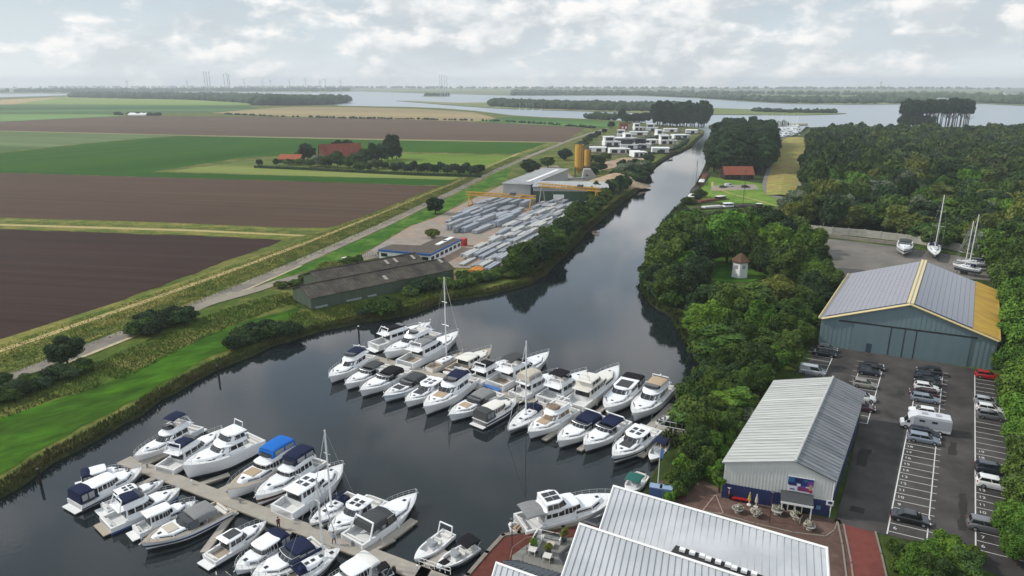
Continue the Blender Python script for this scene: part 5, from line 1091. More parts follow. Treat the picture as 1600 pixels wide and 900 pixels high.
class Hull:
    def __init__(s, L, W, F, rise=.42, full=.45, rake=.07, tr=.92, sail=False):
        s.L, s.W, s.F, s.rise, s.full, s.rake, s.tr, s.sail = L, W, F, rise, full, rake, tr, sail
    def b(s, t):
        if s.sail: return s.W / 2 * max(.012, (math.sin(math.pi * (.22 + .78 * t)) ** .75) * (1 if t < .5 else 1) if t < .96 else max(.012, (1 - t) * 3))
        a = s.tr + (1 - s.tr) * sst(0, s.full, t); return s.W / 2 * a * max(.012, (1 - max(0, (t - s.full) / (1.0 - s.full)) ** 2.7))
    def z(s, t): return s.F * (1 + s.rise * t ** 1.8 + (.12 * (1 - t) ** 2 if s.sail else 0))
    def bw(s, t): return s.b(t) * (1 - .62 * sst(.45, 1, t)) * .93
    def x(s, t): return (t - .5) * s.L
    def build(s, root, hull, stripe, boot, deckm, tc, floorm, zfl, n=18):
        mb = MB(); ts = [i / n for i in range(n + 1)]; ts[-1] = .998
        fr = [None, 0.16, .42, .66, 1.0]; rings = []
        for lvl in range(5):
            row = []
            for t in ts:
                zs = s.z(t); zz = -.35 if lvl == 0 else (.38 if lvl == 1 else zs * fr[lvl]); f = 0 if lvl == 0 else zz / zs  # boot stripe set high: it also paints the shaded lower hull dark
                hb = s.bw(t) * (.86 if lvl == 0 else 1) + (s.b(t) - s.bw(t)) * f ** .8
                xx = s.x(t) - s.rake * s.L * (1 - f) * sst(.55, 1, t) + (.02 * s.L * (f - 1) if s.sail and t < .05 else 0); row.append((xx, hb, zz))
            rings.append(row)
        for k in range(4):
            mi = (0, 1, 2, 1)[k]
            for side in (1, -1):
                for i in range(n):
                    a, b_, c, d = rings[k][i], rings[k][i + 1], rings[k + 1][i + 1], rings[k + 1][i]
                    q = [(p[0], p[1] * side, p[2]) for p in ((a, b_, c, d) if side < 0 else (b_, a, d, c))]; mb.add(q, [(0, 1, 2, 3)], mi)
        for k in range(4): a, d = rings[k][0], rings[k + 1][0]; mb.add([(a[0], a[1], a[2]), (a[0], -a[1], a[2]), (d[0], -d[1], d[2]), (d[0], d[1], d[2])], [(0, 1, 2, 3)], (0, 1, 1, 1)[k])
        mb.build('hull', [B[boot] if boot in B else m_boot, B[hull], B[stripe] if stripe in B else m_win], root, smooth=True)
        s.deck(root, deckm, tc, floorm, zfl)
    def deck(s, root, deckm, tc, floorm, zfl, n=18):
        mb = MB(); ts = [tc + (1 - tc) * i / n for i in range(n)] + [.996]; o = []
        for t in ts: h = s.b(t); o.append(((s.x(t), -h, s.z(t)), (s.x(t), -h * .9, s.z(t) + .06), (s.x(t), 0, s.z(t) + .11), (s.x(t), h * .9, s.z(t) + .06), (s.x(t), h, s.z(t))))
        for i in range(len(o) - 1):
            for k in range(4): mb.add([o[i][k], o[i + 1][k], o[i + 1][k + 1], o[i][k + 1]], [(0, 1, 2, 3)], 0)
        if tc > .02:
            m = 6; rows = []
            for i in range(m + 1):
                t = tc * i / m; h = s.b(t); hi = h - min(.3, h * .2); z = s.z(t); rows.append([(s.x(t), -h, z), (s.x(t), -h, z + .05), (s.x(t), -hi, z + .05), (s.x(t), -hi, zfl), (s.x(t), hi, zfl), (s.x(t), hi, z + .05), (s.x(t), h, z + .05), (s.x(t), h, z)])
            for i in range(m):
                for k in range(7): mb.add([rows[i][k], rows[i + 1][k], rows[i + 1][k + 1], rows[i][k + 1]], [(0, 1, 2, 3)], 1 if k == 3 else 0)
            for r_, f in ((rows[0], 1), (rows[-1], -1)): mb.add([r_[2], r_[3], r_[4], r_[5]], [(0, 1, 2, 3)], 0)
            t = .015; h = s.b(0) - .25; mb.box((s.x(t), 0, (s.z(0) + zfl) / 2 + .02), (.25, 2 * h, s.z(0) - zfl + .05), 0, 0)
        mb.build('deck', [deckm, floorm], root)

def cabplan(x0, x1, w0, w1, rnd=.5):
    L = x1 - x0; return [(x0, w0), (x0 + .5 * L, w0 * .4 + max(w0, w1) * .6), (x1 - .16 * L, w1 * .96 + (w0 - w1) * .12), (x1 - .03 * L, w1 * (1 - .45 * rnd)), (x1, w1 * .34)]
class Cab:
    """raked cabin: plan at the bottom, shifted and narrowed plan at the top"""
    def __init__(s, x0, x1, w0, w1, z0, z1, rf=.5, rr=0.0, tum=.12, rnd=.5, zf=None):
        s.p = cabplan(x0, x1, w0, w1, rnd); s.x0, s.x1, s.z0, s.z1, s.rf, s.rr, s.tum = x0, x1, z0, z1, rf, rr, tum; s.zf = z0 if zf is None else zf
        fw = [0, .12, .82, .97, 1.0]
        s.q = [(x + rr * (1 - f) ** 3 - rf * f ** 1.6, h * (1 - tum)) for (x, h), f in zip(s.p, fw)]
    def full(s, lst, z): return [(x, -h, z) for x, h in lst] + [(x, h, z) for x, h in lst[::-1]]
    def low(s): 
        L = s.x1 - s.x0; return [(x, -h, s.z0 + (s.zf - s.z0) * (x - s.x0) / L) for x, h in s.p] + [(x, h, s.z0 + (s.zf - s.z0) * (x - s.x0) / L) for x, h in s.p[::-1]]
    def wall(s, name, m, parent): mb = MB(); mb.loft([s.low(), s.full(s.q, s.z1)], cap0=False); return mb.build(name, m, parent, fix=False)
    def roof(s, name, m, parent, over=.1, th=.09, dome=.12, aft=0.0):
        cx = sum(x for x, h in s.q) / len(s.q); g = lambda k, e, z: s.full([((x - cx) * k + cx - (aft if i == 0 else 0), h * k + e) for i, (x, h) in enumerate(s.q)], z)
        mb = MB(); mb.loft([g(1, over, s.z1), g(1, over, s.z1 + th), g(.93, .0, s.z1 + th + dome * .6), g(.5, 0, s.z1 + th + dome)]); return mb.build(name, m, parent, smooth=False)
    def pane(s, mb, i, f0, f1, u0, u1, side, e=.025):
        lo, hi = s.low(), s.full(s.q, s.z1); n = len(s.p)
        idx = (i, i + 1) if side < 0 else (2 * n - 1 - i, 2 * n - 2 - i)
        P = lambda u, f: Vector(lo[idx[0]]).lerp(Vector(lo[idx[1]]), u).lerp(Vector(hi[idx[0]]).lerp(Vector(hi[idx[1]]), u), f)
        a, b_, c, d = P(u0, f0), P(u1, f0), P(u1, f1), P(u0, f1); nr = (b_ - a).cross(d - a).normalized(); mid = (a + c) / 2
        if nr.dot(mid - Vector(((s.x0 + s.x1) / 2, 0, mid.z))) < 0: nr = -nr
        mb.add([p + nr * e for p in (a, b_, c, d)], [(0, 1, 2, 3)])
    def windows(s, parent, f0=.42, f1=.88, m=None, split=2, front=True, side=True, aftfrom=.08):
        m = m or m_win
        if side:
            for sd in (-1, 1):
                mb = MB()
                for i in range(2):
                    for k in range(split):
                        u0, u1 = k / split + .03, (k + 1) / split - .03
                        if i == 0 and k == 0: u0 = max(u0, aftfrom)
                        s.pane(mb, i, f0, f1, u0, u1, sd)
                mb.build('side_window', m, parent)
        if front:
            mb = MB()
            for sd in (-1, 1): s.pane(mb, 2, f0, f1 + .04, .03, .98, sd); s.pane(mb, 3, f0, f1 + .04, .02, .98, sd)
            n = len(s.p); lo, hi = s.low(), s.full(s.q, s.z1); A, Bq, Cq, D = Vector(lo[n - 1]), Vector(lo[n]), Vector(hi[n]), Vector(hi[n - 1])
            P = lambda u, f: A.lerp(Bq, u).lerp(D.lerp(Cq, u), f); e = Vector((.03, 0, .01)); mb.add([P(.03, f0) + e, P(.97, f0) + e, P(.97, f1 + .04) + e, P(.03, f1 + .04) + e], [(0, 1, 2, 3)])
            mb.build('windscreen', m, parent)

def arch_canopy(root, x0, x1, w, z, m, rise=.3, name='bimini', legs=None, enclosed=0.0, window=None, taper=.9):
    n, k = 6, 8; rings = []; lo = []
    for i in range(n + 1):
        f = i / n; x = x0 + (x1 - x0) * f; ww = w * (1 - (1 - taper) * f) ; zz = z + .14 * math.sin(math.pi * f) - .05 * f
        row = [(x, -ww * math.cos(math.pi * j / k), zz + rise * math.sin(math.pi * j / k) ** .6 - (0 if 0 < j < k else 0)) for j in range(k + 1)]
        if enclosed: row = [(x + (.35 * enclosed if i == n else (-.12 * enclosed if i == 0 else 0)), -ww * 1.04, zz - enclosed)] + row + [(x + (.35 * enclosed if i == n else (-.12 * enclosed if i == 0 else 0)), ww * 1.04, zz - enclosed)]
        rings.append(row)
    mb = MB(); mb.loft(rings, close=False, cap0=bool(enclosed), cap1=bool(enclosed)); mb.loft([[(p[0], p[1] * .98, p[2] - .05) for p in r_] for r_ in rings], close=False, cap0=False, cap1=False)
    c = mb.build(name, m, root, smooth=False)
    if enclosed and window:
        for sd in (-1, 1):
            mb = MB()
            for a, b_ in ((.08, .46), (.54, .92)):
                xa, xb = x0 + (x1 - x0) * a, x0 + (x1 - x0) * b_; wa, wb = [w * 1.07 * (1 - (1 - taper) * q_) for q_ in (a, b_)]
                mb.add([(xa, sd * wa, z - enclosed * .78), (xb, sd * wb, z - enclosed * .78), (xb, sd * wb * .985, z - .02), (xa, sd * wa * .985, z - .02)], [(0, 1, 2, 3)])
            mb.build('canopy_window', window, c)
    if legs:
        mb = MB()
        for sd in (-1, 1):
            mb.bar((x0 + .1, sd * w * .98, z), ((x0 + x1) / 2, sd * w, z - legs), .025, 4); mb.bar((x1 - .1, sd * w * taper, z), ((x0 + x1) / 2, sd * w, z - legs), .025, 4)
        mb.build('canopy_frame', m_steel, c)
    return c
def bowrail(root, h, t0=.5, hgt=.62):
    mb = MB(); ts = [t0 + (.985 - t0) * i / 7 for i in range(8)]
    for sd in (-1, 1):
        P = [Vector((h.x(t), sd * (h.b(t) * .95), h.z(t) + .06)) for t in ts]
        for i, p in enumerate(P):
            q = p + Vector((0.04, 0, hgt)); mb.bar(p, q, .022, 4)
            if i: mb.bar(P[i - 1] + Vector((.04, 0, hgt)), q, .026, 4); mb.bar(P[i - 1] + Vector((.02, 0, hgt * .5)), p + Vector((.02, 0, hgt * .5)), .014, 4)
    mb.bar((h.x(.985), -h.b(.985) * .95, h.z(1) + hgt + .06), (h.x(.985), h.b(.985) * .95, h.z(1) + hgt + .06), .026, 4); mb.build('bow_rail', m_steel, root)
def fenders(root, h, ts, side, col):
    for t in ts:
        y = side * (h.b(t) + .13); mb = MB(); mb.bar((h.x(t), y, .28), (h.x(t), y, .85), .14, 8); mb.bar((h.x(t), y, .85), (h.x(t), y * .97, h.z(t) + .1), .02, 4); mb.build('fender', m_fend[col], root)
def boat_root(name, lab, cat, bow, stern, grp, zb=1.5, zs=1.0):
    a, b_ = G(*bow, zb), G(*stern, zs); d = (a - b_).xy; L = d.length; c = (a + b_) / 2
    return thing(name, lab, cat, (c.x, c.y, 0), math.atan2(d.y, d.x), grp), L
def hatch(root, x, y, z, sx=.5, sy=.5, m=None, name='hatch'): mb = MB(); mb.box((x, y, z), (sx, sy, .07)); mb.build(name, m or m_win, root)
def seat(root, x, z, w, m, name='bench_seat', depth=.55):
    mb = MB(); mb.box((x, 0, z + .22), (depth, w, .44)); mb.box((x - depth * .42, 0, z + .6), (.16, w, .45)); mb.build(name, m, root)

def cruiser(lab, bow, stern, style='sport', W=None, hull='white', stripe='white', boot='dark', cab='white', canvas='navy', pad=None, deck='w', floor='white', F=None, extras='', grp=None, bimini=True, tint=None, fend=None, name='motor_yacht'):
    root, L = boat_root(name, lab, 'motor boat', bow, stern, grp); W = W or min(5.0, .31 * L + .35); F = F or (.085 * L + .18)
    h = Hull(L, W, F, rake=.06 if style != 'trawler' else .035, full=.5 if style == 'trawler' else .42)
    dm = m_teak if deck == 't' else m_deckw; fm = m_teak if floor == 'teak' else m_deckw
    tc = dict(sport=.46, fly=.24, hardtop=.3, trawler=.2)[style]; zfl = max(.45, F * .45)
    h.build(root, hull, stripe, boot, dm, tc, fm, zfl); X = h.x; cm = B[cab]; fab = FAB[canvas] if canvas else None; win = tint or m_win
    mb = MB(); mb.box((X(0) - .42, 0, .32), (.95, W * .8, .12)); mb.build('swim_platform', m_teak if 'p' in extras else m_deckw, root)
    # low trunk on the foredeck
    t0, t1 = dict(sport=(.5, .9), fly=(.55, .9), hardtop=(.52, .9), trawler=(.5, .86))[style]
    zt = h.z(.6) + (.36 if style != 'trawler' else .62); tk = Cab(X(t0), X(t1), h.b(t0) * .78, h.b(t1) * .62, h.z(t0) - .05, zt, rf=.45 * L * .07, tum=.16, rnd=.7, zf=h.z(t1) - .05)
    tk.wall('coachroof', cm, root); tk.roof('coachroof_top', cm, root, over=.0, th=.02, dome=.1)
    tk.windows(root, .35, .8, win, split=1, front=False)
    if pad: mb = MB(); mb.box((X(.665), 0, zt + .15), (L * .13, h.b(.66) * .95, .1), 0, 0, .96); mb.build('sun_pad', FAB[pad], root)
    hatch(root, X(.79), 0, zt + .1, .5, .5)
    if style == 'sport':
        z0, z1 = h.z(.45) + .02, h.z(.45) + .95
        ws = Cab(X(.40), X(.63), h.b(.4) * .86, h.b(.6) * .6, z0, z1, rf=L * .10, tum=.2, rnd=.8); ws.wall('windscreen', win, root)
        mb = MB(); q = ws.full(ws.q, z1); [mb.bar(q[i], q[i + 1], .045, 4) for i in range(len(q) - 1)]; lo = ws.low()
        for i in (2, 4, 5, 7): mb.bar(lo[i], q[i], .03, 4)
        mb.build('screen_frame', m_steel if 'd' not in extras else m_rub, root)
        seat(root, X(.06), zfl, W * .6, FAB['white']); seat(root, X(.3), zfl, W * .5, FAB['white'])
        mb = MB(); mb.box((X(.38), -W * .18, zfl + .55), (.5, .9, 1.1)); mb.build('helm_console', cm, root)
        if canvas and bimini: arch_canopy(root, X(.17), X(.44), W * .38, z1 - .02, fab, rise=.34, name='canopy', enclosed=.6 if 'e' in extras else 0, window=m_winl if 'v' in extras else None, legs=None if 'e' in extras else 1.2)
        if 'a' in extras: mb = MB(); [mb.bar((X(.12), sd * W * .43, h.z(.1)), (X(.2), sd * W * .36, z1 + .7), .12, 5) for sd in (-1, 1)]; mb.bar((X(.2), -W * .37, z1 + .7), (X(.2), W * .37, z1 + .7), .13, 5); mb.build('radar_arch', cm, root)
    else:
        c0, c1, hh, rf = dict(fly=(.22, .66, 1.42, L * .11), hardtop=(.27, .66, 1.3, L * .12), trawler=(.2, .6, 1.5, L * .03))[style]
        z0 = h.z(.4) - .03; z1 = z0 + hh; wz = dict(fly=.82, hardtop=.82, trawler=.76)[style]
        sc = Cab(X(c0), X(c1), h.b(c0) * wz, h.b(c1) * .72, z0, z1, rf=rf, rr=.1, tum=.14, rnd=.65 if style != 'trawler' else .3)
        sc.wall('saloon', cm, root); sc.windows(root, .40, .88, win, split=2 if style != 'trawler' else 3)
        rf_ = sc.roof('saloon_roof', cm, root, over=.14, th=.08, dome=.1, aft=L * (.1 if style == 'fly' else .06))
        mb = MB(); mb.box((X(c0) - .03, 0, z0 + hh * .42), (.06, h.b(c0) * 1.2, hh * .72)); mb.build('saloon_door', win, root)
        zr = z1 + .2
        if 'k' in extras:
            for sx in (.36, .45) if style == 'hardtop' else (.34, .44): 
                for sd in (-1, 1): hatch(rf_, X(sx), sd * W * .13, zr - .02, L * .065, W * .17, name='roof_hatch')
        if 'K' in extras: hatch(rf_, X(.4), 0, zr - .02, L * .2, W * .5, m=FAB['dgrey'], name='sunroof')
        if style == 'fly' or 'F' in extras:
            fb = Cab(X(.2), X(.52), h.b(.25) * .72, h.b(.5) * .6, z1 + .08, z1 + .75, rf=L * .03, rr=.1, tum=.06, rnd=.7)
            mb = MB(); lo, hi = fb.low(), fb.full(fb.q, fb.z1); n_ = len(lo)
            inn = [(x * .96 + (X(.36)) * .04, y * .86, fb.z1) for x, y, z in hi]; inl = [(x, y, z1 + .14) for x, y, z in inn]
            mb.loft([lo, hi, inn, inl], cap0=False, cap1=True); mb.build('flybridge', cm, root)
            sw = Cab(X(.42), X(.51), h.b(.4) * .58, h.b(.5) * .5, z1 + .74, z1 + 1.12, rf=.35, tum=.1, rnd=.7); sw.wall('fly_screen', win, root)
            seat(root, X(.27), z1 + .12, W * .5, FAB['white']); seat(root, X(.39), z1 + .12, W * .45, FAB['white' if 'c' not in extras else 'tan'])
            if canvas and bimini:
                if 'c' in extras or 'C' in extras: arch_canopy(root, X(.19), X(.44), h.b(.3) * .66, z1 + .8, fab, rise=.3, name='fly_cover')
                else: arch_canopy(root, X(.2), X(.44), h.b(.3) * .66, z1 + 1.95, fab, rise=.18, legs=1.2)
            mb = MB(); [mb.bar((X(.15), sd * W * .36, z1 + .1), (X(.2), sd * W * .3, z1 + 1.45), .09, 5) for sd in (-1, 1)]; mb.bar((X(.2), -W * .31, z1 + 1.45), (X(.2), W * .31, z1 + 1.45), .1, 5); mb.bar((X(.2), 0, z1 + 1.45), (X(.2), 0, z1 + 1.75), .22, 8, 0, .12); mb.build('radar_arch', cm, root)
        elif 'H' in extras:                                             # closed upper wheelhouse
            uh = Cab(X(.22), X(.5), h.b(.25) * .74, h.b(.5) * .6, z1 + .08, z1 + 1.35, rf=L * .07, rr=.3, tum=.14, rnd=.5); uh.wall('wheelhouse', cm, root); uh.windows(root, .38, .88, win, 2); uh.roof('wheelhouse_roof', cm, root, over=.12, dome=.12, aft=L * .04)
            mb = MB(); mb.bar((X(.24), -W * .2, z1 + 1.4), (X(.22), -W * .2, z1 + 2.6), .06, 5); mb.bar((X(.24), W * .2, z1 + 1.4), (X(.22), W * .2, z1 + 2.6), .06, 5); mb.bar((X(.22), -W * .2, z1 + 2.6), (X(.22), W * .2, z1 + 2.6), .08, 5); mb.build('radar_arch', cm, root)
        elif canvas and bimini:
            if style == 'trawler': arch_canopy(root, X(.02), X(.22), h.b(.1) * .84, z1 - .05, fab, rise=.24, name='canopy', enclosed=1.25 if 'o' not in extras else 0, window=m_winl, taper=1.0, legs=1.5 if 'o' in extras else None)
            else: arch_canopy(root, X(.04), X(.26), h.b(.1) * .82, z1 - .12, fab, rise=.2, name='canopy', enclosed=1.0 if 'e' in extras else 0, window=m_winl, taper=1.0, legs=None if 'e' in extras else 1.4)
        seat(root, X(.05), zfl, W * .6, FAB['white'])
        if 'm' in extras: mb = MB(); mb.bar((X(.3), 0, z1), (X(.29), 0, z1 + 3.2), .06, 5, 0, .03); mb.bar((X(.295), -.5, z1 + 1.8), (X(.295), .5, z1 + 1.8), .04, 4); mb.build('mast', m_steel, root)
    if 'E' in extras:                                                   # enclosed flybridge / aft deck tent
        arch_canopy(root, X(.16), X(.46), h.b(.3) * .7, h.z(.4) + 1.42 + 1.5, fab, rise=.3, name='fly_enclosure', enclosed=.85, window=m_winl)
    bowrail(root, h, .5 if style != 'sport' else .55)
    mb = MB(); mb.bar((X(.99), 0, h.z(1) + .05), (X(1.0) + .25, 0, h.z(1) - .1), .08, 5); mb.build('anchor', m_steel, root)
    if 't' in extras:                                                   # tender on the platform
        mb = MB(); x = X(0) - .6; [mb.bar((x, -W * .36, .75), (x, W * .3, .75), .26, 8)]; mb.bar((x + .6, -W * .36, .75), (x + .6, W * .3, .75), .26, 8); mb.bar((x, W * .3, .75), (x + .3, W * .42, .8), .26, 8, 0, .18); mb.bar((x + .6, W * .3, .75), (x + .3, W * .42, .8), .26, 8, 0, .18); mb.box((x + .3, 0, .65), (.5, W * .6, .1)); mb.build('tender', FAB['white'] if 'B' not in extras else B['blue'], root)
    for k, tt in enumerate((.2, .5)): 
        mb = MB(); [mb.box((X(tt), sd * h.b(tt) * .95, h.z(tt) + .1), (.3, .07, .1)) for sd in (-1, 1)]; mb.build('cleat', m_steel, root)
    if fend: fenders(root, h, (.15, .35, .55), fend[0], fend[1])
    elif R.random() < .6: fenders(root, h, (.25, .5), R.choice((-1, 1)), R.choice(('white', 'black', 'blue')))
    if 'w' in extras: mb = MB(); mb.bar((X(.25), W * .3, h.z(.3) + 1.2), (X(.22), W * .3, h.z(.3) + 4.0), .018, 4); mb.build('whip_aerial', m_steel, root)
    return root

def sailboat(lab, bow, stern, mast_h, mt=.56, W=None, hull='white', canvas='navy', deck='w', F=1.0, grp=None, z0=0.0, boomcover=True, name='sailing_yacht', keel=False, hood=True):
    root, L = boat_root(name, lab, 'sailing boat', bow, stern, grp, 1.3 + z0, 1.0 + z0); root.location.z = z0; W = W or min(3.9, .28 * L + .3)
    h = Hull(L, W, F, rise=.25, rake=.09, sail=True); dm = m_teak if deck == 't' else m_deckw
    h.build(root, hull, 'navy' if hull == 'white' else hull, 'dark', dm, .26, m_teak, F * .55); X = h.x
    ck = Cab(X(.28), X(.74), h.b(.28) * .68, h.b(.72) * .5, h.z(.3) - .02, h.z(.45) + .42, rf=L * .06, tum=.16, rnd=.7, zf=h.z(.74)); ck.wall('coachroof', B['white'], root); tp = ck.roof('coachroof_top', B['white'], root, over=0, th=.02, dome=.08); ck.windows(root, .3, .75, None, 2, front=False)
    for t in (.42, .52, .66): hatch(tp, X(t), 0, h.z(.45) + .52, .5, .5)
    if z0 == 0 and hull != 'x': hatch(root, X(.84), 0, h.z(.84) + .12, .5, .5)
    zb = h.z(mt) + .4; xm = X(mt); top = mast_h
    mb = MB(); mb.bar((xm, 0, zb), (xm, 0, top), .15, 7, 0, .11); ms = mb.build('mast', m_mast, root)
    for f, s_ in ((.42, .16), (.7, .12)):
        z = zb + (top - zb) * f; mb = MB(); mb.bar((xm - .1, -L * s_ * .6, z), (xm, 0, z + .05), .035, 4); mb.bar((xm - .1, L * s_ * .6, z), (xm, 0, z + .05), .035, 4); mb.build('spreader', m_steel, ms)
    mb = MB(); mb.bar((xm, 0, top - .2), (X(.99), 0, h.z(1) + .1), .06 if boomcover else .02, 4); mb.bar((xm, 0, top), (X(.01), 0, h.z(0) + .1), .016, 4)
    for sd in (-1, 1):
        z = zb + (top - zb) * .42; mb.bar((xm, 0, top - .1), (xm - .1, sd * L * .096, z), .014, 4); mb.bar((xm - .1, sd * L * .096, z), (xm - .1, sd * h.b(mt) * .95, h.z(mt)), .014, 4)
    mb.build('rigging', m_steel, root)
    mb = MB(); mb.bar((xm, 0, zb + .9), (X(.17), 0, zb + .8), .08, 6); mb.build('boom', m_steel, root)
    if boomcover: mb = MB(); mb.bar((xm - .2, 0, zb + 1.08), (X(.18), 0, zb + .92), .2, 8, 0, .12); mb.build('sail_cover', FAB[canvas], root)
    if hood: arch_canopy(root, X(.22), X(.34), h.b(.3) * .68, h.z(.3) + .72, FAB[canvas], rise=.35, name='sprayhood', enclosed=.5, window=None)
    mb = MB(); mb.bar((X(.1), -.5, h.z(.1) + .6), (X(.1), .5, h.z(.1) + .6), .03, 5); mb.bar((X(.1), 0, h.z(.1) - .4), (X(.1), 0, h.z(.1) + .6), .07, 5); mb.build('steering_wheel', m_steel, root)
    bowrail(root, h, .2, .6)
    if keel: mb = MB(); mb.loft([[(xm - 1, -.12, -1.9), (xm + .6, -.12, -1.9), (xm + .6, .12, -1.9), (xm - 1, .12, -1.9)], [(xm - 1.2, -.2, -.2), (xm + 1.1, -.2, -.2), (xm + 1.1, .2, -.2), (xm - 1.2, .2, -.2)]]); mb.loft([[(X(t), -h.bw(t) * .5 * k, -.35 - .25 * (1 - k)) for t in (.05, .3, .6, .9)] + [(X(t), h.bw(t) * .5 * k, -.35 - .25 * (1 - k)) for t in (.9, .6, .3, .05)] for k in (1.72, .05)]); mb.build('keel', m_boot, root)
    return root
def openboat(lab, bow, stern, hull='white', canvas=None, console=True, W=None, stripe='white', pad='white', arch=False, bowpad=None, name='small_boat', motor=True, canvas_at=(.1, .42)):
    root, L = boat_root(name, lab, 'small boat', bow, stern, None, .9, .7); W = W or min(2.4, .36 * L); h = Hull(L, W, .78, rise=.35, full=.4, rake=.08)
    h.build(root, hull, stripe, 'dark', m_deckw, .72, m_deckw, .42); X = h.x
    seat(root, X(.1), .42, W * .6, FAB[pad]); seat(root, X(.36), .42, W * .45, FAB[pad], 'helm_seat')
    if console: mb = MB(); mb.box((X(.52), 0, .85), (.6, W * .36, .85), 0, 0, .85); c = mb.build('console', B['white'], root); ws = Cab(X(.46), X(.6), W * .3, W * .22, 1.15, 1.6, rf=.3, tum=.1); ws.wall('windscreen', m_winl, c)
    if bowpad: mb = MB(); mb.box((X(.8), 0, h.z(.8) + .13), (L * .2, W * .4, .1), 0, 0, .8); mb.build('bow_cushion', FAB[bowpad], root)
    if arch: mb = MB(); [mb.bar((X(.14), sd * W * .44, .8), (X(.08), sd * W * .4, 2.3), .09, 5) for sd in (-1, 1)]; mb.bar((X(.08), -W * .41, 2.3), (X(.08), W * .41, 2.3), .1, 5); mb.build('tow_arch', B['white'], root)
    if canvas: arch_canopy(root, X(canvas_at[0]), X(canvas_at[1]), W * .46, 1.95, FAB[canvas], rise=.15, legs=1.0)
    if motor: mb = MB(); mb.box((X(0) - .28, 0, .85), (.5, .42, .75), 0, 0, .8); mb.bar((X(0) - .3, 0, .6), (X(0) - .34, 0, -.3), .1, 5); mb.build('outboard_motor', m_rub, root)
    return root

GN = 'boats along the near side of the middle pontoon'; GF = 'boats along the far side of the middle pontoon'
# near side of the middle pontoon (bows towards the open basin)
cruiser('white cruiser with navy flybridge canvas at the far left end of the middle pontoon', (514, 592), (574, 556), 'fly', canvas='navy', extras='Cw', grp=GN)
cruiser('open white sports cruiser with dark grey screen, second in the near row', (539, 602), (602, 570), 'sport', canvas='dgrey', extras='', grp=GN)
cruiser('white sports cruiser with black canopy and dark hull bottom in the near row', (562, 613), (632, 578), 'sport', canvas='black', extras='e', grp=GN)
cruiser('pale grey sports cruiser with black soft top and grey sun pad', (599, 621), (668, 588), 'sport', hull='lblue', stripe='white', canvas='dgrey', pad='dgrey', extras='ed', grp=GN)
cruiser('white coupe cruiser with roof slots and grey sun pad next to the pale grey boat', (633, 630), (697, 594), 'hardtop', canvas=None, pad='dgrey', extras='k', grp=GN)
cruiser('large white flybridge yacht with navy bow canvas and tan sun pad in the near row', (662, 642), (735, 592), 'fly', canvas='navy', pad='tan', extras='C', grp=GN)
cruiser('white sports cruiser with brownish grey canopy and tan foredeck pad', (701, 651), (776, 614), 'sport', canvas='grey', pad='tan', extras='ed', grp=GN)
cruiser('steel cruiser showing its stern with dark canvas wheelhouse and black hull', (806, 622), (749, 658), 'trawler', hull='dark', stripe='white', cab='cream', canvas='dgrey', extras='', grp=GN, W=3.9)
sailboat('white sailing yacht with navy sail cover in the near row, its mast the shorter one', (793, 672), (850, 630), 15.3, mt=.52, canvas='navy', grp=GN)
cruiser('white flybridge yacht with beige tinted windscreen and tan pad', (825, 678), (892, 638), 'fly', canvas='beige', pad='tan', stripe='white', extras='cp', grp=GN, bimini=False, tint=mat('window_bronze', (.20, .13, .08), .12))
cruiser('white sports cruiser with navy canopy on an arch, bow towards the basin', (871, 692), (938, 650), 'sport', canvas='navy', extras='ea', grp=GN)
cruiser('white sports cruiser with rounded navy bimini over its screen', (912, 698), (972, 656), 'sport', canvas='navy', extras='a', grp=GN)
cruiser('white coupe yacht with black hull side at the right end of the near row', (957, 716), (1018, 670), 'hardtop', stripe='dark', canvas=None, pad='dgrey', extras='kw', grp=GN)
openboat('small cream open boat with navy bimini beside the last finger', (1016, 720), (1038, 692), 'cream', canvas='navy', pad='tan')
# far side of the middle pontoon
cruiser('white cruiser with navy stern tent and black flybridge cover in the far row', (674, 508), (583, 542), 'fly', canvas='black', extras='C', grp=GF, W=4.2)
cruiser('white flybridge yacht, bow to the pontoon, beside the boat with navy tent', (600, 556), (678, 522), 'fly', canvas='grey', extras='', grp=GF, bimini=False)
cruiser('large white motor yacht with grey flybridge cover and dark side windows, stern to the pontoon', (717, 524), (632, 571), 'fly', canvas='grey', extras='Ctp', grp=GF, floor='teak')
sailboat('cream sailing yacht with the tallest white mast in the marina', (724, 551), (670, 577), 19.4, mt=.5, hull='cream', deck='t', canvas='grey', grp=GF, F=1.15, hood=False)
cruiser('dark brown motor boat with white dinghy on its cabin', (768, 546), (706, 582), 'hardtop', hull='brown', stripe='dark', cab='cream', deck='t', canvas=None, extras='t', grp=GF)
cruiser('white flybridge yacht with black cover and teak platform in the far row', (797, 562), (738, 598), 'fly', canvas='black', extras='Cp', grp=GF)
cruiser('large white flybridge yacht with a pale blue tender on its stern', (858, 556), (772, 604), 'fly', canvas='dgrey', extras='tB', grp=GF, floor='teak')
cruiser('white trawler yacht with a clear tent around its flybridge', (872, 582), (806, 618), 'fly', canvas='beige', extras='E', grp=GF, bimini=False)
cruiser('white flybridge yacht with square black bimini in the far row', (916, 582), (852, 626), 'fly', canvas='black', extras='', grp=GF)
cruiser('broad cream trawler yacht with high wheelhouse, stern to the pontoon', (966, 578), (894, 638), 'trawler', hull='cream', stripe='cream', cab='cream', canvas=None, extras='Hm', grp=GF, F=1.75, W=5.0)
cruiser('white cruiser with black soft top and black windscreen, bow to the pontoon', (945, 643), (994, 596), 'hardtop', canvas='black', extras='Ke', grp=GF)
cruiser('cream white flybridge yacht with tan cushions at the right end of the far row', (988, 652), (1040, 604), 'fly', cab='white', canvas='tan', extras='c', grp=GF, bimini=True)
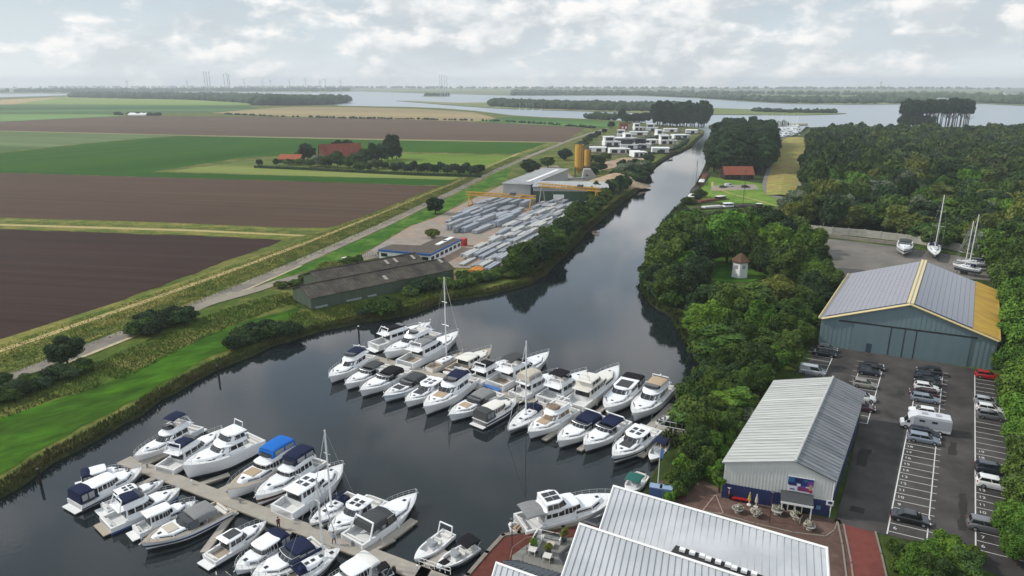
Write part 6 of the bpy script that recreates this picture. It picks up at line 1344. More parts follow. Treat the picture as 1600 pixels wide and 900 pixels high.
openboat('white jet ski like runabout moored at the head of the middle pontoon', (1046, 651), (1028, 661), pad='dgrey', motor=False)
cruiser('white boat bow showing past the trees on the east bank', (1080, 624), (1104, 594), 'sport', canvas=None, grp=None)
# west pontoon, upper side
GW = 'boats on the upper side of the left pontoon'; GL = 'boats on the lower side of the left pontoon'
cruiser('white flybridge cruiser with navy bimini at the far end of the left pontoon', (209, 715), (306, 666), 'fly', canvas='navy', extras='w', grp=GW)
cruiser('white yacht with flat navy cover, stern to the left pontoon beside the tallest white yacht', (348, 672), (256, 734), 'fly', canvas='navy', extras='C', grp=GW)
cruiser('biggest white motor yacht with two rows of dark windows and blue fenders', (286, 740), (402, 690), 'hardtop', canvas=None, extras='H', grp=GW, F=2.0, W=5.2, fend=(-1, 'blue'), bimini=False)
cruiser('classic yacht with bright blue canvas and teak foredeck', (355, 772), (468, 706), 'trawler', cab='white', deck='t', canvas='blue', extras='EF', grp=GW, F=1.5, bimini=False, pad='tan')
cruiser('white cruiser with navy canvas and varnished brown bow rail deck', (399, 781), (497, 720), 'trawler', hull='white', stripe='brown', boot='brown', canvas='navy', extras='EF', grp=GW, F=1.45, bimini=False)
cruiser('white trawler with roof windows, stern to the left pontoon', (537, 732), (440, 802), 'trawler', canvas=None, extras='km', grp=GW, F=1.6, W=4.6)
sailboat('white sailing yacht with navy sprayhood lying behind the white trawler', (483, 818), (553, 773), 13.2, mt=.52, canvas='navy', grp=GW, W=3.5)
cruiser('white cruiser with black roof windows and a white hard roof on the left pontoon', (513, 830), (588, 778), 'hardtop', canvas=None, extras='k', grp=GW, stripe='white', W=3.9)
cruiser('white sports cruiser with grey canopy at the end finger of the left pontoon', (652, 772), (549, 846), 'sport', canvas='dgrey', extras='eap', grp=GW, W=4.5)
# west pontoon, lower side
cruiser('white cruiser with navy stern tent hidden behind the classic cruiser', (196, 728), (128, 752), 'trawler', canvas='navy', extras='', grp=GL, W=3.6)
cruiser('classic white cruiser with navy hull band and navy tent on its aft deck', (222, 730), (116, 786), 'trawler', stripe='navy', canvas='navy', extras='', grp=GL, W=4.2)
cruiser('white cruiser with four roof windows beside the classic cruiser', (256, 748), (162, 792), 'hardtop', canvas=None, extras='k', grp=GL)
cruiser('long white yacht with blue hull band and navy cover on its upper deck', (282, 762), (164, 818), 'fly', stripe='white', boot='blue', canvas='navy', extras='Cp', grp=GL, W=4.3)
cruiser('small white cabin boat between the long yacht and the grey covered cruiser', (306, 782), (212, 828), 'trawler', canvas=None, extras='', grp=GL, W=3.0, F=1.0)
cruiser('large sports cruiser with grey cover, dark hull stripe and cream sun pad', (220, 850), (352, 792), 'sport', stripe='navy', canvas='grey', pad='beige', deck='t', extras='ed', grp=GL, W=4.6, floor='teak')
cruiser('white coupe yacht with charcoal sunroof and wooden cockpit', (416, 812), (326, 872), 'hardtop', canvas='dgrey', extras='K', grp=GL, floor='teak', bimini=False)
cruiser('white cruiser with small navy tent behind its wheelhouse', (367, 887), (444, 842), 'trawler', canvas='navy', extras='', grp=GL, W=3.7)
cruiser('white sports cruiser with tall navy canopy and clear side windows', (392, 900), (500, 848), 'sport', canvas='navy', stripe='dark', extras='ev', grp=GL, W=4.4)
sailboat('white sailing yacht with navy cockpit tent and its bow at the left pontoon', (532, 856), (440, 908), 12.4, mt=.70, canvas='navy', grp=GL, W=3.8)
cruiser('white cruiser with light grey roof panel at the bottom edge of the picture', (505, 925), (584, 882), 'trawler', canvas='white', extras='', grp=GL, W=4.2)
openboat('dark covered open boat lying against the left pontoon at the bottom edge', (560, 915), (612, 893), 'dark', canvas='black', pad='dgrey')
openboat('white centre console boat with tow arch at the small jetty', (647, 876), (702, 832), 'white', arch=True, W=2.5)
openboat('navy bow rider with black bimini at the small jetty', (681, 888), (742, 852), 'white', stripe='navy', canvas='black', bowpad='black', W=2.6, canvas_at=(.0, .36))
# quay yacht
q1 = cruiser('long white motor yacht with grey aft canopy moored along the brick quay', (962, 778), (812, 822), 'trawler', canvas='grey', extras='o', grp=None, W=4.7, F=1.5, bimini=True)
L_ = (G(962, 778, 1.5) - G(812, 822, 1)).xy.length; hq = Hull(L_, 4.7, 1.5); wh = Cab(hq.x(.22), hq.x(.46), 1.75, 1.45, 2.9, 4.2, rf=.9, tum=.14, rnd=.4); wh.wall('wheelhouse', B['white'], q1); wr = wh.roof('wheelhouse_roof', B['white'], q1, over=.12, dome=.1); wh.windows(q1, .4, .9, None, 2)
for sx in (.27, .34): hatch(wr, hq.x(sx), .55, 4.4, .95, .85, name='roof_hatch'); hatch(wr, hq.x(sx), -.55, 4.4, .95, .85, name='roof_hatch')
openboat('white dinghy hanging at the stern of the quay yacht', (796, 818), (812, 828), 'white', pad='tan', motor=False, console=False, W=1.7)
openboat('white boat with red top and dark green canvas behind the club roof', (980, 770), (1003, 742), 'white', canvas='green', pad='white', W=2.6, canvas_at=(.35, .75))

# ---- pontoons
m_pont = mat('pontoon_deck', hx('#9f988e'), .9, var=.12, vs=.8, stretch=(1, 1, 1), bump=.1); m_float = mat('pontoon_float', hx('#5b5853'), .9)
def pontoon(lab, line, wd, fingers):
    P = [G(x, y, .55) for x, y in line]; r = thing('pontoon', lab, 'pontoon', (*P[0].xy, 0))
    def seg(name, a, b_, w_, dz=0.0):
        mb = MB(); c = (a + b_) / 2; l = (b_ - a).xy.length; rz = ang(a, b_); mb.box((c.x, c.y, .44 + dz), (l, w_, .22), rz); o = mb.build(name, m_pont, r, world=True)
        m2 = MB(); k = max(1, int(l / 3.2))
        for i in range(k): q = a.lerp(b_, (i + .5) / k); m2.box((q.x, q.y, .12 + dz), (l / k * .6, w_ * .86, .415), rz)
        m2.build('float', m_float, o, world=True)
        m3 = MB(); d = (b_ - a).normalized(); n = Vector((-d.y, d.x, 0))
        for sd in (-1, 1): q0, q1_ = a + n * sd * (w_ / 2 - .02), b_ + n * sd * (w_ / 2 - .02); m3.bar((q0.x, q0.y, .5 + dz), (q1_.x, q1_.y, .5 + dz), .06, 4)
        m3.build('edge_rail', M['wood'], o, world=True)
    for a, b_ in zip(P[:-1], P[1:]): seg('deck', a, b_, wd)
    for k, ((x0, y0), (x1, y1), w_) in enumerate(fingers): seg('finger', G(x0, y0, .55), G(x1, y1, .55), w_, -.03 - .003 * k)
    k = 0; Lt = (P[-1] - P[0]).xy.length
    for i in range(int(Lt / 9)):
        q = P[0].lerp(P[-1], (i + .5) / int(Lt / 9)); mb = MB(); mb.box((q.x + .5, q.y, .9), (.22, .22, .75)); mb.build('power_post', M['white'] if i % 2 else M['grey'], r, world=True)
    return r
pontoon('long grey decked middle pontoon between two rows of boats', [(577, 557), (1040, 681)], 2.2, [((591, 561), (566, 576), 1.0), ((640, 574), (585, 600), 1.0), ((612, 567), (650, 549), 1.1), ((694, 589), (641, 617), 1.0), ((665, 581), (720, 556), 1.1), ((773, 610), (716, 640), 1.0), ((740, 601), (790, 577), 1.1), ((814, 621), (770, 652), 1.0), ((805, 618), (850, 592), 1.1), ((850, 631), (806, 664), 1.0), ((910, 646), (850, 686), 1.0), ((866, 635), (912, 604), 1.1), ((958, 659), (905, 702), 1.0), ((925, 650), (960, 622), 1.1), ((1010, 672), (1052, 631), 1.6), ((1034, 680), (1000, 712), 1.3)])
gw = thing('gangway', 'grey access bridge from the head of the middle pontoon to the bank', 'gangway', (*G(1030, 672, .55).xy, 0))
a, b_ = G(1026, 670, .6), G(1072, 676, 1.2); mb = MB(); mb.box(((a.x + b_.x) / 2, (a.y + b_.y) / 2, .95), ((b_ - a).length, 1.8, .16), ang(a, b_)); mb.build('deck', m_pont, gw, world=True)
d_ = (b_ - a).normalized(); n_ = Vector((-d_.y, d_.x, 0))
for sd in (-1, 1):
    mb = MB(); p0, p1 = a + n_ * sd * .9, b_ + n_ * sd * .9; mb.bar(p0 + Vector((0, 0, 1.3)), p1 + Vector((0, 0, .9)), .05, 4)
    for i in range(6): q = p0.lerp(p1, i / 5); mb.bar((q.x, q.y, .9), (q.x, q.y, 1.9 + .1 * (1 - i / 5)), .035, 4)
    mb.build('handrail', m_steel, gw, world=True)
pontoon('long beige decked left pontoon running to the bottom edge of the picture', [(193, 718), (700, 912)], 2.3, [((215, 727), (262, 706), 1.8), ((300, 760), (358, 740), 1.0), ((333, 772), (395, 742), 1.5), ((250, 741), (205, 764), 1.0), ((290, 756), (232, 786), 1.0), ((405, 801), (445, 780), 1.5), ((372, 789), (318, 862), 1.0), ((460, 822), (396, 880), 1.0), ((478, 829), (545, 794), 1.4), ((566, 862), (612, 838), 1.8), ((612, 838), (647, 811), 1.3), ((520, 845), (470, 905), 1.0)])
pontoon('short jetty with white railings by the brick quay', [(655, 905), (668, 884), (700, 862)], 1.5, [])
rl = thing('jetty_railing', 'white railing on the short jetty by the brick quay', 'railing', G(690, 892, .6)); mb = MB(); a, b_ = G(655, 882, .6), G(704, 898, .6)
for zz in (.5, 1.0): mb.bar(a + Vector((0, 0, zz)), b_ + Vector((0, 0, zz)), .04, 4)
for i in range(7): q = a.lerp(b_, i / 6); mb.bar(q, q + Vector((0, 0, 1.0)), .04, 4)
mb.build('rail', M['white'], rl, world=True)
# mooring posts
for k, (x, y) in enumerate(((561, 526), (342, 590), (64, 757), (1053, 636), (948, 664), (805, 622), (405, 745), (521, 500))):
    if k in (7,): continue
    p = G(x, y, 0); o = thing('mooring_post', ('dark timber post standing in the water beyond the middle pontoon', 'dark timber post in the water off the left meadow', 'dark timber post by the reeds at the left edge of the water', 'dark post at the outer end of the last finger', 'pale post beside the navy topped sports cruiser', 'dark post beside the steel cruiser', 'dark post in the water behind the big white yacht')[k], 'mooring post', (p.x, p.y, 0))
    mb = MB(); mb.cyl((0, 0), .19, -1, 2.6, 8); mb.build('pile', mat('pile_timber', hx('#2c2824'), .9), o); mb = MB(); mb.cyl((0, 0), .22, 2.6, 2.75, 8, 0, .1); mb.build('cap', M['white'] if k in (4, 0) else M['dgrey'], o)
# ---- traditional barges by the lawn
def barge(lab, bow, stern, W_, hull, top, mast=None, hold='brown', name='sailing_barge', white=False):
    root, L = boat_root(name, lab, 'barge', bow, stern, None, 1.4, 1.2); h = Hull(L, W_, 1.2, rise=.35, full=.72, rake=.02, tr=.7); h.build(root, hull, hull, 'dark', mat('barge_deck', hx('#4a4038'), .85, var=.2, vs=1), .02, m_teak, .7); X = h.x
    mb = MB(); mb.box((X(.56), 0, 1.75), (L * .42, W_ * .62, .7), 0, 0, .96); mb.build('hold_cover', mat('barge_' + hold, dict(brown=hx('#6a4436'), grey=hx('#4a4a4a'), white=hx('#b9b9b4'))[hold], .8, var=.15, vs=.8), root)
    c = Cab(X(.1), X(.3), W_ * .32, W_ * .3, 1.2, 2.9, rf=.2, tum=.06); c.wall('wheelhouse', B['white' if white else 'brown'], root); c.windows(root, .5, .88, None, 2); c.roof('wheelhouse_roof', B['white'] if white else B['cream'], root)
    if mast: mb = MB(); mb.bar((X(.66), 0, 1.3), (X(.66), 0, mast), .14, 6, 0, .07); mb.build('mast', mat('spar', hx('#4a4038'), .7), root); mb = MB(); mb.bar((X(.65), 0, 2.6), (X(.25), 0, 3.3), .12, 6); mb.build('boom', mat('spar', hx('#4a4038'), .7), root); mb = MB(); mb.bar((X(.66), 0, mast), (X(.99), 0, 1.8), .03, 4); [mb.bar((X(.66), 0, mast), (X(.6), sd * W_ * .48, 1.3), .03, 4) for sd in (-1, 1)]; mb.build('rigging', m_rub, root)
    return root
barge('dark flat barge with tall mast lying at the lawn bank, farthest of the barges', (1104, 268), (1094, 292), 5, 'dark', 1, mast=24)
barge('dark barge with shorter mast in front of the tall masted one', (1090, 290), (1078, 316), 5, 'dark', 1, mast=18, hold='grey')
barge('brown barge with rust red hold lying across the basin mouth', (1076, 318), (1136, 310), 5.2, 'brown', 1)
barge('black hulled barge with white wheelhouse in front of the trees', (1082, 326), (1150, 322), 5, 'dark', 1, white=True, hold='white')
barge('slim dark barge with a mast beside the lawn path', (1142, 322), (1196, 324), 4, 'navy', 1, mast=19, hold='grey')
# ---- boats on the storage yard
cruiser('white motor boat on stands in the storage yard, bow towards the hangar', (1411, 402), (1413, 388), 'sport', canvas='dgrey', stripe='dark', extras='e', bimini=True); bpy.data.objects[-1] if False else None
def ashore(o, lift=1.9):
    o.location.z = 1 + lift
    for x in (-.25, .2):
        for sd in (-1, 1): mb = MB(); mb.bar((x * 9, sd * 1.8, -lift), (x * 9, sd * .9, .1), .09, 4); mb.build('stand', M['dgrey'], o)
ashore([o for o in C.objects if o.get('label', '').startswith('white motor boat on stands')][0], 1.0)
y1 = sailboat('white sailing yacht on its keel in the storage yard with a tall mast', (1460, 410), (1456, 392), 19.5, z0=0, grp=None, boomcover=False, keel=True, W=3.9); ashore(y1, 1.6)
y2 = sailboat('white sailing yacht laid up behind the hangar, nearer of the pair', (1486, 424), (1530, 434), 15, z0=0, grp=None, boomcover=False, keel=True); ashore(y2, 1.6)
y3 = sailboat('white sailing yacht laid up behind the hangar, farther of the pair', (1492, 418), (1540, 424), 16, z0=0, grp=None, boomcover=False, keel=True); ashore(y3, 1.6)
# ---- far marina: small boats and masts
def simple_boat(L, mast, seed):
    rg = random.Random(seed); h = Hull(L, L * .3, 1.2, sail=bool(mast)); mb = MB(); n = 8; ts = [i / n for i in range(n + 1)]
    lo = [(h.x(t), -h.bw(t), 0) for t in ts] + [(h.x(t), h.bw(t), 0) for t in ts[::-1]]; hi = [(h.x(t), -h.b(t), h.z(t)) for t in ts] + [(h.x(t), h.b(t), h.z(t)) for t in ts[::-1]]
    mb.loft([lo, hi], cap0=False); mb.box((h.x(.42), 0, 1.7), (L * .36, L * .17, 1.0), 0, 0, .85)
    if mast: mb.bar((h.x(.55), 0, 1), (h.x(.55), 0, mast), .13, 4); mb.bar((h.x(.55), 0, 2.6), (h.x(.15), 0, 2.5), .16, 4)
    else: mb.box((h.x(.32), 0, 2.5), (L * .2, L * .15, .9), 0, 1, .85)
    return mb
fp = [simple_boat(12, 0, 1), simple_boat(11, 15, 2), simple_boat(13, 17, 3), simple_boat(10, 0, 4)]; fo = [None] * 4; kf = 0
for row in range(5):
    for k in range(17):
        x = 1190 + k * 3.5 + row * 1.2 + R.uniform(-.6, .6); y = 198 + row * 3.4 + R.uniform(-.3, .3)
        if x > 1256 - row * 2 or (row == 4 and x < 1208): continue
        i = R.choice((0, 1, 2, 3, 1)); p = G(x, y, 0); rz = R.choice((1.4, 1.5, -1.5)) + R.uniform(-.1, .1)
        if fo[i] is None: o = fp[i].build('moored_boat', [B['white'], m_win]); fo[i] = o
        else: o = fo[i].copy(); C.objects.link(o)
        o.location = (p.x, p.y, 0); o.rotation_euler = (0, 0, rz); tag(o, 'small white boat packed into the far marina beyond the poplars', 'boat', 'boats in the far marina')
for k, (x, y) in enumerate(((822, 172.5), (846, 173.5), (833, 173), (812, 172))):
    o = fo[1 if fo[1] else 2].copy(); C.objects.link(o); p = G(x, y, 0); o.location = (p.x, p.y, 0); o.rotation_euler = (0, 0, .5 * k); tag(o, 'white sailing boat anchored off the shore of the wooded island', 'boat', 'sailing boats at anchor by the island')
# ================================================================== CAR PARK
m_line = mat('painted_line', (.62, .62, .60), .7, var=.12, vs=1.5)
def gl(x, y): return G(x, y, 1.05)
ZL = 1.058
lines = MB()
def line(a, b_, w_=.12):
    a, b_ = Vector((a.x, a.y, ZL)), Vector((b_.x, b_.y, ZL)); d = (b_ - a).normalized(); n = Vector((-d.y, d.x, 0)) * w_ / 2; lines.add([a - n, b_ - n, b_ + n, a + n], [(0, 1, 2, 3)])
def textmesh(s, p, rz, size):
    cu = bpy.data.curves.new('bay_number', 'FONT'); cu.body = s; cu.size = size; cu.align_x = 'CENTER'; cu.align_y = 'CENTER'
    o = bpy.data.objects.new('bay_number', cu); C.objects.link(o); dg = bpy.context.evaluated_depsgraph_get(); me = bpy.data.meshes.new_from_object(o.evaluated_get(dg)); bpy.data.objects.remove(o)
    cs, sn = math.cos(rz), math.sin(rz); me.update()
    lines.add([(p.x + v.co.x * cs - v.co.y * sn, p.y + v.co.x * sn + v.co.y * cs, ZL + .002) for v in me.vertices], [tuple(q.vertices) for q in me.polygons]); bpy.data.meshes.remove(me)
# middle row: left edge line, right edge line, bays between
mL0, mL1 = gl(1386, 834), gl(1437, 577); mR0, mR1 = gl(1448, 846), gl(1473, 585)
line(mL0, mL1, .16); line(mR0, mR1, .14)
rowd = ang(gl(1416, 689), gl(1461, 697.5))
NB = 30
for i in range(NB + 1):
    t_ = (i + .35) / (NB + .35)
    a = mL0.lerp(mL1, t_); d = Vector((math.cos(rowd), math.sin(rowd), 0)); b_ = a + d * 5.0
    line(a, b_, .1)
    if i < 15: textmesh(str(6 + i), a.lerp(mL0.lerp(mL1, min(1, t_ + 1 / NB)), .5) + d * .75, rowd, .9)
lenM = (mL1 - mL0).length / NB
# right row
rL0, rL1 = gl(1524.5, 858), gl(1523, 586); line(rL0, rL1, .16); NR = int((rL1 - rL0).length / lenM)
for i in range(NR + 1):
    a = rL0.lerp(rL1, i / NR); d = Vector((math.cos(rowd - .03), math.sin(rowd - .03), 0)); line(a, a + d * 5.0, .1)
    if i < 14: textmesh(str(6 + i), a + (rL1 - rL0).normalized() * lenM * .5 + d * .8, rowd, .9)
# left row behind the hall, and the row at the trees
lL0, lL1 = gl(1318, 655), gl(1346, 566); lR0, lR1 = gl(1355, 662), gl(1381, 570); line(lL0, lL1, .12); line(lR0, lR1, .14)
for i in range(11): a = lR0.lerp(lR1, i / 10); d = Vector((math.cos(rowd), math.sin(rowd), 0)); line(a - d * 5.0, a, .1)
tR0, tR1 = gl(1287, 590), gl(1305, 549); line(tR0, tR1, .14)
for i in range(8): a = tR0.lerp(tR1, i / 7); line(a - d * 5, a, .1)
struct('parking_markings', lines, m_line)
mb = MB(); tr_ = gl(1104, 770); 
q = [gl(1118, 772), gl(1096, 800), gl(1130, 802)]
for a, b_ in zip(q, q[1:] + q[:1]):
    d = (b_ - a).normalized(); n = Vector((-d.y, d.x, 0)) * .07; z = Vector((0, 0, .012)); mb.add([a - n + z, b_ - n + z, b_ + n + z, a + n + z], [(0, 1, 2, 3)])
struct('paving_triangle', mb, mat('pink_paving', hx('#a08880'), .85))

# ================================================================== VEHICLES
m_tyre = mat('tyre', (.015, .015, .016), .85); m_rim = mat('alloy_rim', (.35, .36, .37), .35, metal=.7); m_hl = mat('headlight_glass', (.55, .56, .57), .1); m_tl = mat('tail_light', (.28, .01, .012), .25); m_cwin = mat('car_window', (.014, .016, .018), .07, spec=.7); m_plas = mat('dark_plastic', (.025, .025, .026), .6)
PAINT = {k: mat('paint_' + k, c_, .3, metal=mt_, coat=.6) for k, (c_, mt_) in dict(black=((.012, .012, .014), 0), dblue=((.018, .024, .04), .1), white=((.72, .72, .71), 0), silver=((.40, .42, .44), .35), grey=((.16, .165, .17), .3), bluegrey=((.24, .28, .33), .3), red=((.38, .015, .015), 0), plum=((.05, .018, .028), .1), champagne=((.33, .31, .27), .3), green=((.02, .05, .03), 0)).items()}
SHAPE = {   # length, width, belt height, roof height, greenhouse x from rear: (base0, top0, top1, base1), bonnet height
    'sedan': (4.7, 1.82, .92, 1.43, (.14, .30, .62, .80), .86), 'hatch': (4.2, 1.78, .95, 1.48, (.02, .10, .56, .76), .90), 'suv': (4.55, 1.88, 1.08, 1.66, (.02, .09, .60, .77), 1.02), 'estate': (4.75, 1.83, .93, 1.46, (.02, .09, .60, .78), .87), 'van': (4.9, 1.95, 1.15, 1.95, (.01, .03, .70, .86), 1.05), 'city': (3.6, 1.65, .95, 1.5, (.02, .1, .58, .8), .92)}
def car(lab, px, py, rz, shape, paint, group='cars parked in the bays', name='parked_car', flip=False, z=1.055):
    L, W, hb, hr, gx, bon = SHAPE[shape]; p = G(px, py, 1.7); p.z = z
    r = thing(name, lab, 'van' if shape == 'van' else 'car', p, rz + (math.pi if flip else 0), group); X = lambda f: (f - .5) * L; pm = PAINT[paint]
    prof = [(0, .30, .62, .86), (.012, .26, .80, .94), (.06, .22, hb - .04, .985), (.2, .2, hb, 1), (.5, .2, hb - .01, 1), (gx[3] - .02, .2, hb - .02, 1), (.86, .2, bon - .05, .98), (.95, .22, bon - .16, .93), (.99, .27, bon - .30, .84), (1.0, .32, .55, .8)]
    rings = [[(X(f), -W / 2 * k * .93, zl), (X(f), -W / 2 * k, zl + (zh - zl) * .4), (X(f), -W / 2 * k * .985, zl + (zh - zl) * .82), (X(f), -W / 2 * k * .9, zh), (X(f), W / 2 * k * .9, zh), (X(f), W / 2 * k * .985, zl + (zh - zl) * .82), (X(f), W / 2 * k, zl + (zh - zl) * .4), (X(f), W / 2 * k * .93, zl)] for f, zl, zh, k in prof]
    mb = MB(); mb.loft([q[::-1] for q in rings]); mb.build('body', pm, r, smooth=False)
    b0, t0, t1, b1 = [X(f) for f in gx]; wb, wt = W * .445, W * .375
    lo = [(b0, -wb * .95, hb - .02), ((b0 + b1) / 2, -wb, hb - .02), (b1, -wb * .86, bon - .03), (b1, wb * .86, bon - .03), ((b0 + b1) / 2, wb, hb - .02), (b0, wb * .95, hb - .02)]
    hi = [(t0, -wt * .95, hr - .05), ((t0 + t1) / 2, -wt, hr - .03), (t1, -wt * .92, hr - .06), (t1, wt * .92, hr - .06), ((t0 + t1) / 2, wt, hr - .03), (t0, wt * .95, hr - .05)]
    mb = MB(); mb.loft([lo, hi], cap0=False); mb.build('cabin', pm, r)
    def win(nm, i, j, f0, f1, u0, u1, e=.012):
        A, Bq, Cq, D = Vector(lo[i]), Vector(lo[j]), Vector(hi[j]), Vector(hi[i]); P = lambda u, f: A.lerp(Bq, u).lerp(D.lerp(Cq, u), f); v = [P(u0, f0), P(u1, f0), P(u1, f1), P(u0, f1)]
        nr = (v[1] - v[0]).cross(v[3] - v[0]).normalized(); c = sum(v, Vector()) / 4
        if nr.dot(c - Vector((0, 0, c.z))) < 0: nr = -nr
        mb_ = MB(); mb_.add([q + nr * e for q in v], [(0, 1, 2, 3)]); return mb_
    solid = shape == 'van'
    win('windscreen', 2, 3, .1, .92, .04, .96).build('windscreen', m_cwin, r)
    if not solid: win('rear_window', 5, 0, .2, .9, .08, .92).build('rear_window', m_cwin, r)
    for i, j in ((0, 1), (1, 2), (3, 4), (4, 5)):
        if solid and (0 in (i, j) or 5 in (i, j)): continue
        u0, u1 = (.1 if i in (0,) else .03, .97) if i in (0, 1) else (.03, .9 if j == 5 else .97); win('side_window', i, j, .14, .9, u0, u1 - (.05 if j == 2 else 0)).build('side_window', m_cwin, r)
    mb = MB(); g = lambda k, z_: [(x * k + (1 - k) * (t0 + t1) / 2, y * k, z_) for x, y, _ in hi]; mb.loft([g(1.0, hr - .045), g(.97, hr - .01), g(.7, hr + .015)], cap0=False); mb.build('roof', pm, r)
    for fx in (.19, .81):
        for sd in (-1, 1):
            mb = MB(); mb.bar((X(fx), sd * (W / 2 - .2), .33), (X(fx), sd * (W / 2 + .015), .33), .33, 14); wh_ = mb.build('wheel', m_tyre, r)
            mb = MB(); mb.bar((X(fx), sd * (W / 2 + .012), .33), (X(fx), sd * (W / 2 + .028), .33), .2, 10); mb.build('rim', m_rim, wh_)
    for sd in (-1, 1):
        mb = MB(); mb.box((X(.972), sd * W * .33, bon - .25), (.16, .36, .13)); mb.build('headlight', m_hl, r)
        mb = MB(); mb.box((X(.012), sd * W * .39, hb - .2), (.1, .24, .2)); mb.build('tail_light', m_tl, r)
        mb = MB(); mb.box((X(gx[3] - .05), sd * (W / 2 + .08), hb + .04), (.14, .2, .13)); mb.build('wing_mirror', pm, r)
    mb = MB(); mb.box((X(.996), 0, .42), (.06, W * .6, .22)); mb.build('grille', m_plas, r)
    return r
rd = rowd
CARS = [(1452, 580, 'suv', 'black', 1, 'black off road car nearest to the hangar doors in the middle row'), (1449, 588, 'estate', 'dblue', 0, 'dark blue estate second from the hangar in the middle row'), (1450, 597, 'sedan', 'black', 1, 'black saloon beside the white hatchback in the middle row'), (1448, 604.5, 'hatch', 'white', 0, 'white hatchback between dark cars in the middle row'), (1443, 613, 'estate', 'plum', 1, 'dark plum estate below the white hatchback'), (1446, 622, 'estate', 'bluegrey', 0, 'pale blue grey estate above an empty bay'), (1441, 642, 'hatch', 'white', 1, 'white car directly behind the motorhome'), (1445, 676, 'estate', 'dblue', 0, 'dark car squeezed between the motorhome and the silver blue car'), (1443.5, 684.5, 'estate', 'bluegrey', 0, 'silver blue estate at the lower end of the parked middle row'), (1423, 808, 'sedan', 'black', 0, 'lone black saloon near the red paved ramp'),
        (1362, 571.5, 'sedan', 'black', 0, 'black saloon at the top of the row beside the white hall'), (1358, 580, 'hatch', 'dblue', 0, 'dark hatchback below the black saloon beside the white hall'), (1351, 599.5, 'hatch', 'champagne', 0, 'beige grey hatchback standing alone behind the white hall'), (1349, 620, 'hatch', 'white', 0, 'white car half hidden by the white hall roof'), (1348, 635, 'hatch', 'plum', 0, 'dark red car half hidden by the white hall roof'),
        (1293, 544, 'hatch', 'grey', 0, 'grey hatchback under the trees by the hangar corner'), (1288, 551, 'sedan', 'black', 0, 'black car under the trees by the hangar corner'),
        (1543, 586, 'hatch', 'red', 0, 'red car at the top of the right hand row'), (1543, 627, 'hatch', 'silver', 0, 'silver hatchback in the right hand row'), (1547, 638.5, 'hatch', 'white', 0, 'white hatchback in the right hand row between silver and grey cars'), (1548.5, 648.5, 'hatch', 'grey', 0, 'grey hatchback in the right hand row under the trees'), (1551, 733, 'suv', 'dblue', 0, 'dark off road car with red tail lights above the white one'), (1554, 755.5, 'suv', 'white', 0, 'white off road car in the right hand row'), (1543, 822, 'suv', 'grey', 0, 'grey car half hidden under the right hand trees')]
for x, y, sh, pt, fl, lab in CARS: car(lab, x, y, rd, sh, pt, flip=bool(fl))
car('silver delivery van parked under the trees behind the white hall', 1269, 580, rd, 'van', 'silver', None, 'parked_van')
dv = ang(G(530, 412), G(560, 405))
car('white car on the driveway by the site office', 543, 405, dv, 'hatch', 'white', None)
car('white van like car in front of the red roofed barn', 1139, 290, .1, 'van', 'white', None, 'parked_van'); car('dark car beside the white one at the red roofed barn', 1130, 291.5, .1, 'hatch', 'green', None); car('black car right of the white one at the red roofed barn', 1165, 291.5, .05, 'estate', 'black', None)
for k in range(10): car('car parked along the dyke road near the far marina', 1219 + k * 2.2, 219 - k * 1.2, .9, 'hatch', R.choice(('white', 'grey', 'silver', 'black')), 'cars parked at the far marina')
# motorhome
p = G(1448, 664, 2.0); p.z = 1.055; mh = thing('motorhome', 'long white and grey motorhome standing across the middle row', 'motorhome', p, rd)
m_mh = mat('motorhome_white', (.56, .57, .59), .4); m_mhg = mat('motorhome_grey', (.34, .36, .39), .45)
mb = MB(); prof = [(-2.55, .5), (3.35, .5), (3.4, 1.0), (3.35, 2.7), (3.15, 2.95), (-1.6, 2.95), (-2.5, 2.5), (-2.9, 2.1), (-2.55, 2.0)]
mb.loft([[(x, -1.12, z) for x, z in prof], [(x, 1.12, z) for x, z in prof]]); mb.build('living_cabin', m_mh, mh, fix=True)
mb = MB(); [mb.box((.6, sd * 1.13, 1.75), (5.4, .04, 1.6)) for sd in (-1, 1)]; mb.build('side_panel', m_mhg, mh)
mb = MB(); prof = [(-3.9, .45), (-2.5, .45), (-2.5, 2.0), (-2.75, 1.95), (-3.35, 1.2), (-3.85, 1.02)]; mb.loft([[(x, -.98, z) for x, z in prof], [(x, .98, z) for x, z in prof]]); mb.build('cab', m_mh, mh, fix=True)
mb = MB(); mb.quad((-2.79, -.85, 1.93), (-2.79, .85, 1.93), (-3.36, .85, 1.24), (-3.36, -.85, 1.24)); mb.build('windscreen', m_cwin, mh)
for sd in (-1, 1):
    for x, z, w_, h_ in ((-2.8, 1.5, .5, .5), (-.9, 2.05, .8, .36), (.9, 2.05, .8, .36)): mb = MB(); mb.box((x, sd * (1.155 if x > -2.5 else .985), z), (w_, .03, h_)); mb.build('side_window', m_cwin, mh)
    for x in (-3.1, 1.9): mb = MB(); mb.bar((x, sd * .8, .36), (x, sd * 1.12, .36), .36, 14); wl = mb.build('wheel', m_tyre, mh); mb = MB(); mb.bar((x, sd * 1.115, .36), (x, sd * 1.135, .36), .2, 10); mb.build('rim', m_rim, wl)
    mb = MB(); mb.box((-3.88, sd * .72, .85), (.1, .35, .2)); mb.build('headlight', m_hl, mh)
for x in (-.6, 1.4): mb = MB(); mb.box((x, 0, 3.02), (.8, .7, .14)); mb.build('roof_hatch', m_mhg, mh)

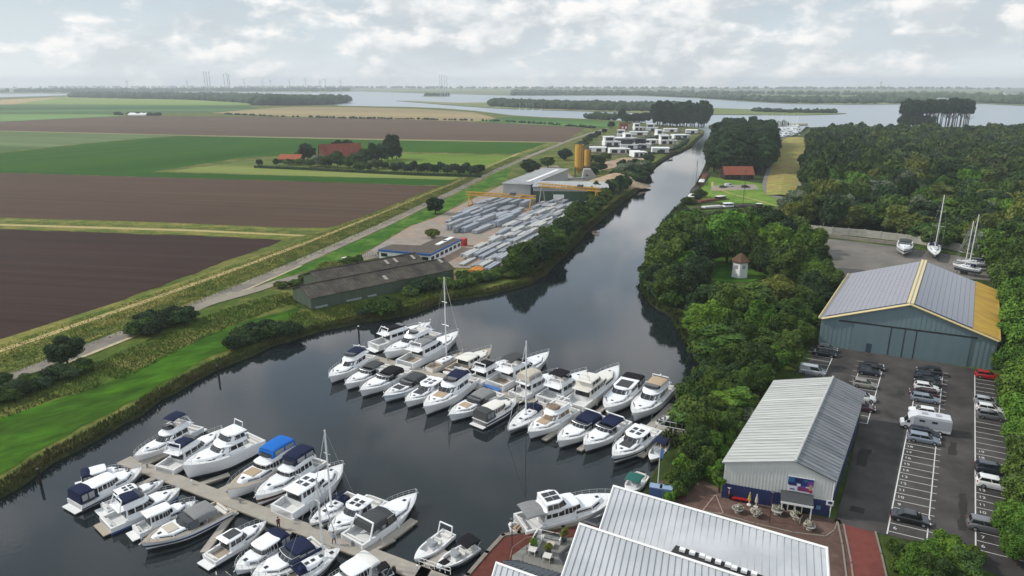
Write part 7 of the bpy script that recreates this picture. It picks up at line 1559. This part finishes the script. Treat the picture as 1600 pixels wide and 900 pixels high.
# ================================================================== TERRACE, FORECOURT
def at(px, py, z=1.17): return G(px, py, z)
so = thing('corner_sofa', 'white corner sofa with grey cushions on the club terrace', 'sofa', at(852, 850), -.35)
mb = MB(); mb.box((.2, .9, .22), (3.0, .9, .44)); mb.box((-1.0, -.7, .22), (.9, 2.4, .44)); mb.box((.2, 1.38, .45), (3.2, .16, .9)); mb.box((-1.5, -.25, .45), (.16, 3.3, .9)); mb.box((1.72, .9, .35), (.16, .95, .7)); mb.box((-1.0, -1.92, .35), (.95, .16, .7)); mb.build('frame', M['white'], so)
for x, y in ((.1, .85), (1.1, .85)): mb = MB(); mb.box((x, y, .52), (.95, .8, .16)); mb.build('seat_cushion', FAB['grey'], so)
for y in (-.35, -1.3): mb = MB(); mb.box((-.98, y, .52), (.8, .9, .16)); mb.build('seat_cushion', FAB['grey'], so)
for x, y, sx, sy in ((-.4, 1.24, .9, .14), (.5, 1.24, .9, .14), (1.3, 1.24, .7, .14), (-1.36, .1, .14, .9), (-1.36, -.9, .14, .9)): mb = MB(); mb.box((x, y, .76), (sx, sy, .4)); mb.build('back_cushion', FAB['dgrey'], so)
def table(lab, px, py, w_=1.0, h_=.75, m=None, group=None):
    t_ = thing('table', lab, 'table', at(px, py), -.35, group); mb = MB(); mb.box((0, 0, h_), (w_, w_, .06)); mb.build('table_top', m or mat('table_white', (.6, .58, .54), .6), t_)
    for sx in (-1, 1):
        for sy in (-1, 1): mb = MB(); mb.bar((sx * w_ * .42, sy * w_ * .42, 0), (sx * w_ * .42, sy * w_ * .42, h_), .04, 5); mb.build('leg', M['white'], t_)
    return t_
table('square white cafe table on the club terrace nearer to the balustrade', 832, 866); table('square white cafe table on the club terrace nearer to the roof', 855, 876); table('low cream table between the corner sofa seats', 860, 854, 1.0, .42, FAB['beige'])
def chair(lab, px, py, rz, grp='dark chairs at the terrace tables'):
    c = thing('terrace_chair', lab, 'chair', at(px, py), rz, grp); mb = MB(); mb.box((0, 0, .45), (.45, .45, .05)); mb.build('seat', FAB['dgrey'], c); mb = MB(); mb.box((-.22, 0, .7), (.05, .45, .45)); mb.build('backrest', FAB['dgrey'], c)
    for sx in (-1, 1):
        for sy in (-1, 1): mb = MB(); mb.bar((sx * .2, sy * .2, 0), (sx * .2, sy * .2, .45), .025, 4); mb.build('leg', M['dgrey'], c)
for x, y, rz in ((826, 864, .2), (838, 868, 3.2), (848, 873, .2), (862, 879, 3.2)): chair('dark terrace chair pushed up to a square white table', x, y, rz)
def planter(lab, px, py, h_, w_, leaf, pot, kind='bush0', group=None, zb=1.17):
    p = at(px, py, zb); t_ = thing('potted_plant', lab, 'potted plant', p, R.uniform(0, 6), group); mb = MB(); mb.cyl((0, 0), .26, 0, .5, 10, 0, .34); mb.build('pot', pot, t_)
    V, Q, T = foliage(rx=w_ / 2, rz=h_ / 2, zc=.5 + h_ / 2 - .1, nl=10, lobe=w_ * .22, nleaf=500, leaf=.13, seed=R.randrange(999)); me = np_mesh('plant', V, Q, T, leaf); o = bpy.data.objects.new('plant', me); C.objects.link(o); o.parent = t_; return t_
planter('tall green plant in a dark pot beside the corner sofa', 832, 858, 1.3, .9, FOL['leaf_bright'], M['dgrey']); planter('yellow green plant in a pot at the low table', 857, 865, .9, 1.0, FOL['leaf_olive'], M['dgrey']); planter('yellowish tall bush in a pot by the club gable', 882, 846, 1.7, 1.1, FOL['leaf_olive'], M['dgrey'])
bal = thing('balustrade', 'glass and steel balustrade round the club terrace', 'railing', at(800, 868)); mb = MB(); gb = MB(); pts = [at(797, 882), at(801, 866), at(822, 851), at(848, 845), at(880, 842)]
for a, b_ in zip(pts[:-1], pts[1:]):
    mb.bar(a + Vector((0, 0, 1.05)), b_ + Vector((0, 0, 1.05)), .04, 5); k = max(1, int((b_ - a).length / 1.4))
    for i in range(k + 1): q = a.lerp(b_, i / k); mb.bar(q, q + Vector((0, 0, 1.05)), .03, 5)
mb.build('rail', M['wood'], bal, world=True)
def lamp(lab, px, py, h_, m, zb=1.1):
    p = at(px, py, zb); o = thing('lamp_post', lab, 'lamp post', p); mb = MB(); mb.cyl((0, 0), .07, 0, h_, 8, 0, .05); mb.build('post', m, o); mb = MB(); mb.cyl((0, 0), .2, h_, h_ + .12, 10, 0, .26); mb.cyl((0, 0), .26, h_ + .12, h_ + .25, 10, 0, .05); mb.build('lamp_head', M['dgrey'], o); return o
m_rust = mat('rust_brown', hx('#4f2f26'), .7)
lamp('slim brown lamp post on the brick quay beside the terrace', 800, 857, 4.2, m_rust); lamp('slim brown lamp post in front of the white hall porch', 1202, 815, 4.4, m_rust); lamp('grey lamp post by the entrance of the storage yard', 1284, 372, 6, M['grey'])
for k, (x, y, lab) in enumerate(((1152, 800, 'round stone flower bowl nearest to the red seat on the forecourt'), (1181, 806, 'round flower bowl with white blossoms, second on the forecourt'), (1213, 803, 'small flower bowl next to the porch of the white hall'), (1243, 811, 'wide low flower bowl to the right of the porch'), (1264, 827, 'large pale flower bowl at the kerb of the forecourt'))):
    p = at(x, y, 1.06); o = thing('flower_bowl', lab, 'flower bowl', p); mb = MB(); mb.loft([[(r_ * math.cos(t_), r_ * math.sin(t_), z_) for t_ in np.linspace(0, 6.283, 12, endpoint=False)] for r_, z_ in ((.35, 0), (.3, .15), (.75, .55), (.8, .65), (.7, .65))]); mb.build('bowl', M['concrete'], o)
    V, Q, T = foliage(rx=.72, rz=.35, zc=.8, nl=12, lobe=.25, nleaf=420, leaf=.12, seed=300 + k); me = np_mesh('flowers', V, Q, T, [mat('white_blossom', (.5, .46, .40), .8, var=.5, vs=6, col2=hx('#4a5a30'), c2s=4)]); f = bpy.data.objects.new('flowers', me); C.objects.link(f); f.parent = o
def parasol(lab, px, py, col): 
    p = at(px, py, 1.06); o = thing('folded_parasol', lab, 'parasol', p); mb = MB(); mb.cyl((0, 0), .05, 0, 2.0, 6); mb.cyl((0, 0), .3, 0, .1, 10); mb.build('pole', M['white'], o); mb = MB(); mb.cyl((0, 0), .24, .8, 1.3, 8, 0, .18); mb.cyl((0, 0), .18, 1.3, 1.98, 8, 0, .04); mb.build('canopy', col, o)
parasol('folded yellowish parasol in front of the navy hall wall', 1170, 789, mat('parasol_yellow', hx('#a8a04a'), .8)); parasol('folded cream parasol next to the yellowish one', 1181, 792, FAB['beige'])
bn = thing('red_bench', 'red curved bench against the navy wall of the hall', 'bench', at(1158, 783, 1.06), ang(hf0, hf1)); mb = MB(); mb.box((0, 0, .45), (2.6, .8, .12)); mb.build('seat', PAINT['red'], bn); mb = MB(); mb.box((0, .38, .75), (2.6, .12, .6)); mb.build('backrest', PAINT['red'], bn)
for x in (-1.1, 0, 1.1): mb = MB(); mb.box((x, 0, .2), (.16, .7, .4)); mb.build('leg', PAINT['red'], bn)
ty = thing('toy_tractor', 'small red and white ride on tractor at the corner of the navy wall', 'toy tractor', at(1142, 776, 1.06), .4); mb = MB(); mb.box((.3, 0, .75), (1.0, .5, .5)); mb.box((-.4, 0, .8), (.5, .7, .3)); mb.box((-.55, 0, 1.15), (.12, .6, .5)); mb.build('body', PAINT['red'], ty)
for x, r_ in ((-.4, .45), (.6, .3)):
    for sd in (-1, 1): mb = MB(); mb.bar((x, sd * .4, r_), (x, sd * .62, r_), r_, 12); mb.build('wheel', m_tyre, ty)
mb = MB(); mb.box((-.4, 0, 1.75), (.9, .8, .06)); [mb.bar((x, y, .9), (x, y, 1.75), .03, 4) for x in (-.75, -.05) for y in (-.35, .35)]; mb.build('canopy', M['white'], ty)
ab = thing('sandwich_board', 'small blue and white notice board at the right corner of the white hall', 'notice board', W_(LH - .1, 3.3, .35)); mb = MB(); mb.box((0, 0, 0), (.9, .1, .75), ang(hf0, hf1)); mb.build('panel', mat('board_white', (.7, .72, .75), .5), ab); mb = MB(); mb.box((0, -.07, .05), (.5, .04, .35), ang(hf0, hf1)); mb.build('emblem', M['navy'], ab)
# blue containers and a flagpole by the quay hedge
for k, (x, y, lab) in enumerate(((1024, 774, 'blue recycling bin on the quay, left one of the pair'), (1040, 776, 'pale blue recycling bin on the quay, right one of the pair'))):
    o = thing('recycling_bin', lab, 'bin', at(x, y, 1.06), -.3); mb = MB(); mb.box((0, 0, .75), (1.6, 1.1, 1.4), 0, 0, 1.05); mb.build('tub', mat('bin_blue', hx('#3f5f8f'), .5) if k == 0 else mat('bin_pale', hx('#6f87a8'), .5), o); mb = MB(); mb.box((0, 0, 1.52), (1.75, 1.2, .12)); mb.build('lid', mat('bin_lid', hx('#8296b2'), .5), o)
fl = thing('flagpole', 'white flagpole with a small pale blue flag on the quay', 'flagpole', at(1027, 768, 1.06)); mb = MB(); mb.cyl((0, 0), .07, 0, 7.5, 7, 0, .04); mb.build('pole', M['white'], fl); mb = MB(); mb.loft([[(0.05, 0, 6.9), (0.05, 0, 5.2)], [(.3, .08, 6.8), (.3, .1, 5.3)], [(.55, -.02, 6.7), (.5, 0, 5.3)]], close=False, cap0=False, cap1=False); mb.build('flag', mat('flag_blue', hx('#6a8fc0'), .8), fl)
dr_ = thing('dock_crane', 'white angled lifting beam on the canal bank by the garden', 'lifting beam', G(1064, 468, 1)); mb = MB(); mb.bar((0, 0, 0), (0, 0, 2.6), .16, 6); mb.build('post', M['white'], dr_); mb = MB(); mb.bar((-.6, 0, 1.2), (2.2, .6, 5.6), .18, 5, 0, .12); mb.build('boom', M['white'], dr_)
mb = MB()
q = [G(x, y, .6) for x, y in ((1063, 500), (1070, 512), (1082, 532), (1092, 548))]
sp_ = thing('sheet_pile_quay', 'rusty brown sheet pile quay edge under the trees on the east bank', 'quay wall', (*q[0].xy, 0)); mb = MB()
for a, b_ in zip(q[:-1], q[1:]): mb.box(((a.x + b_.x) / 2, (a.y + b_.y) / 2, .5), ((b_ - a).length, .4, 1.6), ang(a, b_))
mb.build('piles', mat('rusty_sheet', hx('#5a4238'), .8, var=.2, vs=2), sp_, world=True)
# fence along the driveway, site office
fe = thing('wire_fence', 'dark wire fence between the driveway and the site office', 'fence', G(570, 402)); mb = MB(); pts = [G(566, 404), G(580, 399), G(592, 404), G(630, 408)]
for a, b_ in zip(pts[:-1], pts[1:]):
    for zz in (.5, 1.0, 1.8): mb.bar(a + Vector((0, 0, zz)), b_ + Vector((0, 0, zz)), .03, 4)
    for i in range(5): q = a.lerp(b_, i / 5); mb.bar(q, q + Vector((0, 0, 1.9)), .05, 4)
mb.build('mesh_panel', M['dgrey'], fe, world=True)

# ================================================================== PEOPLE
m_skin = mat('skin', hx('#b98a6d'), .6); m_hair = mat('hair_dark', (.03, .02, .015), .8)
def person(lab, loc, rz, top, legs, pose='walk'):
    """one continuous skinned body, clothes by height"""
    r = thing('person', lab, 'person', loc, rz); s = .12 if pose == 'walk' else .03
    J = {'pelvis': ((0, 0, .95), .14), 'belly': ((0, 0, 1.12), .13), 'chest': ((.02, 0, 1.35), .155), 'neck': ((.03, 0, 1.5), .06), 'headb': ((.05, 0, 1.58), .075), 'head': ((.06, 0, 1.68), .10), 'crown': ((.05, 0, 1.76), .075)}
    E_l = [('pelvis', 'belly'), ('belly', 'chest'), ('chest', 'neck'), ('neck', 'headb'), ('headb', 'head'), ('head', 'crown')]
    for sd, sg in (('l', 1), ('r', -1)):
        f = s * sg
        J['hip' + sd] = ((0, sg * .10, .90), .105); J['knee' + sd] = ((f * 1.2 + .03, sg * .11, .50), .07); J['ank' + sd] = ((f * 1.6 - .02, sg * .11, .10), .048); J['toe' + sd] = ((f * 1.6 + .15, sg * .12, .05), .042)
        J['sho' + sd] = ((.0, sg * .19, 1.43), .065); J['elb' + sd] = ((-f * 1.1 + .02, sg * .25, 1.14), .047); J['wri' + sd] = ((-f * 1.4 + .10, sg * .24, .90), .035); J['hand' + sd] = ((-f * 1.5 + .13, sg * .23, .82), .04)
        E_l += [('pelvis', 'hip' + sd), ('hip' + sd, 'knee' + sd), ('knee' + sd, 'ank' + sd), ('ank' + sd, 'toe' + sd), ('chest', 'sho' + sd), ('sho' + sd, 'elb' + sd), ('elb' + sd, 'wri' + sd), ('wri' + sd, 'hand' + sd)]
        for k in range(5):
            a = (k - 2) * .016; ln = (.07, .085, .09, .08, .055)[k]; J['f%s%d' % (sd, k)] = ((-f * 1.5 + .14 + (a if k < 4 else .04), sg * (.23 - .01), .82 - ln if k < 4 else .78), .010); E_l.append(('hand' + sd, 'f%s%d' % (sd, k)))
    names = list(J); me = bpy.data.meshes.new('body'); me.from_pydata([J[n][0] for n in names], [(names.index(a), names.index(b_)) for a, b_ in E_l], []); o = bpy.data.objects.new('body', me); C.objects.link(o); o.parent = r
    md = o.modifiers.new('skin', 'SKIN'); md.use_smooth_shade = True; sv = me.skin_vertices[0].data if me.skin_vertices else None
    if sv is None:
        bm = bmesh.new(); bm.from_mesh(me); bm.verts.layers.skin.verify(); bm.to_mesh(me); bm.free(); sv = me.skin_vertices[0].data
    for i, n in enumerate(names): sv[i].radius = (J[n][1], J[n][1]); sv[i].use_root = (n == 'pelvis')
    sb = o.modifiers.new('sub', 'SUBSURF'); sb.levels = 1; sb.render_levels = 1
    dg = bpy.context.evaluated_depsgraph_get(); m2 = bpy.data.meshes.new_from_object(o.evaluated_get(dg)); o.modifiers.clear(); o.data = m2; m2.materials.clear()
    for m_ in (m_skin, top, legs, m_rub): m2.materials.append(m_)
    for p_ in m2.polygons:
        c = p_.center; arm = abs(c.y) > .2 and c.z > .7
        p_.material_index = 3 if c.z < .12 else (2 if c.z < .98 and not arm else (0 if c.z > 1.49 or (arm and c.z < 1.15) else 1))
    mb = MB(); rings = []
    for k, (rr, zz) in enumerate(((.112, 1.70), (.115, 1.76), (.09, 1.81), (.03, 1.835))): rings.append([(.035 + rr * math.cos(t_) * 1.0 - .02, rr * .9 * math.sin(t_), zz + (.04 if math.cos(t_) > .6 and k == 0 else 0)) for t_ in np.linspace(0, 6.283, 10, endpoint=False)])
    mb.loft(rings, cap0=False); mb.build('hair', m_hair, r, smooth=True)
    mb = MB(); mb.box((.155, 0, 1.675), (.03, .025, .04)); [mb.box((.145, sy, 1.70), (.012, .022, .012)) for sy in (-.035, .035)]; mb.box((.15, 0, 1.63), (.012, .05, .012)); mb.build('face', m_skin, r)
pw = G(436, 826, .56); person('person in a dark red top standing on the left pontoon', pw, 2.2, mat('cloth_red', hx('#6a2f2c'), .9), mat('cloth_dark', hx('#2a2a30'), .9), 'stand')
pw = G(522, 850, .56); person('person in a pale blue shirt walking along the left pontoon', pw, -.5, mat('cloth_paleblue', hx('#8fa6c4'), .9), mat('cloth_grey', hx('#4a4f58'), .9))
pw = G(1248, 818, 1.06); person('person in a black top and pale trousers crossing the forecourt', pw, -2.0, mat('cloth_black', hx('#1b1b1d'), .9), mat('cloth_pale', hx('#b8b0a4'), .9))

# ================================================================== FAR SKYLINE
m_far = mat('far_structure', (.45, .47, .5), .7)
def tower(lab, px, py_top, D, w_, legs=0, cat='tower', name='jack_up_leg'):
    u = (px - 800) / F_PX; y = D; x = u * D * (CP + .0); zt = HC + (130 - py_top) / F_PX * D; p = Vector((x * 1.0, y, 1)); p.x = (px - 800) / F_PX * (D * CP + (HC - zt) * SP)
    o = thing(name, lab, cat, p); mb = MB(); mb.cyl((0, 0), w_, 0, zt - 1, 6, 0, w_ * .7); mb.build('shaft', m_far, o); mb = MB(); mb.cyl((0, 0), w_ * 1.6, zt - 4, zt - 2, 6); mb.build('platform', m_far, o)
for k, (x, y) in enumerate(((318, 113), (322, 114), (326, 113.5), (349, 117), (354, 116), (357, 118))): tower('thin tall steel leg of a lift vessel in the far harbour skyline', x, y, 2900, 1.5)
for o in C.objects:
    if o.name.startswith('jack_up_leg') and o.type == 'EMPTY': o['group'] = 'steel legs on the harbour skyline'
for k, x in enumerate((687, 690, 694, 698)): tower('thin leg of the rig standing beyond the lake, a little left of the middle', x, 118 + k * .4, 2900, 1.2, name='rig_leg')
for o in C.objects:
    if o.name.startswith('rig_leg') and o.type == 'EMPTY': o['group'] = 'legs of the rig beyond the lake'
tower('single chimney on the far horizon to the right', 1377, 128, 2900, 2.0, cat='chimney', name='chimney')
def turbine(px, py, D, k):
    zt = HC + (130 - py) / F_PX * D; x = (px - 800) / F_PX * (D * CP + (HC - zt) * SP); o = thing('wind_turbine', 'tiny white wind turbine on the hazy horizon at the left', 'wind turbine', (x, D, 1), 0, 'wind turbines on the left horizon'); mb = MB(); mb.cyl((0, 0), 1.1, 0, zt - 1, 6, 0, .7); mb.build('mast', m_far, o)
    mb = MB(); [mb.bar((0, -1.4, zt - 1), (math.cos(a + k) * 14, -1.4, zt - 1 + math.sin(a + k) * 14), .8, 4, 0, .2) for a in (0, 2.094, 4.189)]; mb.build('rotor', m_far, o)
for k, (x, y) in enumerate(((292, 127), (381, 125.5), (410, 127), (422, 126), (452, 127), (477, 124.5), (500, 127), (508, 125.5), (532, 127), (198, 127))): turbine(x, y, 2900, k * .7)
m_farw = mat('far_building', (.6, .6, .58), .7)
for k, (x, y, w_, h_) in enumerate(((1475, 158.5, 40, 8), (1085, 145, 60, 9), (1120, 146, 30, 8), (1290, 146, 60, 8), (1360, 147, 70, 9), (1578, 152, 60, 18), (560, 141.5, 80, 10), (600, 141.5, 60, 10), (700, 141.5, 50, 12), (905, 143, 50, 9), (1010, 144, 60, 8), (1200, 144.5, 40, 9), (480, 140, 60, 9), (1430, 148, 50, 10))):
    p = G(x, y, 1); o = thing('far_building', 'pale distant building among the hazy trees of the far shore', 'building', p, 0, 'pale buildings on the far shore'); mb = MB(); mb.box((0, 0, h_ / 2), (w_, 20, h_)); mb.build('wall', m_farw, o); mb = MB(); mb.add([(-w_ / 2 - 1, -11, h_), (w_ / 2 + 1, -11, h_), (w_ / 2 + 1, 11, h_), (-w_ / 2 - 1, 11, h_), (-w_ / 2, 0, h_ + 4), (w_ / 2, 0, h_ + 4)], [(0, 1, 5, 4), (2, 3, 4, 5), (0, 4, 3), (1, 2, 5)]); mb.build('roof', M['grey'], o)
